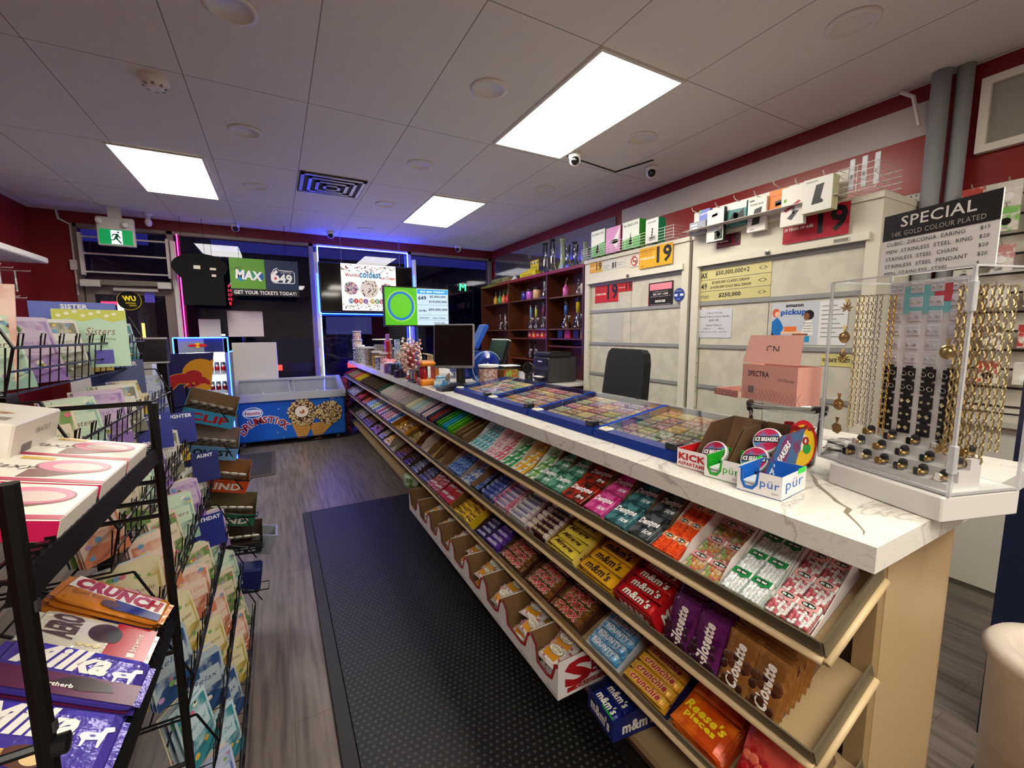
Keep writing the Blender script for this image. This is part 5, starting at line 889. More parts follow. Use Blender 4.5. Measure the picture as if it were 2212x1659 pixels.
# ================= STORAGE CABINETS ON THE RIGHT =================
cream=mat('d9d5c4',.4); grime=mat('cfcbba',.5,0,0,'c4c0b0',9); grey_=mat('9c9c9a',.4,.2); blk=mat(BLK,.5)
def cabinet(y0,y1,lab):
    t=thing('storage_cabinet',lab,'cabinet',(3.33,(y0+y1)/2,0)); X=3.07
    w=MB(); w.box((X,y0,0),(3.588,y0+.07,2.27),cream); w.box((X,y1-.07,0),(3.588,y1,2.27),cream); w.box((X,y0+.07,2.03),(3.588,y1-.07,2.27),cream); w.box((3.5,y0+.07,0),(3.588,y1-.07,2.03),mat('b8b4a6',.6)); w.box((X-.012,y0-.005,2.255),(3.588,y1+.005,2.29),mat('e0dccb',.35)); w.build('cabinet_shell',t,world=True)
    w=MB(); w.box((X-.018,y0+.05,2.03),(X,y1-.05,2.075),mat('e2dece',.35)); w.build('shutter_rail',t,world=True)
    MB().lathe([(.016,0),(.016,.012),(.009,.014),(.009,.02),(0,.02)],(X-.018,(y0+y1)/2,2.05),mat('8a8a86',.3,.8),14,ax=(-1,0,0)).build('lock',t,world=True)
    rows=[(1.745,2.0),(1.40,1.715),(1.07,1.37),(.70,1.04),(.35,.67),(.02,.32)]
    for a,b in rows:
        for q in (0,1):
            ya=y0+.075+q*(y1-y0-.15)/2; yb=ya+(y1-y0-.15)/2-.006
            w=MB(); w.box((X+.03,ya,a),(X+.042,yb,b),grime); w.build('door_panel',t,world=True)
        w=MB(); w.box((X+.02,y0+.075,b),(X+.045,y1-.075,b+.03),grey_); w.build('label_rail',t,world=True)
    MB().box((X+.045,y0+.07,.02),(X+.05,y1-.07,2.03),mat('2a2826',.8)).build('inner_shadow_gap',t,world=True) if 0 else None
    w=MB(); 
    for z in (.5,.62,.74,.86,1.0,1.12,1.24,1.36,1.5): w.box((X-.002,y1-.085,z),(X+.004,y1-.078,z+.01),grey_)
    w.build('hinge_strip',t,world=True); return t
cabinet(2.505,3.885,'cream white storage cabinet behind the office chair'); cabinet(1.2,2.47,'cream white storage cabinet nearest the grey pipe')
MB().box((3.1,2.477,0),(3.58,2.498,2.2),mat('17140f',.7)).build('gap_shade',label='dark narrow strip standing in for the shade between the two cream cabinets',cat='shade strip',world=True)  # dark block puts the shade of the open cabinet gap into colour
def sign(name,y0,y1,z0,z1,c,lab,tx=(),x=3.068,cat='sign',pre=()):
    w=MB(); o=V((x-.0015,0,0)); w.rect(-y1,z0,-y0,z1,o,-Y3,Z3,mat(c,.35),.0012)
    for a0,b0,a1,b1,cc in pre: w.rect(-y1+a0*(y1-y0),z0+b0*(z1-z0),-y1+a1*(y1-y0),z0+b1*(z1-z0),o-X3*.0004,-Y3,Z3,mat(cc,.4))
    for s_,cc,u,v_,h,wd,bo in tx: w.text(s_,mat(cc,.4),-y1+u*(y1-y0),z0+v_*(z1-z0),h*(z1-z0),o-X3*.0008,-Y3,Z3,w=(wd*(y1-y0) if wd else None),bold=bo)
    return w.build(name,label=lab,cat=cat,world=True)
def age(y0,y1,z0,z1,c,lab,lt='1a1208',x=3.068,frac=.62): 
    return sign('age_sign',y0,y1,z0,z1,c,lab,[('19',BLK,.76,.55,.74,.4,.03),('It is illegal to sell or',lt,.27,.85,.06,.46,.01),('supply cigarettes',lt,.22,.74,.06,.36,.01),('to anyone under',lt,.22,.63,.06,.36,.01),('19 YEARS OF AGE.','f6efe0',.26,.47,.09,.46,.06),('Ontario',lt,.12,.1,.05,None,.0)],x)
age(2.665,3.055,2.095,2.275,'e8ac14','large yellow age nineteen sign at the right of the far cabinet top',x=3.055); age(3.60,3.797,2.145,2.25,'e0a81c','small yellow age nineteen sign at the left of the far cabinet top')
age(3.375,3.74,1.82,2.01,'c8281c','larger red-orange age nineteen sign inside the far cabinet','2a0a08',3.098); age(3.18,3.372,1.91,2.0,'c02418','smaller red age nineteen sign inside the far cabinet','2a0a08',3.098)
age(1.355,1.74,2.085,2.275,'a8102a','large crimson age nineteen sign on the near cabinet','3a0610',3.055); age(2.055,2.25,2.145,2.24,'6a1024','small dark maroon age nineteen sign on the near cabinet','2a0410')
w=sign('no_smoking_sign',3.065,3.187,2.125,2.235,'f0ece4','square white no smoking sign beside the large yellow sign',pre=[(.02,.02,.98,.05,'b01820'),(.02,.95,.98,.98,'b01820'),(.02,.02,.05,.98,'b01820'),(.95,.02,.98,.98,'b01820'),(.28,.45,.72,.55,'2a2a2a')])
w=MB(); c_=V((3.06,3.126,2.182)); w.tube([c_+V((0,.04*math.cos(a),.04*math.sin(a))) for a in [i*.39 for i in range(16)]],.004,mat('c01822',.4),5,True); w.tube([c_+V((0,.028,.028)),c_-V((0,.028,.028))],.004,mat('c01822',.4),5); w.build('prohibition_ring',label='red crossed circle on the no smoking sign',cat='emblem',world=True)
sign('info_sticker',3.245,3.585,2.15,2.22,'d6d4cc','pale printed information strip on the far cabinet header',[('Resources humaines',"3a3a3a",.17,.62,.2,.28,0),('canadiennes',"3a3a3a",.14,.3,.2,.2,0),('Government of',"3a3a3a",.8,.7,.16,.3,0),('Ontario',"3a3a3a",.75,.4,.2,.2,0)],pre=[(.42,.1,.5,.9,'2a2a2a'),(.53,.1,.6,.9,'4a4644')])
sign('warning_sign',2.68,2.968,1.742,1.955,'17100f','black and pink warning sign inside the far cabinet',[('It is against the law for',"e8e0d8",.5,.6,.05,.6,0),('SELL OUT - CARE',"f4f0e8",.5,.5,.07,.6,.03),('cigarettes to anyone under 19',"e8e0d8",.5,.4,.05,.8,0),('SMOKE-FREE',"f4f0e8",.5,.2,.09,.4,.05),('if you sell you may be fined',"e8e0d8",.5,.06,.04,.8,0)],pre=[(.06,.68,.94,.95,'e88a9a'),(0,0,.02,1,'c02a34'),(0,0,1,.02,'c02a34')],x=3.098)
w=MB(); w.disc(-2.592,1.82,.057,.058,(3.066,0,0),-Y3,Z3,mat('1c3a8a',.4),.001); w.rect(-2.64,1.81,-2.605,1.83,(3.0655,0,0),-Y3,Z3,mat('d8e0f0',.4)); w.rect(-2.58,1.81,-2.545,1.83,(3.0655,0,0),-Y3,Z3,mat('d8e0f0',.4)); w.text('INTERAC',mat('b8c8e8',.4),-2.592,1.855,.012,(3.0652,0,0),-Y3,Z3,w=.06); w.text('PAY',mat('b8c8e8',.4),-2.592,1.785,.014,(3.0652,0,0),-Y3,Z3); w.build('round_sticker',label='round blue sticker on the post between the cream cabinets',cat='sticker',world=True)
sign('jackpot_strip',1.827,2.43,1.92,2.0,'d8cf92','top pale yellow jackpot strip on the near cabinet',[('MAX','2a2a1a',.08,.45,.5,.13,.06),('$50,000,000+2','2a2a1a',.5,.5,.45,.46,.02),('<>','5a5a3a',.9,.5,.5,.1,0)],x=3.098)
sign('jackpot_strip',1.827,2.43,1.83,1.915,'d4cb8e','middle pale yellow jackpot strip on the near cabinet',[('649','2a2a1a',.08,.45,.55,.13,.02),('$5,000,000 CLASSIC DRAW','2a2a1a',.48,.72,.26,.52,.02),('$14,000,000 GOLD BALL DRAW','2a2a1a',.48,.28,.26,.56,.02),('<>','5a5a3a',.9,.5,.5,.1,0)],x=3.098)
sign('jackpot_strip',1.827,2.43,1.75,1.825,'d0c88a','bottom pale yellow jackpot strip on the near cabinet',[('LOTTARIO','4a4a3a',.1,.45,.35,.17,0),('$250,000','2a2a1a',.48,.5,.45,.3,.03),('<>','5a5a3a',.9,.5,.5,.1,0)],x=3.098)
sign('price_notice',2.11,2.42,1.455,1.684,'d2d2dc','lavender white tobacco price notice taped to the near cabinet',[('Tobacco Pricing','3a3a44',.5,.86,.07,.45,0),('Heated Tobacco Starter Bundle','3a3a44',.5,.74,.06,.85,0),('$49.99','3a3a44',.5,.6,.09,.28,0),('Heated Tobacco','3a3a44',.5,.44,.07,.45,0),("100's       94's",'3a3a44',.5,.32,.06,.6,0),('$86.99 per unit   $74.99','3a3a44',.5,.2,.05,.75,0)],x=3.098)
w=MB(); o=V((3.0965,0,0)); w.rect(-1.803,1.412,-1.34,1.695,o,-Y3,Z3,mat('c6ccd6',.4),.0012); w.rect(-1.5,1.412,-1.34,1.695,o-X3*.0004,-Y3,Z3,mat('e4e4e4',.4)); q=o-X3*.001
w.text('amazon',mat('1a1a1a',.4),-1.655,1.675,.022,q,-Y3,Z3,w=.11,bold=.04); w.text('pickup',mat('1c5ab0',.4),-1.66,1.628,.045,q,-Y3,Z3,w=.16,bold=.05)
w.disc(-1.775,1.63,.024,.03,q,-Y3,Z3,mat('d8603c',.4)); w.disc(-1.765,1.62,.018,.02,q-X3*.0003,-Y3,Z3,mat('f0c8a8',.4)); w.poly([(-1.8,1.45),(-1.8,1.57),(-1.765,1.6),(-1.74,1.57),(-1.72,1.53),(-1.73,1.5),(-1.75,1.45)],q,-Y3,Z3,mat('1a72c0',.4)); w.poly([(-1.8,1.45),(-1.8,1.5),(-1.76,1.45)],q-X3*.0003,-Y3,Z3,mat('15181e',.4))
w.rect(-1.715,1.49,-1.635,1.535,q,-Y3,Z3,mat('e8793c',.4),0); w.rect(-1.735,1.485,-1.6,1.5,q-X3*.0003,-Y3,Z3,mat('f0c8a8',.4)); w.disc(-1.56,1.61,.03,.032,q,-Y3,Z3,mat('1c1614',.4)); w.disc(-1.575,1.6,.018,.024,q-X3*.0003,-Y3,Z3,mat('8a5a3c',.4)); w.poly([(-1.6,1.5),(-1.58,1.57),(-1.54,1.575),(-1.53,1.48),(-1.6,1.47)],q,-Y3,Z3,mat('eeeae6',.4)); w.rect(-1.64,1.43,-1.55,1.47,q,-Y3,Z3,mat('1c98c8',.4)); w.rect(-1.66,1.475,-1.56,1.487,q-X3*.0005,-Y3,Z3,mat('8a5a3c',.4))
for k in range(4): w.rect(-1.59,1.5+k*.018,-1.54,1.503+k*.018,q-X3*.0006,-Y3,Z3,mat('3a3a4a',.4))
for k in range(8): w.rect(-1.485,1.66-k*.028,-1.40+.02*(k%3),1.664-k*.028,q,-Y3,Z3,mat('5a5a5a',.4))
w.build('pickup_poster',label='blue-grey parcel pickup poster with two illustrated figures on the near cabinet',cat='poster',world=True)
sign('yellow_note',1.30,1.47,1.28,1.355,'d8cc80','pale yellow note strip behind the jewellery case',[('VALIDATE TICKET?','1a1a14',.5,.5,.3,.9,.04)],x=3.098)
sign('barcode_label',1.345,1.43,2.04,2.062,'c8c4b4','small barcode label on the near cabinet rail',pre=[(.05+.1*i,.1,.1+.1*i,.9,'2a2a28') for i in range(9)],x=3.05)
sign('grey_patch',3.306,3.53,1.413,1.69,'c2c0b8','faint grey rectangle stuck on the far cabinet door',x=3.098,cat='patch')
# hanging goods on the cabinet top
def hang(y0,y1,z0,z1,c,lab,art,d=.03,x=3.05,side=None):
    w=MB(); w.rbox((x-d,y0,z0),(x,y1,z1),mat(side or c,.4),.002); o=V((x-d-.0006,0,0)); w.rect(-y1+.002,z0+.002,-y0-.002,z1-.002,o,-Y3,Z3,mat(c,.4)); q=o-X3*.0005; W_=y1-y0;H=z1-z0
    for a in art:
        if a[0]=='t': w.text(a[1],mat(a[2],.4),-y1+a[3]*W_,z0+a[4]*H,a[5]*H,q,-Y3,Z3,w=(a[6]*W_ if len(a)>6 else None),bold=.03)
        elif a[0]=='p': w.poly([(-y1+u*W_,z0+v_*H) for u,v_ in a[2]],q,-Y3,Z3,mat(a[1],.4))
        else: w.disc(-y1+a[2]*W_,z0+a[3]*H,a[4]*W_,a[5]*H,q,-Y3,Z3,mat(a[1],.4),0,16)
    w.build('accessory_box',label=lab,cat='accessory box',world=True)
def hook(y,z,x=3.06): MB().tube([(x,y,z),(x-.03,y,z),(x-.075,y,z+.008),(x-.09,y,z+.03)],.0035,mat('e8e4dc',.3,.3),5).build('display_hook',label='white display hook on the cabinet front at %s'%hooks.pop(0),cat='hook',world=True)
hooks=['the lavender adaptor box','the phone case box','the teal car mount box','the power bank box','the orange memory card','the phone holder box','the charging stand box']
hang(2.29,2.385,2.37,2.46,'7a86d0','lavender adaptor box hanging at the left of the row',[('t','ADAPTOR','ffffff',.5,.62,.13,.8),('p','4ad04a',[(.0,1),(.25,1),(.12,.85),(0,.8)])]); hang(2.30,2.45,2.275,2.372,'9aa0b0','grey-blue charger box below the lavender adaptor box',[('t','BRICK','f4f4f4',.3,.75,.15,.4),('p','e8e8ec',[(.2,.15),(.5,.15),(.5,.55),(.2,.55)]),('p','2a2e3a',[(.65,.2),(.85,.2),(.85,.5),(.65,.5)])],.06)
hang(2.14,2.285,2.187,2.43,'ece8e0','white and dark green phone case box hanging below the row',[('p','d8d8dc',[(.22,.3),(.25,.85),(.7,.9),(.68,.25)]),('p','1c2a50',[(.3,.75),(.3,.83),(.62,.86),(.62,.78)]),('p','3a4a3a',[(.5,.05),(.5,.3),(.95,.34),(.95,.05)]),('p','ece8e4',[(.72,.08),(.6,.2),(.72,.3),(.84,.2)])],.035,3.02,'1c2a1e')
hang(1.99,2.135,2.275,2.44,'4a8a8a','teal car mount box hanging between white boxes',[('p','e6e8e6',[(0,.75),(0,1),(1,1),(1,.7)]),('p','1a2226',[(.1,.3),(.3,.65),(.55,.5),(.85,.7),(.9,.3),(.5,.2)]),('o','0e1416',.45,.45,.14,.16)],.03)
hang(1.845,1.98,2.205,2.43,'eeeae4','white power bank box with a black bank picture',[('p','1c1c20',[(.25,.2),(.38,.68),(.78,.72),(.66,.22)]),('t','POWER BANK','5a5a5a',.5,.82,.06,.7),('p','1a1a1a',[(.1,.92),(.1,.96),(.35,.97),(.35,.93)]),('t','20%','8a8a8a',.3,.08,.05)],.03)
hang(1.72,1.843,2.32,2.455,'f0831c','orange memory card blister hanging on a hook',[('p','1a1a1a',[(.35,.2),(.35,.45),(.75,.48),(.75,.22)]),('p','b82020',[(.4,.22),(.4,.34),(.7,.36),(.7,.24)]),('t','32','f4d8b0',.8,.75,.12),('t','MEMORY CARD','c85a10',.42,.72,.05,.6)],.008)
hang(1.57,1.715,2.18,2.425,'f0eee6','white phone holder box with tilted phone picture',[('p','b03a4a',[(.12,.42),(.75,.62),(.85,.58),(.25,.36)]),('p','4a4a50',[(.3,.2),(.6,.38),(.8,.36),(.5,.14)]),('p','8a8a90',[(.5,.3),(.5,.5),(.6,.52),(.6,.3)]),('p','6ab03a',[(.12,.62),(.12,.7),(.24,.71),(.24,.63)])],.035,3.0)
hang(1.40,1.565,2.225,2.425,'ecebe4','white and yellow-green wireless charging stand box, rightmost hanging',[('p','26262a',[(.32,.22),(.45,.78),(.72,.8),(.62,.38),(.72,.3),(.7,.24)]),('t','WIRELESS','8a8a8a',.3,.9,.05,.4)],.07,3.0,'c8ccA0'.lower())
for y,z in ((2.42,2.455),(2.21,2.44),(2.06,2.45),(1.91,2.44),(1.78,2.47),(1.64,2.44),(1.48,2.44)): hook(y,z)
w=MB(); w.box((2.93,1.38,2.30),(3.06,2.46,2.303),wm); w.box((3.055,1.38,2.29),(3.065,2.46,2.46),mat('e4e0d6',.4)); w.build('hook_bar',label='white backing bar holding the hooks above the near cabinet',cat='display bar',world=True)
def basket(y0,y1,lab,x0=2.98,x1=3.3,z=2.292,h=.1):
    w=MB(); wi=mat('dcd8d4',.35,.4)
    for k in range(5): zz=z+.003+h*k/4; w.tube([(x0,y0,zz),(x1,y0,zz),(x1,y1,zz),(x0,y1,zz)],.0022,wi,4,True)
    n=int((y1-y0)/.09)
    for k in range(n+1): y=y0+(y1-y0)*k/n; w.tube([(x1,y,z),(x0,y,z),(x0,y,z+h)],.0022,wi,4)
    w.build('wire_basket',label=lab,cat='wire basket',world=True)
basket(2.6,3.84,'long white wire basket on top of the far cream cabinet'); basket(1.21,1.4,'short white wire basket at the right end of the near cabinet top',2.98,3.3,2.30,.14)
for y0,y1,z1,f,sd,lab,art in [(3.53,3.75,2.57,'e6ece4','3a9a2c','white and green streaming box, leftmost in the wire basket',[('t','4K LINUX OTG','3a3a3a',.5,.85,.08,.8),('p','4aa84a',[(0,0),(0,.4),(1,.5),(1,0)]),('p','f4f4f4',[(.35,.1),(.5,.6),(.65,.1)])]),(3.30,3.515,2.555,'d88ac8','7a1c3c','pink and maroon streaming box second in the wire basket',[('p','f0e4e0',[(.45,.4),(1,1),(.75,.1)]),('o','6a6a6a',.6,.42,.3,.08)]),(3.05,3.275,2.56,'e6ece4','2c9a2c','white and green streaming box third in the wire basket',[('t','4K LINUX OTG','3a3a3a',.5,.85,.08,.8),('p','5ab05a',[(0,0),(0,.35),(1,.4),(1,0)]),('p','1a1a1a',[(.42,.15),(.5,.6),(.6,.15)])]),(2.82,2.972,2.52,'ece8e4','0c8a5a','white and emerald phone holder box, rightmost in the wire basket',[('t','HOLDER','5a5a5a',.5,.85,.06,.6),('p','2a2a2a',[(.45,.2),(.5,.6),(.6,.6),(.55,.2)]),('p','8a8a8a',[(.3,.1),(.3,.25),(.75,.3),(.8,.12)])])]:
    hang(y0,y1,2.303,z1,f,lab,art,.09,3.13,sd)
for k,y in enumerate((1.22,1.28,1.34)):
    w=MB(); w.box((3.0,y-.012,2.44 if 0 else 2.32),(3.006,y+.012,2.49),mat('dce0e4',.4)); w.disc(-y,2.39,.006,.015,(2.999,0,0),-Y3,Z3,mat('8a9098',.4)); w.build('cable_card',label='narrow white cable card at the cabinet top, %s of three'%['rightmost','middle','leftmost'][k],cat='cable card',world=True)
# ---- bookshelf
BRN='4a2312'; brm=mat(BRN,.35,0,0,'5a2c16',4); t=thing('display_bookcase','tall dark brown bookcase filled with glass pipes and bottles','bookcase',(3.45,5.68,0))
w=MB(); w.box((3.575,4.2,0),(3.59,7.16,2.33),brm); w.build('back_board',t,world=True)
w=MB(); w.box((3.3,4.2,2.29),(3.59,7.16,2.33),mat('7a1c16',.4)); w.build('top_board',t,world=True)
for y in (4.2,5.0,6.1,7.13): MB().box((3.3,y,0),(3.575,y+.025,2.29),brm).build('side_board',t,world=True)
for y0,y1,zs in ((6.125,7.13,(.1,.8,1.2,1.56,2.0)),(5.025,6.1,(.1,.8,1.12,1.43,1.56,2.0)),(4.225,5.0,(1.33,1.43,1.56,1.98))):
    for z in zs: MB().box((3.32,y0,z-.018),(3.575,y1,z-.001),mat('5a2a18',.3) if z not in (1.56,2.0,1.98) else mat('6a4438',.15,alpha=.8)).build('shelf',t,world=True)
def lathe_thing(name,prof,x,y,z,c,lab,cat,extra=None,seg=14,m=None,group=None):
    w=MB(); w.lathe(prof,(x,y,z),m or mat(c,.25),seg)
    if extra: extra(w)
    return w.build(name,label=lab,cat=cat,group=group,world=True,smooth=True)
def pump(y,c,lab,z=2.0,s=1):
    def ex(w): w.tube([(3.4,y,z+.13*s),(3.4,y,z+.175*s)],.006,mat('8a7a6a',.3),6); w.tube([(3.4,y,z+.172*s),(3.385,y-.045*s,z+.21*s)],.004,mat('a89a88',.3),5)
    lathe_thing('pump_bottle',[(0,0),(.036*s,.002),(.038*s,.01),(.038*s,.1*s),(.02*s,.115*s),(.016*s,.13*s),(.018*s,.14*s),(0,.14*s)],3.4,y,z,c,lab,'bottle',ex)
for y,c,n in ((6.76,'d8a02c','golden yellow'),(6.60,'3a9a4a','bright green'),(6.47,'e07a4a','peach orange'),(6.33,'c82a34','cherry red'),(6.2,'5a4a9a','violet')): pump(y,c,n+' pump bottle on the top shelf of the leftmost bookcase bay')
gp=clear('pipe_glass',(.86,.9,.88,1),.45,.05)
def bong(x,y,z,h,c,lab,r=.055,clearb=True):
    w=MB(); m=mat(c,.15,alpha=.75) if c else gp; w.lathe([(0,0),(r,.0),(r,.015),(r*.45,h*.36),(r*.32,h*.42),(r*.3,h*.9),(r*.42,h*.95),(r*.36,h)],(x,y,z),gp if clearb else m,14); w.lathe([(r*.33,h*.5),(r*.33,h*.85)],(x,y,z),m,14); w.tube([(x,y-r*.5,z+h*.2),(x-.01,y-r*1.1,z+h*.38)],.009,gp,6); w.lathe([(.009,0),(.018,.02),(.02,.03)],(x-.01,y-r*1.1,z+h*.38),mat('d8d8d4',.2,alpha=.8),8)
    w.build('glass_pipe',label=lab,cat='glass pipe',world=True,smooth=True)
for y,h,c,n in ((6.62,.26,None,'first'),(6.45,.27,'c8c4c0','second'),(6.28,.33,None,'third'),(6.21,.36,'8a98a8','fourth')): bong(3.42,y,1.56,h,c,'%s clear glass pipe from the left in the leftmost bookcase bay'%n,.045)
for y,c,n,s in ((5.78,'2a2a8a','navy',.9),(5.62,'b05ac0','purple',1),(5.42,'c8a078','tan',1.05)): lathe_thing('storage_jar',[(0,0),(.05*s,.002),(.055*s,.01),(.055*s,.12*s),(.05*s,.125*s),(.05*s,.15*s),(0,.152*s)],3.4,y,2.0,c,n+' patterned storage jar on the top shelf of the middle bay','jar',lambda w,y=y,s=s: w.lathe([(.052*s,.125*s),(.052*s,.155*s),(0,.156*s)],(3.4,y,2.0),mat('1a1820',.4),14))
bong(3.42,5.24,2.0,.27,'b0c0b4','green-tinted glass pipe on the top shelf of the middle bay',.055); bong(3.42,5.13,2.0,.28,'b8b0a8','grey glass pipe at the right end of the middle bay top shelf',.045)
for y,h,c,n in ((5.62,.36,'6a9ac8','blue-necked'),(5.47,.35,'c8d860','lime-based'),(5.27,.37,'7a3a6a','plum-necked'),(5.14,.38,'8aa890','sage-necked')): bong(3.42,y,1.56,h,c,n+' glass pipe on the second shelf of the middle bay',.06)
for y,n in ((5.65,'left'),(5.5,'right')): bong(3.42,y,1.12,.29,None,n+' of two small clear glass pipes low in the middle bay',.045)
pump(4.70,'c85aa0','pink square bottle on the top shelf of the right bay',1.98,1.1); bong(3.42,4.46,1.98,.2,None,'small clear glass pipe on the top shelf of the right bay',.04); pump(4.32,'b8b0a0','pale bottle at the right end of the right bay top shelf',1.98,1.2)
bong(3.42,4.72,1.56,.36,'4a6ab0','tall blue patterned glass pipe in the right bay',.075); bong(3.42,4.46,1.56,.39,'d8b81c','tall yellow and black patterned glass pipe in the right bay',.08)
for k in range(5): 
    y0=5.08+k*.115; w=MB(); w.rbox((3.38,y0,1.43),(3.45,y0+.11,1.535),mat(['a81c24','c82a2c','b01c20','d03a30','8a1418'][k],.4),.002); w.disc(-y0-.055,1.48,.03,.03,(3.3795,0,0),-Y3,Z3,mat('e8c84a' if k%2 else 'e89a8a',.4),0,12); w.build('red_box',label='small red box in the row below the middle bay pipes, number %s from the right'%['one','two','three','four','five'][k],cat='box',world=True)
for k,(y,c,n) in enumerate(((4.8,'1a1416','black box with white trim in the right bay'),(4.64,'a82a3c','crimson box in the right bay'),(4.45,'141214','plain black box in the right bay'),(4.3,'a8762c','bronze round-marked box in the right bay'))): w=MB(); w.rbox((3.38,y-.06,1.43),(3.45,y+.06,1.54),mat(c,.4),.002); w.build('small_box',label=n,cat='box',world=True)
# tall pipes and things on the bookcase top
for y,h,c,n in ((5.2,.42,None,'first clear'),(5.02,.44,None,'second clear'),(4.78,.40,'b8ccaa','pale green tinted'),(4.67,.3,None,'short clear'),(4.5,.27,None,'short clear round-based'),(4.3,.27,'a8b8a8','grey-green')):
    w=MB(); m=mat(c,.15,alpha=.7) if c else gp; r=.032; w.lathe([(0,0),(r*2,.0),(r*1.9,.02),(r,.1),(r,h*.95),(r*1.3,h),(r*1.1,h)],(3.4,y,2.331),m,14); w.lathe([(r*1.05,h*.93),(r*1.3,h*.96),(r*1.3,h),(r*1.0,h)],(3.4,y,2.331),mat('1c1e22',.3) if 'clear' in n and h>.3 else m,12); w.tube([(3.4,y-.04,2.37),(3.38,y-.09,2.43)],.008,gp,6); w.build('tall_glass_pipe',label=n+' glass pipe standing on top of the bookcase',cat='glass pipe',world=True,smooth=True)
t=thing('yellow_display_box','bright yellow counter display box with printed header on the bookcase','display box',(3.42,5.55,2.331)); w=MB(); yl=mat('d8c820',.4); w.box((3.36,5.4,2.331),(3.5,5.85,2.40),yl); w.add([(3.36,5.4,2.4),(3.36,5.85,2.4),(3.42,5.62,2.46),(3.42,5.42,2.46)],[(0,1,2,3)],yl); w.build('box_base',t,world=True)
w=MB(); w.rect(-5.6,2.40,-5.38,2.56,(3.4,0,0),-Y3,Z3,yl,.004)
for k in range(5): w.disc(-5.56+k*.04,2.52+.01*(k%2),.016,.016,(3.397,0,0),-Y3,Z3,mat('e8e4dc' if k%2 else '2a2420',.4),0,8)
w.text('Zig-Zag',mat('4a3a14',.5),-5.49,2.46,.035,(3.396,0,0),-Y3,Z3,w=.15); w.text('PAPERS',mat('7a5a14',.5),-5.62,2.365,.03,(3.358,0,0),-Y3,Z3,w=.3); w.build('header_card',t,world=True)
w=MB(); w.rbox((3.36,6.22,2.331),(3.5,6.84,2.42),mat('a8a060',.5,0,0,'5a5a3a',25),.004); w.build('olive_tray_box',label='long olive patterned box at the left end of the bookcase top',cat='box',world=True)
w=MB(); w.add([(3.38,6.05,2.331),(3.46,6.05,2.331),(3.46,6.2,2.331),(3.38,6.2,2.331),(3.42,6.12,2.43)],[(0,1,4),(1,2,4),(2,3,4),(3,0,4),(0,3,2,1)],mat('e8e6e0',.5)); w.build('paper_cone',label='small white folded paper on the bookcase top',cat='paper',world=True)
# back counter and printer
w=MB(); w.rbox((2.72,3.98,.88),(3.29,7.1,.92),mat('e2ded8',.3),.004); w.box((2.78,4.0,0),(3.28,7.08,.88),mat('3a2018',.5)); w.build('back_counter',label='low back counter with white top in front of the bookcase',cat='counter',world=True)
t=thing('printer','black multifunction printer on the back counter','printer',(2.94,4.27,.921)); pk=mat('1c1c1f',.35); pd=mat('38383b',.4)
w=MB(); w.rbox((-.2,-.17,0),(.2,.19,.30),pd,.02); w.build('body',t); w=MB(); w.rbox((-.2,-.18,.30),(.12,.15,.36),pk,.015); w.build('scanner_lid',t)
w=MB(); w.rbox((-.21,-.13,.2),(-.2,.13,.29),pk,.004); w.box((-.208,-.13,.04),(-.199,.13,.15),mat('0a0a0b',.6)); w.rbox((-.28,-.1,.05),(-.2,.1,.06),pk,.003); w.rect(-.06,.24,.03,.255,(-.2105,0,0),-Y3,Z3,mat('d8d8d8',.4)); w.build('front_panel',t)
MB().rbox((-.27,-.07,.062),(-.18,.07,.075),mat('f0eeea',.5),.002).build('paper_stack',t)
# office chair
t=thing('office_chair','black office chair with rounded backrest and armrests behind the counter','office chair',(2.11,2.54,0)); fab=mat('0f0f10',.8,0,0,'161617',90)
Mch=Matrix.Rotation(-.15,4,'Z')
w=MB(Mch); w.rbox((-.25,-.25,.45),(.22,.25,.54),fab,.04); w.build('seat',t); 
w=MB(Mch); pr=[(-.20,0),(.20,0),(.25,.08),(.265,.3),(.25,.62),(.23,.69),(.19,.72),(-.19,.72),(-.23,.69),(-.25,.62),(-.265,.3),(-.25,.08)]
w.poly(pr,(.2,0,.66),V((0,-1,0)),V((.10,0,.995)).normalized(),fab,.06); w.build('backrest',t)
for s_ in (-1,1):
    w=MB(Mch); w.rbox((-.15,s_*.31-.04,.715),(.13,s_*.31+.04,.745),mat('202022',.5),.012); w.tube([(0,s_*.31,.72),(0,s_*.31,.5),(0,s_*.2,.46)],.014,mat('1a1a1b',.4),8); w.build('armrest',t)
w=MB(Mch); w.tube([(0,0,.45),(0,0,.1)],.03,mat('1a1a1b',.4),12)
for k in range(5): a=k*1.257; w.tube([(0,0,.12),(.3*math.cos(a),.3*math.sin(a),.07)],[.025,.015],mat('1a1a1b',.4),8); 
w.build('base_column',t)
for k in range(5): a=k*1.257; MB(Mch).lathe([(.028,-.02),(.028,.02)],(.3*math.cos(a),.3*math.sin(a),.028),mat(BLK,.5),12,ax=(math.sin(a),-math.cos(a),0)).build('caster',t)
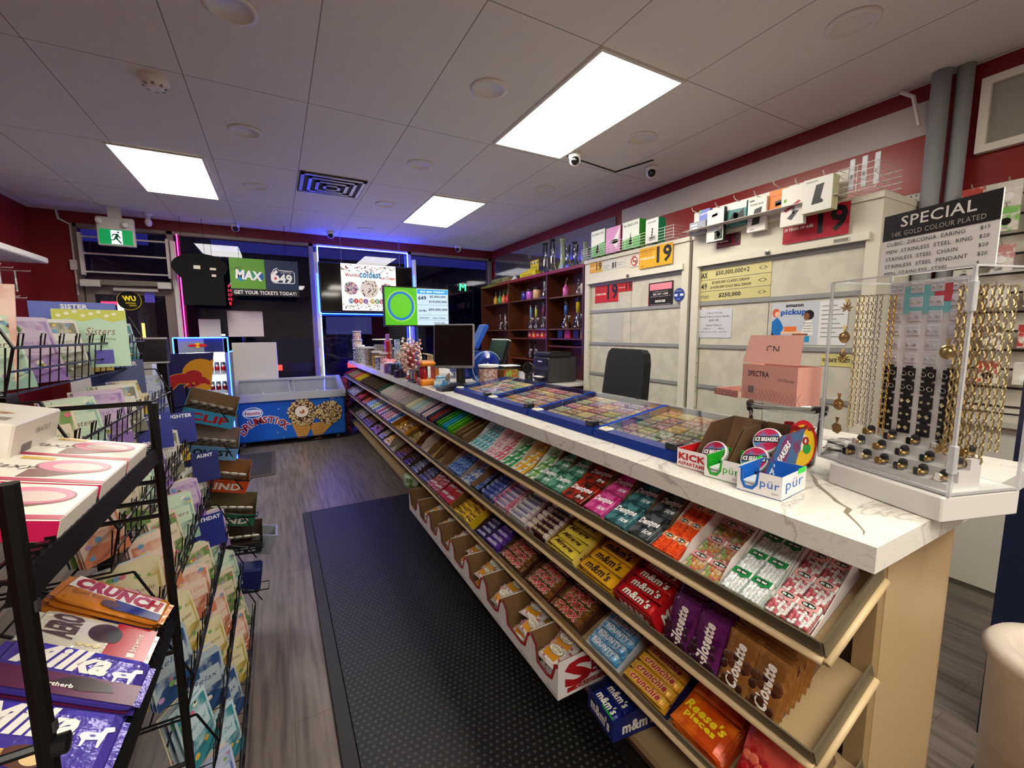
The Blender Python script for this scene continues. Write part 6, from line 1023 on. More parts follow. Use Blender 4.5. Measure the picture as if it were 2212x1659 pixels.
# ---- right end: slatwall, low cabinet, goods
t=thing('slatwall','white slatwall panel on the right wall behind the jewellery case','slatwall',(3.57,.55,.95))
w=MB(); w.box((3.56,-.6,1.04),(3.5985,1.0,2.31),mat('cdc8bd',.45)); w.build('board',t,world=True); w=MB()
for k in range(12): w.box((3.557,-.6,1.07+k*.105),(3.561,1.0,1.082+k*.105),mat('2a2420',.6))
w.build('groove',t,world=True)
w=MB(); w.box((3.3,-.6,.1),(3.59,1.0,1.0),mat('d8d4ca',.4)); w.box((3.27,-.6,1.0),(3.59,1.0,1.03),mat('c4c0b6',.35)); w.box((3.32,-.6,0),(3.58,1.0,.1),mat('8a8478',.5)); w.build('low_cabinet',label='white low cabinet under the slatwall at the right edge',cat='cabinet',world=True)
rnd=random.Random(21); gi=0
for r,z in enumerate((2.26,2.13,1.93,1.72,1.5,1.3)):
    for c in range(7):
        y=.95-c*.14; 
        kind=(r*3+c)%4; col=['b8423c','d8d4cc','8ac86a','c88a8a','e0dcd4','6a6058'][(r+c)%6]; lab='hanging accessory card on slatwall row %s from the top'%['one','two','three','four','five','six'][r]
        w=MB(); w.tube([(3.56,y,z+.03),(3.45,y,z+.03),(3.44,y,z+.045)],.003,mat('b8b4ac',.3,.6),5); w.build('slatwall_hook',label='metal hook on slatwall row %s from the top'%['one','two','three','four','five','six'][r],cat='hook',group='slatwall hooks row %d'%(r+1),world=True)
        w=MB(); h=.09+.02*rnd.random(); w.rbox((3.47,y-.045,z-h),(3.49,y+.045,z+.03),mat('e6e2da',.4,0,0,col,30),.002); w.rect(-y-.04,z-.01,-y+.04,z+.02,(3.4695,0,0),-Y3,Z3,mat(col,.4)); w.disc(-y,z-.05,.02,.02,(3.4692,0,0),-Y3,Z3,mat('f4f4f2' if kind else '1a1a1a',.3),0,10); w.text('USB',mat('3a3a3a',.4),-y,z-.085 if h>.1 else z-.08,.008,(3.469,0,0),-Y3,Z3); w.build('accessory_card',label=lab,cat='accessory card',group='accessory cards slatwall row %d'%(r+1),world=True)
w=MB(); w.lathe([(.135,-.06),(.14,.4),(.15,.42),(.155,.44),(.14,.46),(.105,.455),(.09,.42),(.085,.2),(0,.2)],(0,0,0),mat('cfc3b4',.55,0,0,'d8cdbf',12,1,.3),30); w.v=[V((v.x,v.y,v.z+.06)) for v in w.v]
w.text('CLEAR',mat('4a4440',.5),0,.22,.05,(-.142,0,0),-Y3,Z3,w=.1,rot=.5); w.build('paper_roll',label='thick white roll with dark hollow core at the bottom right corner',cat='roll',loc=(1.745,.195,.14),smooth=True)
MB().lathe([(0,.0),(.087,.0)],(1.62,-.035,.58),mat('0c0b0b',.7),20).build('roll_core',label='black core inside the thick white roll',cat='core',world=True) if 0 else None
w=MB(); w.box((1.62,.0,0),(1.9,.34,.199),mat('3a3430',.7)); w.build('floor_crate',label='dark crate under the thick white roll on the floor',cat='crate',world=True)
w=MB(); w.box((2.22,.05,0),(2.6,.43,1.53),mat('0e1c3a',.4)); w.build('display_stand',label='dark navy display stand at the right edge of the picture',cat='stand',world=True)
w=MB(); w.lathe([(.07,0),(.075,.005),(.07,.01),(0,.012)],(1.72,.52,.20),mat('d8d0c6',.4),18); w.tube([(1.72,.52,.2),(1.72,.52,.03)],.012,mat('d8d0c6',.4),8); w.lathe([(.09,0),(.09,.012),(.02,.03)],(1.72,.52,0),mat('d8d0c6',.4),18); w.build('pedestal_stool',label='small white pedestal on the floor beside the counter end',cat='stand',world=True,smooth=True)
# ================= FAR COUNTER CLUTTER =================
Zc=1.1005
def jar(x,y,z,r,h,c,lab,c2='e8e4e0',lid='e8e4e0',stuffc=None,cat='jar',sq=False):
    t=thing('candy_jar',lab,cat,(x,y,z)); w=MB()
    if sq: w.box((-r,-r,.002),(r,r,h),ac); 
    else: w.lathe([(r*.9,0),(r,.006),(r,h*.94)],(0,0,0),ac,18)
    w.build('jar_wall',t); w=MB()
    if sq: w.rbox((-r*.9,-r*.9,.004),(r*.9,r*.9,h*.8),mat(c,.5,0,0,c2,55,1,.6),.01)
    else: w.lathe([(0,.003),(r*.92,.004),(r*.92,h*.8),(r*.5,h*.84),(0,h*.85)],(0,0,0),mat(c,.5,0,0,c2,55,1,.6),18)
    w.build('sweets',t,kind='stuff'); w=MB()
    if sq: w.rbox((-r*1.03,-r*1.03,h*.96),(r*1.03,r*1.03,h),mat(lid,.35),.003)
    else: w.lathe([(r*1.03,h*.9),(r*1.05,h*.92),(r*1.05,h),(0,h)],(0,0,0),mat(lid,.35),18)
    w.build('lid',t)
jar(1.05,6.62,Zc,.065,.2,'6a4a3c','lowest jar of the stack at the far end of the counter',lid='d8d0cc'); jar(1.05,6.62,Zc+.201,.07,.12,'c89a8a','middle tub of the stack at the far end of the counter'); jar(1.05,6.62,Zc+.322,.06,.125,'b8685c','pink-brown tub on top of the far counter stack')
jar(1.03,6.28,Zc,.06,.25,'4a5a3a','tall green and brown candy jar near the far counter stack'); jar(1.06,5.98,Zc,.055,.235,'d8d4d0','tall white candy jar near the far counter end','a89a90'); jar(1.05,5.68,Zc,.06,.24,'b09a88','beige candy stick jar in the jar row','6a5a50')
jar(1.16,5.45,Zc,.1,.34,'b8b0a8','large square clear tub of pale sweets in the jar row','8a8078',lid='dcdcdc',sq=True); jar(1.04,5.22,Zc,.055,.2,'d8b02c','yellow candy jar in the jar row','7a4a2c'); jar(1.03,5.02,Zc,.05,.15,'5a6aa8','small blue and white candy jar in the jar row','d8d8e0'); jar(1.06,4.84,Zc,.06,.2,'c8806a','jar of rolled sweets with pink contents','f0e0d8'); jar(1.28,5.15,Zc,.06,.24,'9a7a64','brown candy jar behind the yellow jar','d8c8b8'); jar(1.0,4.45,Zc,.045,.11,'d86a8a','small pink sweet tub at the counter edge','4a6ac8')
t=thing('cotton_candy_display','pink fluffy candy display box at the counter edge','display box',(1.04,4.62,Zc)); MB().box((-.07,-.1,0),(.07,.1,.08),mat('e8d0d4',.5)).build('tray_box',t)
w=MB(); rnd=random.Random(8)
for q in range(18): w.lathe([(0,-.02),(.018,-.008),(.02,.003),(.01,.016),(0,.02)],(rnd.uniform(-.05,.05),rnd.uniform(-.08,.08),.095+rnd.uniform(0,.03)),mat('e8a0b8',.8),7)
w.build('pink_sweets',t,kind='stuff')
w=MB(); w.rbox((1.06,4.78,Zc),(1.1,4.9,Zc+.33),mat('c01c20',.3),.01); w.v=[V((v.x-.0,v.y,v.z)) for v in w.v]; w.disc(-4.84,Zc+.16,.04,.06,(1.059,0,0),-Y3,Z3,mat('e8b42c',.4)); w.disc(-4.84,Zc+.25,.03,.04,(1.059,0,0),-Y3,Z3,mat('3a6ab8',.4)); w.disc(-4.84,Zc+.25,.018,.02,(1.058,0,0),-Y3,Z3,mat('e8e0d0',.4)); w.build('red_packet',label='tall red packet with yellow roundel standing behind the pink display',cat='packet',world=True)
w=MB(); w.rbox((1.14,4.66,Zc),(1.18,4.76,Zc+.34),mat('d8e0e8',.4,0,0,'6a9ac8',14),.004); w.build('striped_packet',label='tall white and blue packet right of the red packet',cat='packet',world=True)
w=MB(); w.rbox((1.1,4.92,Zc),(1.13,5.0,Zc+.4),mat('a86ac0',.4),.01); w.build('violet_packet',label='violet topped packet behind the red packet',cat='packet',world=True)
def lollies(x,y,n,r0,h0,h1,cols,lab,dark=False):
    t=thing('lollipop_stand','stand holding %s'%lab,'lollipop stand',(x,y,Zc)); MB().lathe([(r0*.7,0),(r0*.75,.02),(r0*.5,.03),(.018,.04),(.018,h0),(r0*.5,h0+.02),(r0*.45,h1*.8),(0,h1*.85)],(0,0,0),mat('5a2a2a' if dark else '8a2a30',.4),14).build('stand_column',t,smooth=True)
    rnd=random.Random(int(x*100)); mes=[]
    for c in cols:
        def mk(c=c):
            w=MB(); w.lathe([(0,-.016),(.012,-.010),(.016,0),(.012,.010),(0,.016)],(0,0,0),mat(c,.25,0,0,'f0e4d8',90),8,ax=(1,0,0)); w.tube([(-.012,0,0),(-.07,0,0)],.002,mat('f0ece6',.5),4); return w
        mes.append(cached(('lol',c),mk))
    for q in range(n):
        a=q*2.399; z=h0*.6+(h1-h0*.6)*q/n; rr=r0*(.75+.35*math.sin(math.pi*q/n)); 
        place('lollipop',mes[q%len(mes)],None,'wrapped lollipop, one of '+lab,'lollipop',lab,None,(x+rr*math.cos(a),y+rr*math.sin(a),Zc+z),(0,-.2,a))
lollies(1.05,3.78,56,.075,.10,.32,['b8202c','c8303a','e8c8b0','b82430'],'red and cream lollipops on the counter stand'); lollies(1.28,4.75,26,.06,.12,.36,['b89a88','e8dcd0','a8705c'],'pale caramel lollipops on the rear stand',True); lollies(1.06,4.12,18,.05,.1,.22,['8a5a44','a8745c'],'brown lollipops on the short stand',True); lollies(1.45,5.0,24,.06,.1,.36,['c82a34','3a4ab0','e8e0e0'],'red and blue lollipops behind the screen pole')
w=MB(); w.rbox((.97,4.2,Zc),(1.07,4.34,Zc+.11),mat('1a1820',.4),.006); w.text('CUPS',mat('b8b0c0',.4),-4.27,Zc+.06,.03,(.969,0,0),-Y3,Z3); w.build('black_box',label='small black carton at the counter edge left of the purple tub',cat='carton',world=True)
w=MB(); w.lathe([(.055,0),(.06,.01),(.06,.06),(.05,.07),(.0,.075)],(1.0,3.98,Zc),mat('2c1248',.4),18); w.rbox((.97,3.95,Zc+.075),(1.03,4.02,Zc+.14),mat('8ab0d8',.4,0,0,'1a1a24',20),.01); w.build('purple_tub',label='round dark purple tub with pale blue packet on top',cat='tub',world=True)
t=thing('lighter_display','black lighter display rack full of coloured lighters','lighter display',(1.02,3.5,Zc)); w=MB(); w.rbox((-.06,-.09,0),(.07,.09,.02),mat('141416',.3),.005); w.box((.05,-.08,.02),(.065,.08,.17),mat('141416',.4)); w.box((-.05,-.085,.095),(.06,.085,.1),mat('1c1c20',.3)); w.build('rack',t)
rnd=random.Random(2)
for r in range(3):
    for q in range(8):
        c=['c82a2a','2a4ac8','d8d8d8','e8c82a','2a9a4a','1a1a1a','8a3ab0','c8a878'][(q*3+r)%8]; w=MB(); w.rbox((-.006,-.008,0),(.006,.008,.06),mat(c,.25),.003); w.box((-.005,-.006,.06),(.005,.006,.072),mat('c8c8cc',.2,.9))
        w.build('lighter',label='pocket lighter in the black lighter display',cat='lighter',group='lighters in the black display',loc=(1.02-.035+r*.03,3.5-.07+q*.02,Zc+.022+r*.02))
t=thing('energy_shot_display','orange two-tier counter display with red bottles','display rack',(1.03,3.27,Zc)); om=mat('e88a14',.35); w=MB()
w.rbox((-.07,-.07,0),(.08,.07,.05),om,.015); w.box((.05,-.06,.05),(.08,.06,.15),om); w.rbox((-.07,-.08,.15),(.09,.08,.19),om,.015); w.disc(0,.025,.04,.02,(-.071,0,0),-Y3,Z3,mat('a8281c',.4)); w.disc(0,.17,.045,.018,(-.071,0,0),-Y3,Z3,mat('a8281c',.4)); w.build('display_frame',t)
for k in range(4): lathe_thing('red_bottle',[(0,0),(.016,0),(.016,.06),(.009,.075),(.009,.09),(0,.09)],1.0,3.23+k*.034,Zc+.052,'c81c1c','small red bottle in the orange display','bottle',seg=10,group='red bottles in the orange display')
w=MB()
for k in range(5): w.tube([(1.06,3.21+k*.03,Zc+.19),(1.06,3.21+k*.03,Zc+.235),(1.02,3.21+k*.03,Zc+.245)],.004,mat('d8d0b0',.4),5)
w.build('wire_hooks',label='row of pale loops on top of the orange display',cat='loops',world=True)
w=MB(Matrix.Translation(V((1.085,3.07,Zc)))@Matrix.Rotation(-.45,4,'Z')); w.box((-.05,-.09,0),(.05,.09,.06),mat('3a8ac8',.4,0,0,'d8ecf0',18),('+z',)); w.box((-.045,-.085,.002),(.045,.085,.01),mat('6a5038',.6)); w.box((-.04,-.07,.01),(.03,.02,.085),mat('4ab0e0',.35,0,0,'e8f4f8',25)); w.box((.045,-.09,.0),(.05,.09,.1),mat('7a5c40',.6)); w.rect(-.09,.0,-.03,.055,(-.0505,0,0),-Y3,Z3,mat('6ab04a',.4)); w.build('gum_carton',label='open light blue and green carton beneath the black monitor',cat='carton',world=True)
t=thing('pos_monitor','tilted black point of sale monitor on a stand facing the aisle','monitor',(1.22,3.12,Zc)); Mm=Matrix.Translation(V((1.2,3.12,Zc+.3)))@Matrix.Rotation(.95,4,'Z')@Matrix.Rotation(.10,4,'Y')
w=MB(Mm); w.rbox((0,-.16,-.165),(.04,.16,.175),mat('86868a',.35,.4),.01); w.rect(-.15,-.145,.15,.165,(-.001,0,0),-Y3,Z3,mat('0b0a0c',.12)); w.text('ELO',mat('c8c8cc',.3),0,-.155,.008,(-.0012,0,0),-Y3,Z3); w.v=[v for v in w.v]; w.build('screen',t,world=True)
w=MB(); w.rbox((1.18,3.05,Zc),(1.31,3.22,Zc+.015),mat('141416',.4),.006); w.tube([(1.26,3.13,Zc+.015),(1.25,3.13,Zc+.3)],.035,mat('141416',.4),10); w.build('stand',t,world=True)
w=MB(); w.lathe([(.037,0),(.037,.085),(.012,.085),(.012,.0)],(1.33,3.32,Zc),mat('e8e2cc',.6),20); w.build('receipt_roll',label='upright white paper roll behind the black monitor stand',cat='paper roll',world=True)
w=MB(); w.add([(.985,2.80,0),(1.15,2.80,0),(1.15,2.93,0),(.985,2.93,0),(.985,2.80,.02),(1.15,2.80,.045),(1.15,2.93,.045),(.985,2.93,.02)],[(0,3,2,1),(4,5,6,7),(0,1,5,4),(1,2,6,5),(2,3,7,6),(3,0,4,7)],mat('101012',.3)); w.v=[V((v.x,v.y,v.z+Zc)) for v in w.v]; w.build('keypad',label='low black wedge device at the far end of the ticket displays',cat='device',world=True)
t=thing('lottery_screen','landscape lottery advertising screen on a dark blue pole','screen',(1.26,4.28,Zc)); MB().box((.94,4.29,1.575),(1.61,4.325,1.965),mat('0f1018',.3)).build('screen_housing',t,world=True)
w=MB(); O=V((0,4.288,0)); w.rect(.952,1.588,1.27,1.953,O,*FY,mat('4cae14',.4,0,.3)); w.rect(1.27,1.588,1.60,1.953,O,*FY,mat('bcd6ea',.4,0,.25)); w.disc(1.108,1.775,.145,.155,O-Y3*.0005,*FY,mat('8ad03c',.4,0,.25)); w.disc(1.108,1.775,.132,.142,O-Y3*.001,*FY,mat('0f6ab8',.4,0,.3)); w.disc(1.108,1.775,.108,.118,O-Y3*.0015,*FY,mat('58b820',.4,0,.3))
w.rect(1.275,1.90,1.595,1.945,O-Y3*.0005,*FY,mat('1c7ab8',.4,0,.6)); nv=mat('14285a',.4)
for s_,x,z,h,wd in (('$5,000,000',1.49,1.875,.022,.17),('$14,000,000',1.49,1.825,.024,.19),('$50,000,000',1.49,1.745,.026,.2),('649',1.325,1.86,.036,.08),('Lotto Max',1.325,1.735,.02,.08),('NOW $3.00',1.34,1.66,.014,.1),('DRAW TONIGHT',1.5,1.66,.012,.14),('TICKETS HERE',1.5,1.61,.012,.12)): w.text(s_,nv,x,z,h,O-Y3*.001,*FY,w=wd,bold=.03)
for z in (1.69,1.64,1.79): w.rect(1.275,z,1.595,z+.002,O-Y3*.0008,*FY,nv)
w.text('GO BIG TODAY',mat('e8f4ff',.4,0,.4),1.435,1.922,.016,O-Y3*.001,*FY,w=.26,bold=.03); w.build('display_face',t,world=True)
w=MB(); w.tube([(1.26,4.31,Zc),(1.26,4.31,1.58)],.02,mat('123a8a',.35),12); w.rbox((1.18,4.24,Zc),(1.34,4.38,Zc+.012),mat('0f2a6a',.35),.004); w.build('pole',t,world=True)
t=thing('drum_container','large round blue and clear plastic drum lying behind the candy tubs','container',(1.47,3.17,Zc)); bc=clear('blue_plastic',(.35,.5,.85,1),.35,.08)
w=MB(); w.lathe([(.125,-.09),(.13,-.07),(.13,.05)],(1.47,3.17,Zc+.131),mat('1c3f9a',.25,alpha=.85),26,ax=(.35,1,0)); w.lathe([(.13,.05),(.125,.09),(.0,.1)],(1.47,3.17,Zc+.131),bc,26,ax=(-.5,-.86,.1)); w.build('drum_body',t,world=True,smooth=True)
w=MB(); w.tube([(1.47+.128*math.cos(a),3.09,Zc+.131+.128*math.sin(a)) for a in [i*.3 for i in range(21)]],.004,mat('a8c0e8',.2,alpha=.7),5,True); w.build('rim_ring',t,world=True)
jar(1.40,2.92,Zc,.075,.165,'b87a6a','white-lidded tub of twisted peach sweets beside the blue drum','e8d0c4','ecebe8'); jar(1.57,2.92,Zc,.07,.155,'d84a3a','clear square tub of colourful wrapped sweets beside the peach tub','8ac84a','d0d8dc',sq=True)
t=thing('lottery_terminal','rounded blue lottery terminal with tilted black customer screen','terminal',(1.58,3.62,Zc)); w=MB(); w.rbox((1.42,3.48,Zc),(1.71,3.85,Zc+.24),mat('123f9a',.3),.05); w.build('terminal_body',t,world=True)
w=MB(Matrix.Translation(V((1.56,3.5,Zc+.30)))@Matrix.Rotation(.5,4,'Y')); w.rbox((-.02,-.05,-.04),(.02,.1,.2),mat('1f4fb0',.35),.01); w.build('side_screen',t,world=True)
t=thing('cashier_monitor','black cashier monitor seen from behind with white top edge','monitor',(1.62,3.22,Zc)); w=MB(Matrix.Translation(V((1.60,3.2,Zc+.18)))@Matrix.Rotation(.32,4,'Y')); w.rbox((-.015,-.15,-.12),(.02,.15,.17),mat('0c0c0e',.3),.006); w.rbox((-.02,-.14,.165),(.022,.14,.178),mat('c8ccd0',.3),.004); w.build('screen_back',t,world=True); w=MB(); w.rbox((1.52,3.14,Zc),(1.68,3.28,Zc+.02),mat(BLK,.4),.004); w.tube([(1.6,3.21,Zc+.02),(1.6,3.21,Zc+.15)],.02,mat(BLK,.4),8); w.build('stand',t,world=True)
t=thing('barcode_scanner','black barcode scanner with round red window standing on the counter','scanner',(1.66,2.76,Zc+.0)); w=MB(); w.rbox((-.04,-.045,0),(.04,.045,.03),mat(BLK,.35),.01); w.tube([(0,0,.03),(0,0,.1)],.03,mat('161618',.35),10); w.lathe([(.0,-.03),(.035,-.03),(.045,-.01),(.045,.02),(.038,.02)],(0,0,.135),mat('161618',.3),18,ax=(-.8,-.5,.25)); w.build('scanner_body',t,smooth=True)
w=MB(); w.lathe([(.037,.018),(0,.018)],(0,0,.135),mat('4a0c14',.1),18,ax=(-.8,-.5,.25)); w.build('scan_window',t)
w=MB(); w.rbox((1.05,6.0,.0),(1.12,6.05,.01),mat('e01c50',.4),.002) if 0 else None
# ================= LEFT SIDE =================
bw_=mat('0c0c0e',.35,.3)
t=thing('candy_rack','black wire candy rack with two shelves at the left front','wire rack',(-.5,.9,0))
for (x,y) in ((-.25,.621),(-.25,1.215),(-.75,.621),(-.75,1.215)): 
    w=MB(); w.tube([(x,y,0),(x,y,1.35)],.0095,bw_,8)
    for k in range(24): z=.2+k*.048; w.box((x+.004,y-.004,z),(x+.0105,y+.004,z+.012),mat('2a2a2c',.6)) if k%3==0 else None
    w.build('post',t,world=True)
for z in (1.35,1.17,1.125,1.09,.75,.45,.1): MB().tube([(-.25,1.215,z),(-.75,1.215,z)],.0055,bw_,6).build('side_bar',t,world=True)
for z in (1.05,.93,.81,.5,.15): MB().tube([(-.25,.621,z),(-.75,.621,z)],.005,bw_,6).lathe([(.0,0),(.011,.002),(.011,.014),(0,.016)],(-.246,.621,z-.004),bw_,8,ax=(1,0,0)).build('side_bar',t,world=True)
def wshelf(zf,sl,name):
    w=MB(); q=lambda s:(-.255-s*math.cos(sl),zf+s*math.sin(sl))
    for k in range(16): x,z=q(k*.03); w.tube([(x,.62,z),(x,1.22,z)],.0022,bw_,4)
    for y in (.64,.85,1.05,1.2): a=q(0);b=q(.45); w.tube([(a[0],y,a[1]-.004),(b[0],y,b[1]-.004)],.003,bw_,4)
    a=q(0); w.add([(-.245,.62,zf-.02),(-.245,1.22,zf-.02),(-.25,1.22,zf+.012),(-.25,.62,zf+.012),(-.265,.62,zf-.02),(-.265,1.22,zf-.02),(-.258,1.22,zf+.012),(-.258,.62,zf+.012)],[(0,1,2,3),(7,6,5,4),(3,2,6,7),(0,4,5,1),(0,3,7,4),(1,5,6,2)],bw_)
    for k in range(30): y=.63+k*.02; w.box((-.262,y,zf+.01),(-.252,y+.009,zf+.018),bw_)
    w.build(name,t,world=True)
wshelf(1.238,.23,'upper_shelf'); wshelf(.845,.58,'lower_shelf')
def onshelf(zf,sl,s,y,n,rz=0): # frame: X = up-slope away from aisle reversed (text right = +X), Y = world +Y, Z normal
    ex=V((math.cos(sl),0,-math.sin(sl))); ez=V((math.sin(sl),0,math.cos(sl))); ey=Y3; c=V((-.255,0,zf))-ex*s+Y3*y+ez*n; return c,rotm(ex,ey,ez)@Matrix.Rotation(rz,3,'Z')
def choc(kind,L,Wd,T):
    w=MB(); P=dict(crunch=('d8862a','1a2a7a'),aero=('e4e0d0','b81c2c'),milka=('4a3a9a','5c1c44'),milka2=('4a3aa0','3a2a8a'))[kind]
    b=bar_mb(L,Wd,T,P[0],rough=.18); w.v+=b.v; w.f+=b.f; w.fm+=[w.mi(b.m[i]) for i in b.fm]; O=V((0,0,T+.0004)); W2=mat('f2eee6',.3)
    if kind=='crunch':
        w.poly([(-.44*L,-.02*Wd),(-.42*L,.42*Wd),(.0,.30*Wd),(.42*L,.30*Wd),(.44*L,-.2*Wd),(0,-.1*Wd)],O,X3,Y3,W2); w.poly([(0,-.45*Wd),(0,-.1*Wd),(.44*L,-.2*Wd),(.44*L,-.45*Wd)],O+Z3*.0002,X3,Y3,mat(P[1],.25)); w.text('CRUNCH',mat('a8141c',.3),.0,.12*Wd,.34*Wd,O+Z3*.0005,X3,Y3,w=.78*L,bold=.07,rot=-.08); w.text('Cookie Biscuit',mat('3a1c10',.3),-.22*L,-.16*Wd,.1*Wd,O+Z3*.0005,X3,Y3,w=.3*L); w.disc(-.02*L,-.3*Wd,.08*L,.13*Wd,O+Z3*.0006,X3,Y3,mat('4a2410',.3)); w.rect(-.02*L,.34*Wd,.14*L,.44*Wd,O+Z3*.0004,X3,Y3,mat('b81c20',.3)); w.text('Nestle',W2,.06*L,.39*Wd,.07*Wd,O+Z3*.0007,X3,Y3)
    if kind=='aero':
        w.rect(.12*L,-.46*Wd,.46*L,.46*Wd,O,X3,Y3,mat(P[1],.2)); w.text('AERO',mat('4a2818',.3),-.26*L,.08*Wd,.22*L,O+Z3*.0005,X3,Y3,w=.62*Wd,rot=math.pi/2,bold=.05); w.disc(.06*L,.1*Wd,.13*L,.26*Wd,O+Z3*.0003,X3,Y3,mat('3a1e12',.25)); w.disc(.14*L,.05*Wd,.06*L,.2*Wd,O+Z3*.0005,X3,Y3,mat('1e0e08',.3)); w.text('brownie',W2,.33*L,0,.055*L,O+Z3*.0005,X3,Y3,w=.5*Wd,rot=math.pi/2,bold=.02)
        for q in range(7): w.disc(-.1*L+q*.03*L,-.28*Wd-.02*(q%2)*Wd,.012*L*(1+q%2),.012*L*(1+q%2),O+Z3*.0004,X3,Y3,mat('e8d8a0',.3),0,8)
        w.rect(.3*L,-.42*Wd,.36*L,-.3*Wd,O+Z3*.0005,X3,Y3,W2)
    if kind.startswith('milka'):
        w.rect(-.45*L,-.47*Wd,.45*L,-.08*Wd,O,X3,Y3,mat(P[1],.25)) if kind=='milka' else None
        w.text('Milka',W2,-.1*L,.2*Wd,.42*Wd,O+Z3*.0005,X3,Y3,w=.56*L,shear=.35,bold=.06); cw_=mat('e8e8f0',.3)
        w.poly([(.22*L,.06*Wd),(.24*L,.12*Wd),(.34*L,.13*Wd),(.36*L,.22*Wd),(.41*L,.24*Wd),(.42*L,.17*Wd),(.38*L,.14*Wd),(.37*L,.02*Wd),(.36*L,-.1*Wd),(.345*L,-.1*Wd),(.34*L,.02*Wd),(.27*L,.0),(.26*L,-.1*Wd),(.245*L,-.1*Wd),(.245*L,.0)],O+Z3*.0005,X3,Y3,cw_); w.disc(.3*L,.07*Wd,.02*L,.02*Wd,O+Z3*.0007,X3,Y3,mat(P[0],.3),0,8)
        if kind=='milka': w.poly([(-.12*L,-.3*Wd),(0,-.12*Wd),(.12*L,-.1*Wd),(.25*L,-.16*Wd),(.3*L,-.3*Wd),(.1*L,-.36*Wd)],O+Z3*.0004,X3,Y3,mat('2c120c',.25)); w.text('Zartherb',W2,-.06*L,-.3*Wd,.07*Wd,O+Z3*.0006,X3,Y3,bold=.03)
        else: w.disc(-.0,-.3*Wd,.14*L,.16*Wd,O+Z3*.0004,X3,Y3,mat('5a2c14',.25)); w.disc(.04*L,-.32*Wd,.06*L,.1*Wd,O+Z3*.0006,X3,Y3,mat('e8c88a',.3)); w.rect(-.3*L,-.33*Wd,-.12*L,-.22*Wd,O+Z3*.0004,X3,Y3,mat('e8c070',.3))
    return w
for kind,y,Wd,n,rz,lab in [('crunch',1.155,.095,3,-.10,'orange, white and blue chocolate slab with red letters, farthest on the lower rack shelf'),('aero',1.04,.105,2,-.03,'cream and red chocolate slab between the orange and purple ones'),('milka',.905,.115,4,-.04,'purple and maroon chocolate slab with white script, third on the lower shelf'),('milka2',.775,.115,4,-.02,'purple chocolate slab with nut picture, nearest on the lower rack shelf')]:
    me=cached(('choc',kind),lambda:choc(kind,.205 if kind!='milka' else .22,Wd,.012))
    for j in range(n):
        c,R_=onshelf(.845,.58,.115+.004*(n-1-j),y+.004*(j%2),.006+.0125*j,rz*(1 if j==n-1 else .5)); place('chocolate_slab',me,None,lab if j==n-1 else 'lower slab in the stack under the '+lab.split(',')[0].split(' slab')[0]+(' nut' if kind=='milka2' else '')+' slab','chocolate',None if j==n-1 else 'stacked %s slabs under the top one'%kind.replace('milka2','nut').replace('milka','purple'),None,c,R_)
def galaxy(L=.20,Wd=.135,H=.03):
    w=MB(); w.rbox((-L/2,-Wd/2,0),(L/2,Wd/2,H),mat('ece6d8',.35),.002); O=V((0,0,H+.0003)); w.rect(-L/2,0.002,L/2,H-.002,(0,-Wd/2-.0004,0),X3,Z3,mat('b8124c',.35)); w.rect(-L/2,-Wd/2,L/2,-Wd/2+.014,O,X3,Y3,mat('b8124c',.35))
    w.disc(.045,.015,.045,.038,O,X3,Y3,mat('8a4a44',.35)); w.disc(.045,.017,.042,.034,O+Z3*.0003,X3,Y3,mat('e07a98',.35)); w.disc(.05,.012,.03,.022,O+Z3*.0006,X3,Y3,mat('d8c0b8',.35)); w.poly([(.0,-.01),(.02,.0),(.07,-.015),(.03,-.045),(.0,-.05)],O+Z3*.0002,X3,Y3,mat('7a4038',.35)); w.text('Galaxy',mat('3a2a24',.35),-.035,.0,.028,O+Z3*.0004,X3,Y3,w=.085,shear=.35); w.rect(-.03,.045,.01,.06,O+Z3*.0003,X3,Y3,mat('d8b04a',.35)); return w
gm_=cached('gal',galaxy)
for j,(y,n_,lab) in enumerate([(.78,0,'flat cream and magenta dessert box with pink swirl, nearest on the upper shelf'),(.925,0,'flat cream and magenta dessert box with pink swirl, second on the upper shelf'),(1.065,0,'flat cream and magenta dessert box, farthest on the upper shelf')]):
    for q in range(1): c,R_=onshelf(1.238,.23,.1,y,.008); place('dessert_box',gm_,None,lab,'dessert box',None,None,c,R_)
def whitebox():
    w=MB(); w.rbox((-.1,-.085,0),(.1,.085,.085),mat('dcd6cb',.4),.003); O=V((0,0,.0853)); w.text('cones',mat('c8b8a0',.4),.0,.04,.02,O,X3,Y3); w.poly([(-.08,-.02),(-.08,.02),(.06,.008),(.07,-.0),(.06,-.01)],O,X3,Y3,mat('c89a5c',.4,0,0,'8a5a30',90)); w.disc(-.075,0,.024,.026,O+Z3*.0003,X3,Y3,mat('4a2c1c',.4),0,14); w.disc(-.075,0,.013,.015,O+Z3*.0006,X3,Y3,mat('e8d8b8',.4),0,14)
    w.rect(.03,-.06,.08,-.035,O,X3,Y3,mat('8a7a70',.4))
    for q in range(12): w.rect(-.05+q*.003,.01,-.0485+q*.003,.045,(0,-.0853,0) if 0 else (.1003,0,0),Y3,Z3,mat('3a3632',.5))
    w.text('FRAGILE',mat('8a847c',.5),.02,.06,.01,(.1003,0,0),Y3,Z3); return w
wb=cached('wb',whitebox)
for y,s,lab in ((.70,.30,'nearest white cone box behind the dessert boxes'),(.875,.27,'middle white cone box with brown cone picture on the upper shelf'),(1.05,.24,'farthest white cone box with brown cone picture on the upper shelf')): c,R_=onshelf(1.238,.23,s,y,.008); place('cone_box',wb,None,lab,'carton',None,None,c,R_)
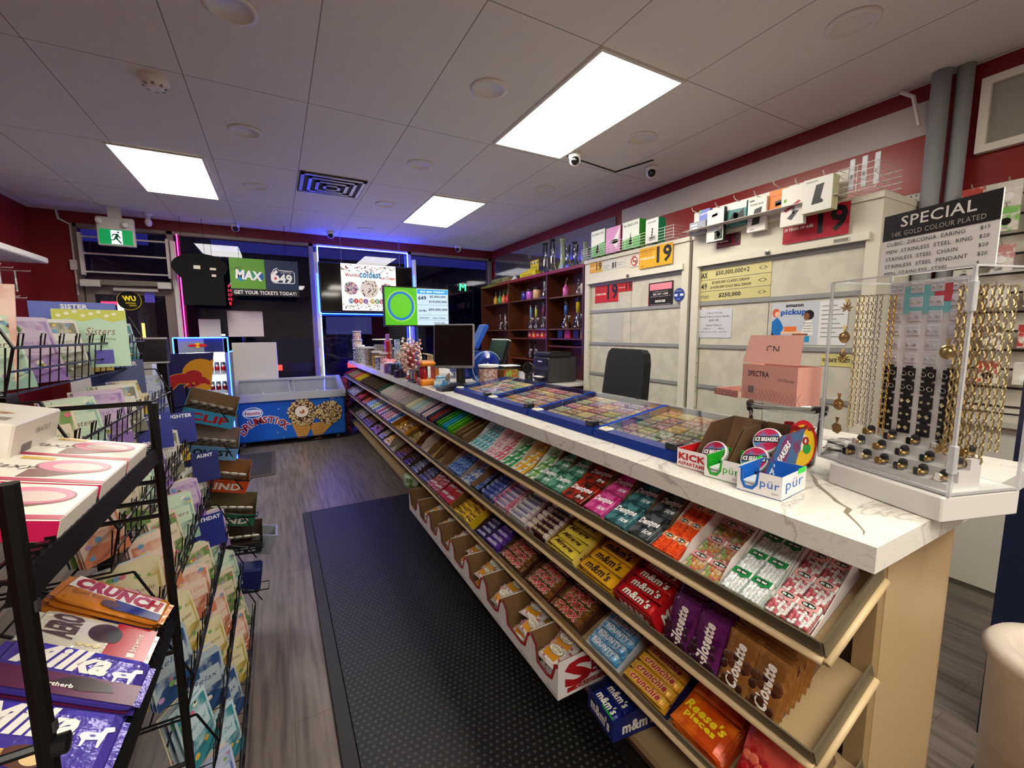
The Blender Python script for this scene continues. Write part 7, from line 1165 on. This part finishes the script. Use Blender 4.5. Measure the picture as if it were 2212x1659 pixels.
# greeting card rack
t=thing('card_rack','tall black wire greeting card rack with tiers of pockets facing the aisle','card rack',(-.5,1.8,0)); Y0,Y1=1.28,2.3
tiers=[(1.376,-.50),(1.16,-.43),(.95,-.37),(.74,-.31),(.53,-.26),(.32,-.22),(.11,-.185)]
w=MB(); w.box((-.62,1.5,0),(-.585,1.56,1.35),bw_); w.box((-.62,2.24,0),(-.585,2.3,1.45),bw_); w.box((-.62,1.28,0),(-.585,1.33,1.35),bw_)
w.build('upright',t,world=True)
w=MB(); w.box((-.43,1.40,.45),(-.395,1.435,1.02),bw_)
for z in (.5,.62,.74,.86,.98): w.disc(-.412,z,.006,.006,(0,1.399,0),X3,Z3,mat('b8a898',.5),0,8)
w.build('slotted_post',t,world=True)
for i,(z,x) in enumerate(tiers):
    w=MB(); d=.075
    for zz,xx in ((z,x),(z+.05,x+.012),(z+.1,x+.022)): w.tube([(xx,Y0,zz),(xx,Y1,zz)],.0026 if zz!=z+.1 else .0035,bw_,5)
    w.tube([(x-d,Y0,z),(x-d,Y1,z)],.0025,bw_,4); w.tube([(x-d-.01,Y0,z+.14),(x-d-.01,Y1,z+.14)],.0025,bw_,4)
    n=20
    for k in range(n+1): y=Y0+(Y1-Y0)*k/n; hh=.125 if k%4 in (1,3) else .1; w.tube([(x-d,y,z),(x,y,z),(x+.012*hh/.05*.45,y,z+hh)],.0016,bw_,4)
    for k in range(0,n,2): y=Y0+(Y1-Y0)*(k+.4)/n; w.tube([(x+.02,y,z+.1),(x+.026,y,z+.13),(x+.026,y+.02,z+.13),(x+.02,y+.02,z+.1)],.0015,bw_,4)
    for y in (Y0,Y1): w.tube([(-.6,y,z),(x,y,z),(x+.022,y,z+.1),(x-.02,y,z+.2)],.003,bw_,4); w.tube([(-.6,y,z+.2),(x-.02,y,z+.2)],.003,bw_,4)
    w.build('wire_tier',t,world=True)
pal=[('c8dcc4','8ab0a0','Sisters'),('d8cfa8','b8a04a','Happy Birthday'),('b9c4dc','5a6ab0','For Mom'),('c8b4d0','8a6ab0','Thinking of You'),('e0c8b8','c87a5a','With Love'),('bcd4dc','3a8a98','Dear Dad'),('dcdcd4','7a7a6a','Sympathy'),('d4c8b0','6a8a4a','Grandson'),('a8b8c0','2a4a7a','Relax'),('e4dcc0','c8a83a','Party Time')]
def card(k,h=.17,wd=.118,back=False):
    a,b,s=pal[k]; w=MB(); w.rbox((-wd/2,-.0012,0),(wd/2,.0012,h),mat(a,.4,0,0,None),.0005); O=V((0,-.0016,0)); rnd=random.Random(k)
    w.rect(-wd*.44,h*.06,wd*.44,h*.94,O+Y3*.0002,X3,Z3,mat(a,.4,0,0,b,9+k))
    w.rect(-wd*.38,h*.42,wd*.38,h*.75,O,X3,Z3,mat(a,.4)); w.text(s,mat('6a3a2a' if k<2 else b,.4),0,h*.6,.015,O-Y3*.0004,X3,Z3,w=wd*.62,shear=.3)
    cc=['c86a7a','e8c050','6a9ac0','7aa860','b08ac0','e8e4d8']
    w.poly([(-wd*.5,0),(wd*.5,0),(wd*.5,h*.2),(wd*.1,h*(.1+.03*k)),(-wd*.3,h*.26),(-wd*.5,h*.12)],O+Y3*.0001,X3,Z3,mat(b,.4))
    for q in range(9): x,z=rnd.uniform(-.42,.42)*wd,(rnd.uniform(.1,.38) if q%2 else rnd.uniform(.78,.93))*h; r=rnd.uniform(.004,.010); w.disc(x,z,r,r*.8,O-Y3*.0004,X3,Z3,mat(rnd.choice(cc),.4),0,7)
    w.text('for you',mat(b,.4),0,h*.46,.006,O-Y3*.0004,X3,Z3); return w
cards=[cached(('card',k),lambda k=k:card(k)) for k in range(10)]; rnd=random.Random(33); tn=['top','second','third','fourth','fifth','sixth','lowest']; pn=['nearest','second','third','fourth','fifth','farthest']
descs=['mint green','straw yellow','pale blue','lilac','peach','aqua','off-white','tan','grey blue','cream']
for i,(z,x) in enumerate(tiers):
    NP=6
    for p in range(NP):
        y=Y0+.09+(Y1-Y0-.12)*p/(NP-1); k=(p*3+i*7)%10; yaw=(-.45 if i==0 else -.95+.25*((p+i)%3)); nn=5 if i<6 else 4
        for j in range(nn):
            kk=k if j<nn-2 else (k+j)%10; M=Matrix.Rotation(math.pi/2+yaw-.0+rnd.uniform(-.06,.06),3,'Z')@Matrix.Rotation(-.18-rnd.uniform(0,.06),3,'X')
            nrm=V((math.cos(yaw),math.sin(yaw),0)); pos=V((x-.045,y,z+.006))+nrm*(-.012*(j-nn/2))*.9
            place('greeting_card',cards[kk],None,'%s greeting card in the %s pocket of the %s rack tier'%('front' if j==0 else 'stacked',pn[p],tn[i]),'greeting card','cards in the %s pocket, %s tier'%(pn[p],tn[i]) if j else None,None,pos,M)
w=MB(); w.rbox((-.085,-.001,0),(.085,.001,.185),mat('b8dcc0',.35),.0005); O=V((0,-.0015,0)); w.poly([(-.084,.15),(-.084,.184),(.084,.184),(.084,.155),(.05,.145),(.02,.158),(-.02,.146),(-.05,.156)],O,X3,Z3,mat('c8d040',.4)); w.text('Sisters',mat('8a4a44',.4),.02,.115,.024,O,X3,Z3,w=.07,shear=.35); w.text('are something',mat('8a4a44',.4),.02,.09,.01,O,X3,Z3,shear=.3); w.rect(-.06,.0,-.01,.05,O,X3,Z3,mat('1c2a7a',.4)); w.rect(.0,.01,.045,.055,O,X3,Z3,mat('4a3ab0',.4))
for q in range(8): w.disc(-.07+q*.018,.165+.006*(q%3),.006,.005,O-Y3*.0004,X3,Z3,mat('f0f0d0',.4),0,8)
w.build('greeting_card',label='mint and lime greeting card lettered Sisters in the top rack tier',cat='greeting card',loc=(-.505,1.83,1.40),rot=Matrix.Rotation(.28,3,'Z')@Matrix.Rotation(-.15,3,'X'))
for (x,y,z,s,c,wd,yaw) in ((-.56,1.9,1.50,'SISTER','2a4ab8',.2,-1.25),(-.52,2.1,1.30,'DAUGHTER','16327a',.15,-1.25),(-.40,1.95,1.11,'SON','1c2c8a',.1,-1.2),(-.38,2.2,1.07,'DAUGHTER','1c2c8a',.13,-1.2),(-.28,2.0,.68,'BIRTHDAY','1a2a7a',.12,-1.1),(-.30,2.25,.88,'AUNT','16246a',.1,-1.2)):
    w=MB(); w.rbox((-wd/2,-.001,-.02),(wd/2,.001,.11),mat(c,.35),.0005); w.text(s,mat('e0e4f4',.4),0,.095,.014,(0,-.0014,0),X3,Z3,bold=.04); w.build('divider_card',label='blue pocket divider lettered %s on the rack near %s'%(s,'the top' if z>1.4 else 'the second tier' if z>1.2 else 'the third tier, %s'%('left' if wd<.12 else 'right') if z>1.0 else 'the fourth tier' if z>.8 else 'the fifth tier'),cat='divider card',loc=(x,y,z),rot=Matrix.Rotation(math.pi/2+yaw,3,'Z')@Matrix.Rotation(-.15,3,'X'))
w=MB(); rr=Matrix.Rotation(.25,4,'Z')
w.rbox((-.09,-.002,0),(.09,0,.24),mat('c08a78',.4,0,0,'dcb8a8',14),.001); w.build('greeting_card',label='large rose brown card leaning at the near end of the top rack tier',cat='greeting card',loc=(-.60,1.36,1.39),rot=Matrix.Rotation(.15,3,'Z')@Matrix.Rotation(-.3,3,'X'))
# snack bar stand beyond the card rack
t=thing('snack_stand','black wire stand holding tilted open snack boxes beyond the card rack','wire stand',(-.36,2.55,0))
w=MB()
for x in (-.46,-.40): w.tube([(x,2.62,0),(x,2.62,1.25)],.006,bw_,6)
for k,(x,z) in enumerate(((-.32,1.10),(-.315,.93),(-.285,.76),(-.265,.57),(-.25,.40),(-.24,.17))):
    w.tube([(x+.13,2.44,z+.02),(x+.13,2.60,z-.02),(x-.13,2.60,z+.0),(x-.13,2.44,z+.04),(x+.13,2.44,z+.02)],.003,bw_,5); w.tube([(x-.1,2.42,z+.07),(x-.02,2.39,z+.09),(x+.07,2.385,z+.06),(x+.10,2.40,z-.01)],.003,bw_,5); w.tube([(-.43,2.62,z),(x,2.6,z)],.003,bw_,5)
w.build('wire_frame',t,world=True); MB().box((-.53,2.62,0),(-.36,2.72,.02),bw_).build('stand_base',t,world=True)
w=MB(); w.box((-.53,2.74,0),(-.49,2.78,1.36),bw_); w.rbox((-.59,2.72,1.36),(-.48,2.79,1.49),mat('15161e',.4),.004)
for z in (1.362,1.482): w.box((-.595,2.715,z),(-.475,2.72,z+.008),mat('d8d8dc',.3))
w.build('header_post',label='black post with small white-edged header box behind the card rack',cat='post',world=True)
def snack(x,z,outer,inner,txt,tc,lab,barc,rot,tilt=.55,tr=0):
    me=cached(('snk',outer,txt),lambda:carton_mb(.21,.13,.075,.08,.11,outer,inner,txt,tc)); M=Matrix.Rotation(.12,3,'Z')@Matrix.Rotation(rot,3,'Y')@Matrix.Rotation(tilt*.8,3,'X'); loc0=V((x,2.46,z)); place('snack_box',me,None,lab,'snack box',None,None,loc0,M)
    b=cached(('snb',barc),lambda:bar_mb(.12,.035,.014,barc,c2='e8e4dc')); 
    for q in range(5): o=M@V((-.075+q*.036,.06,.05)); place('snack_bar',b,None,'wrapped snack bar in the '+lab.split(' on ')[0],'snack bar','bars in the '+lab.split(' on ')[0],None,loc0+o,M@Matrix.Rotation(math.pi/2,3,'Z')@Matrix.Rotation(.9,3,'Y'))
snack(-.315,1.075,'3a9ac8','7a6048','CLIF','b81c28','light blue open snack box on the highest tier of the stand','5a4a40',.35); snack(-.31,.905,'6a9ccc','8a7a74','QUEST','14181e','pale blue and white open snack box on the second tier','3a2a28',.25); snack(-.28,.735,'c8481c','8a5c34','KIND','f0e8e0','orange-red open snack box on the third tier','c8c4bc',.3); snack(-.26,.555,'1c6a4c','6a5a3c','KIND','f0e8e0','green open snack box on the fourth tier','b8c0bc',.25); snack(-.235,.395,'20242c','4a3a30','bars','c8d0d8','black open snack box on the fifth tier','c8c4bc',.15)
w=MB(); gp_=mat('8a8e96',.35,.1); w.add([(-.045,-.06,0),(.045,-.06,0),(.045,.06,0),(-.045,.06,0),(-.06,-.075,.11),(.06,-.075,.11),(.06,.075,.11),(-.06,.075,.11),(-.05,-.065,.11),(.05,-.065,.11),(.05,.065,.11),(-.05,.065,.11),(-.04,-.055,.005),(.04,-.055,.005),(.04,.055,.005),(-.04,.055,.005)],[(0,3,2,1),(0,1,5,4),(1,2,6,5),(2,3,7,6),(3,0,4,7),(4,5,9,8),(5,6,10,9),(6,7,11,10),(7,4,8,11),(8,9,13,12),(9,10,14,13),(10,11,15,14),(11,8,12,15),(12,13,14,15)],gp_)
w.build('plastic_bin',label='small grey plastic bin at the right of the lower snack tiers',cat='bin',loc=(-.14,2.62,.33),rot=(0,.25,0)); w=MB(); w.rbox((-.09,-.05,0),(.09,.06,.13),mat('101c5c',.35),.01); w.build('blue_packet',label='dark blue packet in the lowest basket of the snack stand',cat='packet',loc=(-.24,2.51,.18),rot=(0,.15,0))
# left wall gondola with canopy and hanging packs
t=thing('wall_gondola','white wall shelving with overhanging canopy on the left wall','shelving',(-2.3,5,0)); w=MB(); w.box((-2.445,3.2,0),(-2.42,6.25,2.2),mat('c8c4bc',.5)); 
for k in range(14): w.box((-2.421,3.2,.6+k*.11),(-2.417,6.25,.612+k*.11),mat('3a3632',.6))
w.build('back_board',t,world=True); MB().rbox((-2.44,3.2,2.24),(-2.0,6.28,2.30),mat('d8d4cc',.4),.01).build('canopy',t,world=True); MB().box((-2.44,3.2,0),(-2.0,6.25,.5),mat('c4c0b8',.5)).build('base_deck',t,world=True)
rnd=random.Random(12)
for r,z in enumerate((2.12,1.85,1.62)):
    for k in range(11):
        y=6.12-k*.24-.1*(r%2); L=.28+.1*rnd.random(); 
        w=MB(); w.tube([(-2.42,y,z+.02),(-2.42+L,y,z+.02),(-2.42+L+.005,y,z+.03)],.005,mat('c8b4aa',.4,.2),5); w.build('peg_hook',label='metal peg hook on the left wall shelving, %s row'%['top','middle','lower'][r],cat='hook',group='peg hooks %s row'%['top','middle','lower'][r],world=True)
        for q in range(2):
            xx=-2.36+q*.12+rnd.uniform(0,.05); c=['b8bcc0','8a9a90','c8c4c0','3a6a4a','a8a0a8','6a6a90'][(k+q+r)%6]; w=MB(); w.poly([(-.05,0),(-.055,-.2),(.055,-.2),(.05,0)],(0,0,0),V((.35,-.94,0)).normalized(),Z3,mat(c,.25,0,0,'d8d8d8',18,1,.4),.012); w.rect(-.05,-.03,.05,.0,(-.0,-.002,0),V((.35,-.94,0)).normalized(),Z3,mat('8a4a44' if q else 'c8c4bc',.4))
            w.build('hanging_packet',label='hanging clear packet on the %s peg row of the left wall'%['top','middle','lower'][r],cat='packet',group='hanging packets %s row'%['top','middle','lower'][r],loc=(xx,y,z+.015))
w=MB(); w.rbox((-1.98,6.35,0),(-1.72,6.55,1.86),mat('cfcbc4',.45),.006); w.rbox((-2.02,6.36,1.2),(-1.98,6.5,1.84),mat('bdb9b2',.45),.004); w.build('tall_white_cabinet',label='tall narrow white panel cabinet left of the door',cat='cabinet',world=True)
w=MB(); w.rbox((-1.38,5.3,0),(-1.06,5.6,1.33),mat('c6c4c2',.45),.006); w.build('white_pedestal',label='light grey pedestal cabinet behind the card rack by the door',cat='cabinet',world=True)
# red flower bag at far counter end
w=MB(); w.rbox((.86,6.92,.0),(.97,7.1,.86),mat('3a1018',.5,0,0,'c84a6a',22,1,.4),.02); w.build('patterned_bag',label='dark red patterned bag hanging at the far end of the candy counter',cat='bag',world=True)
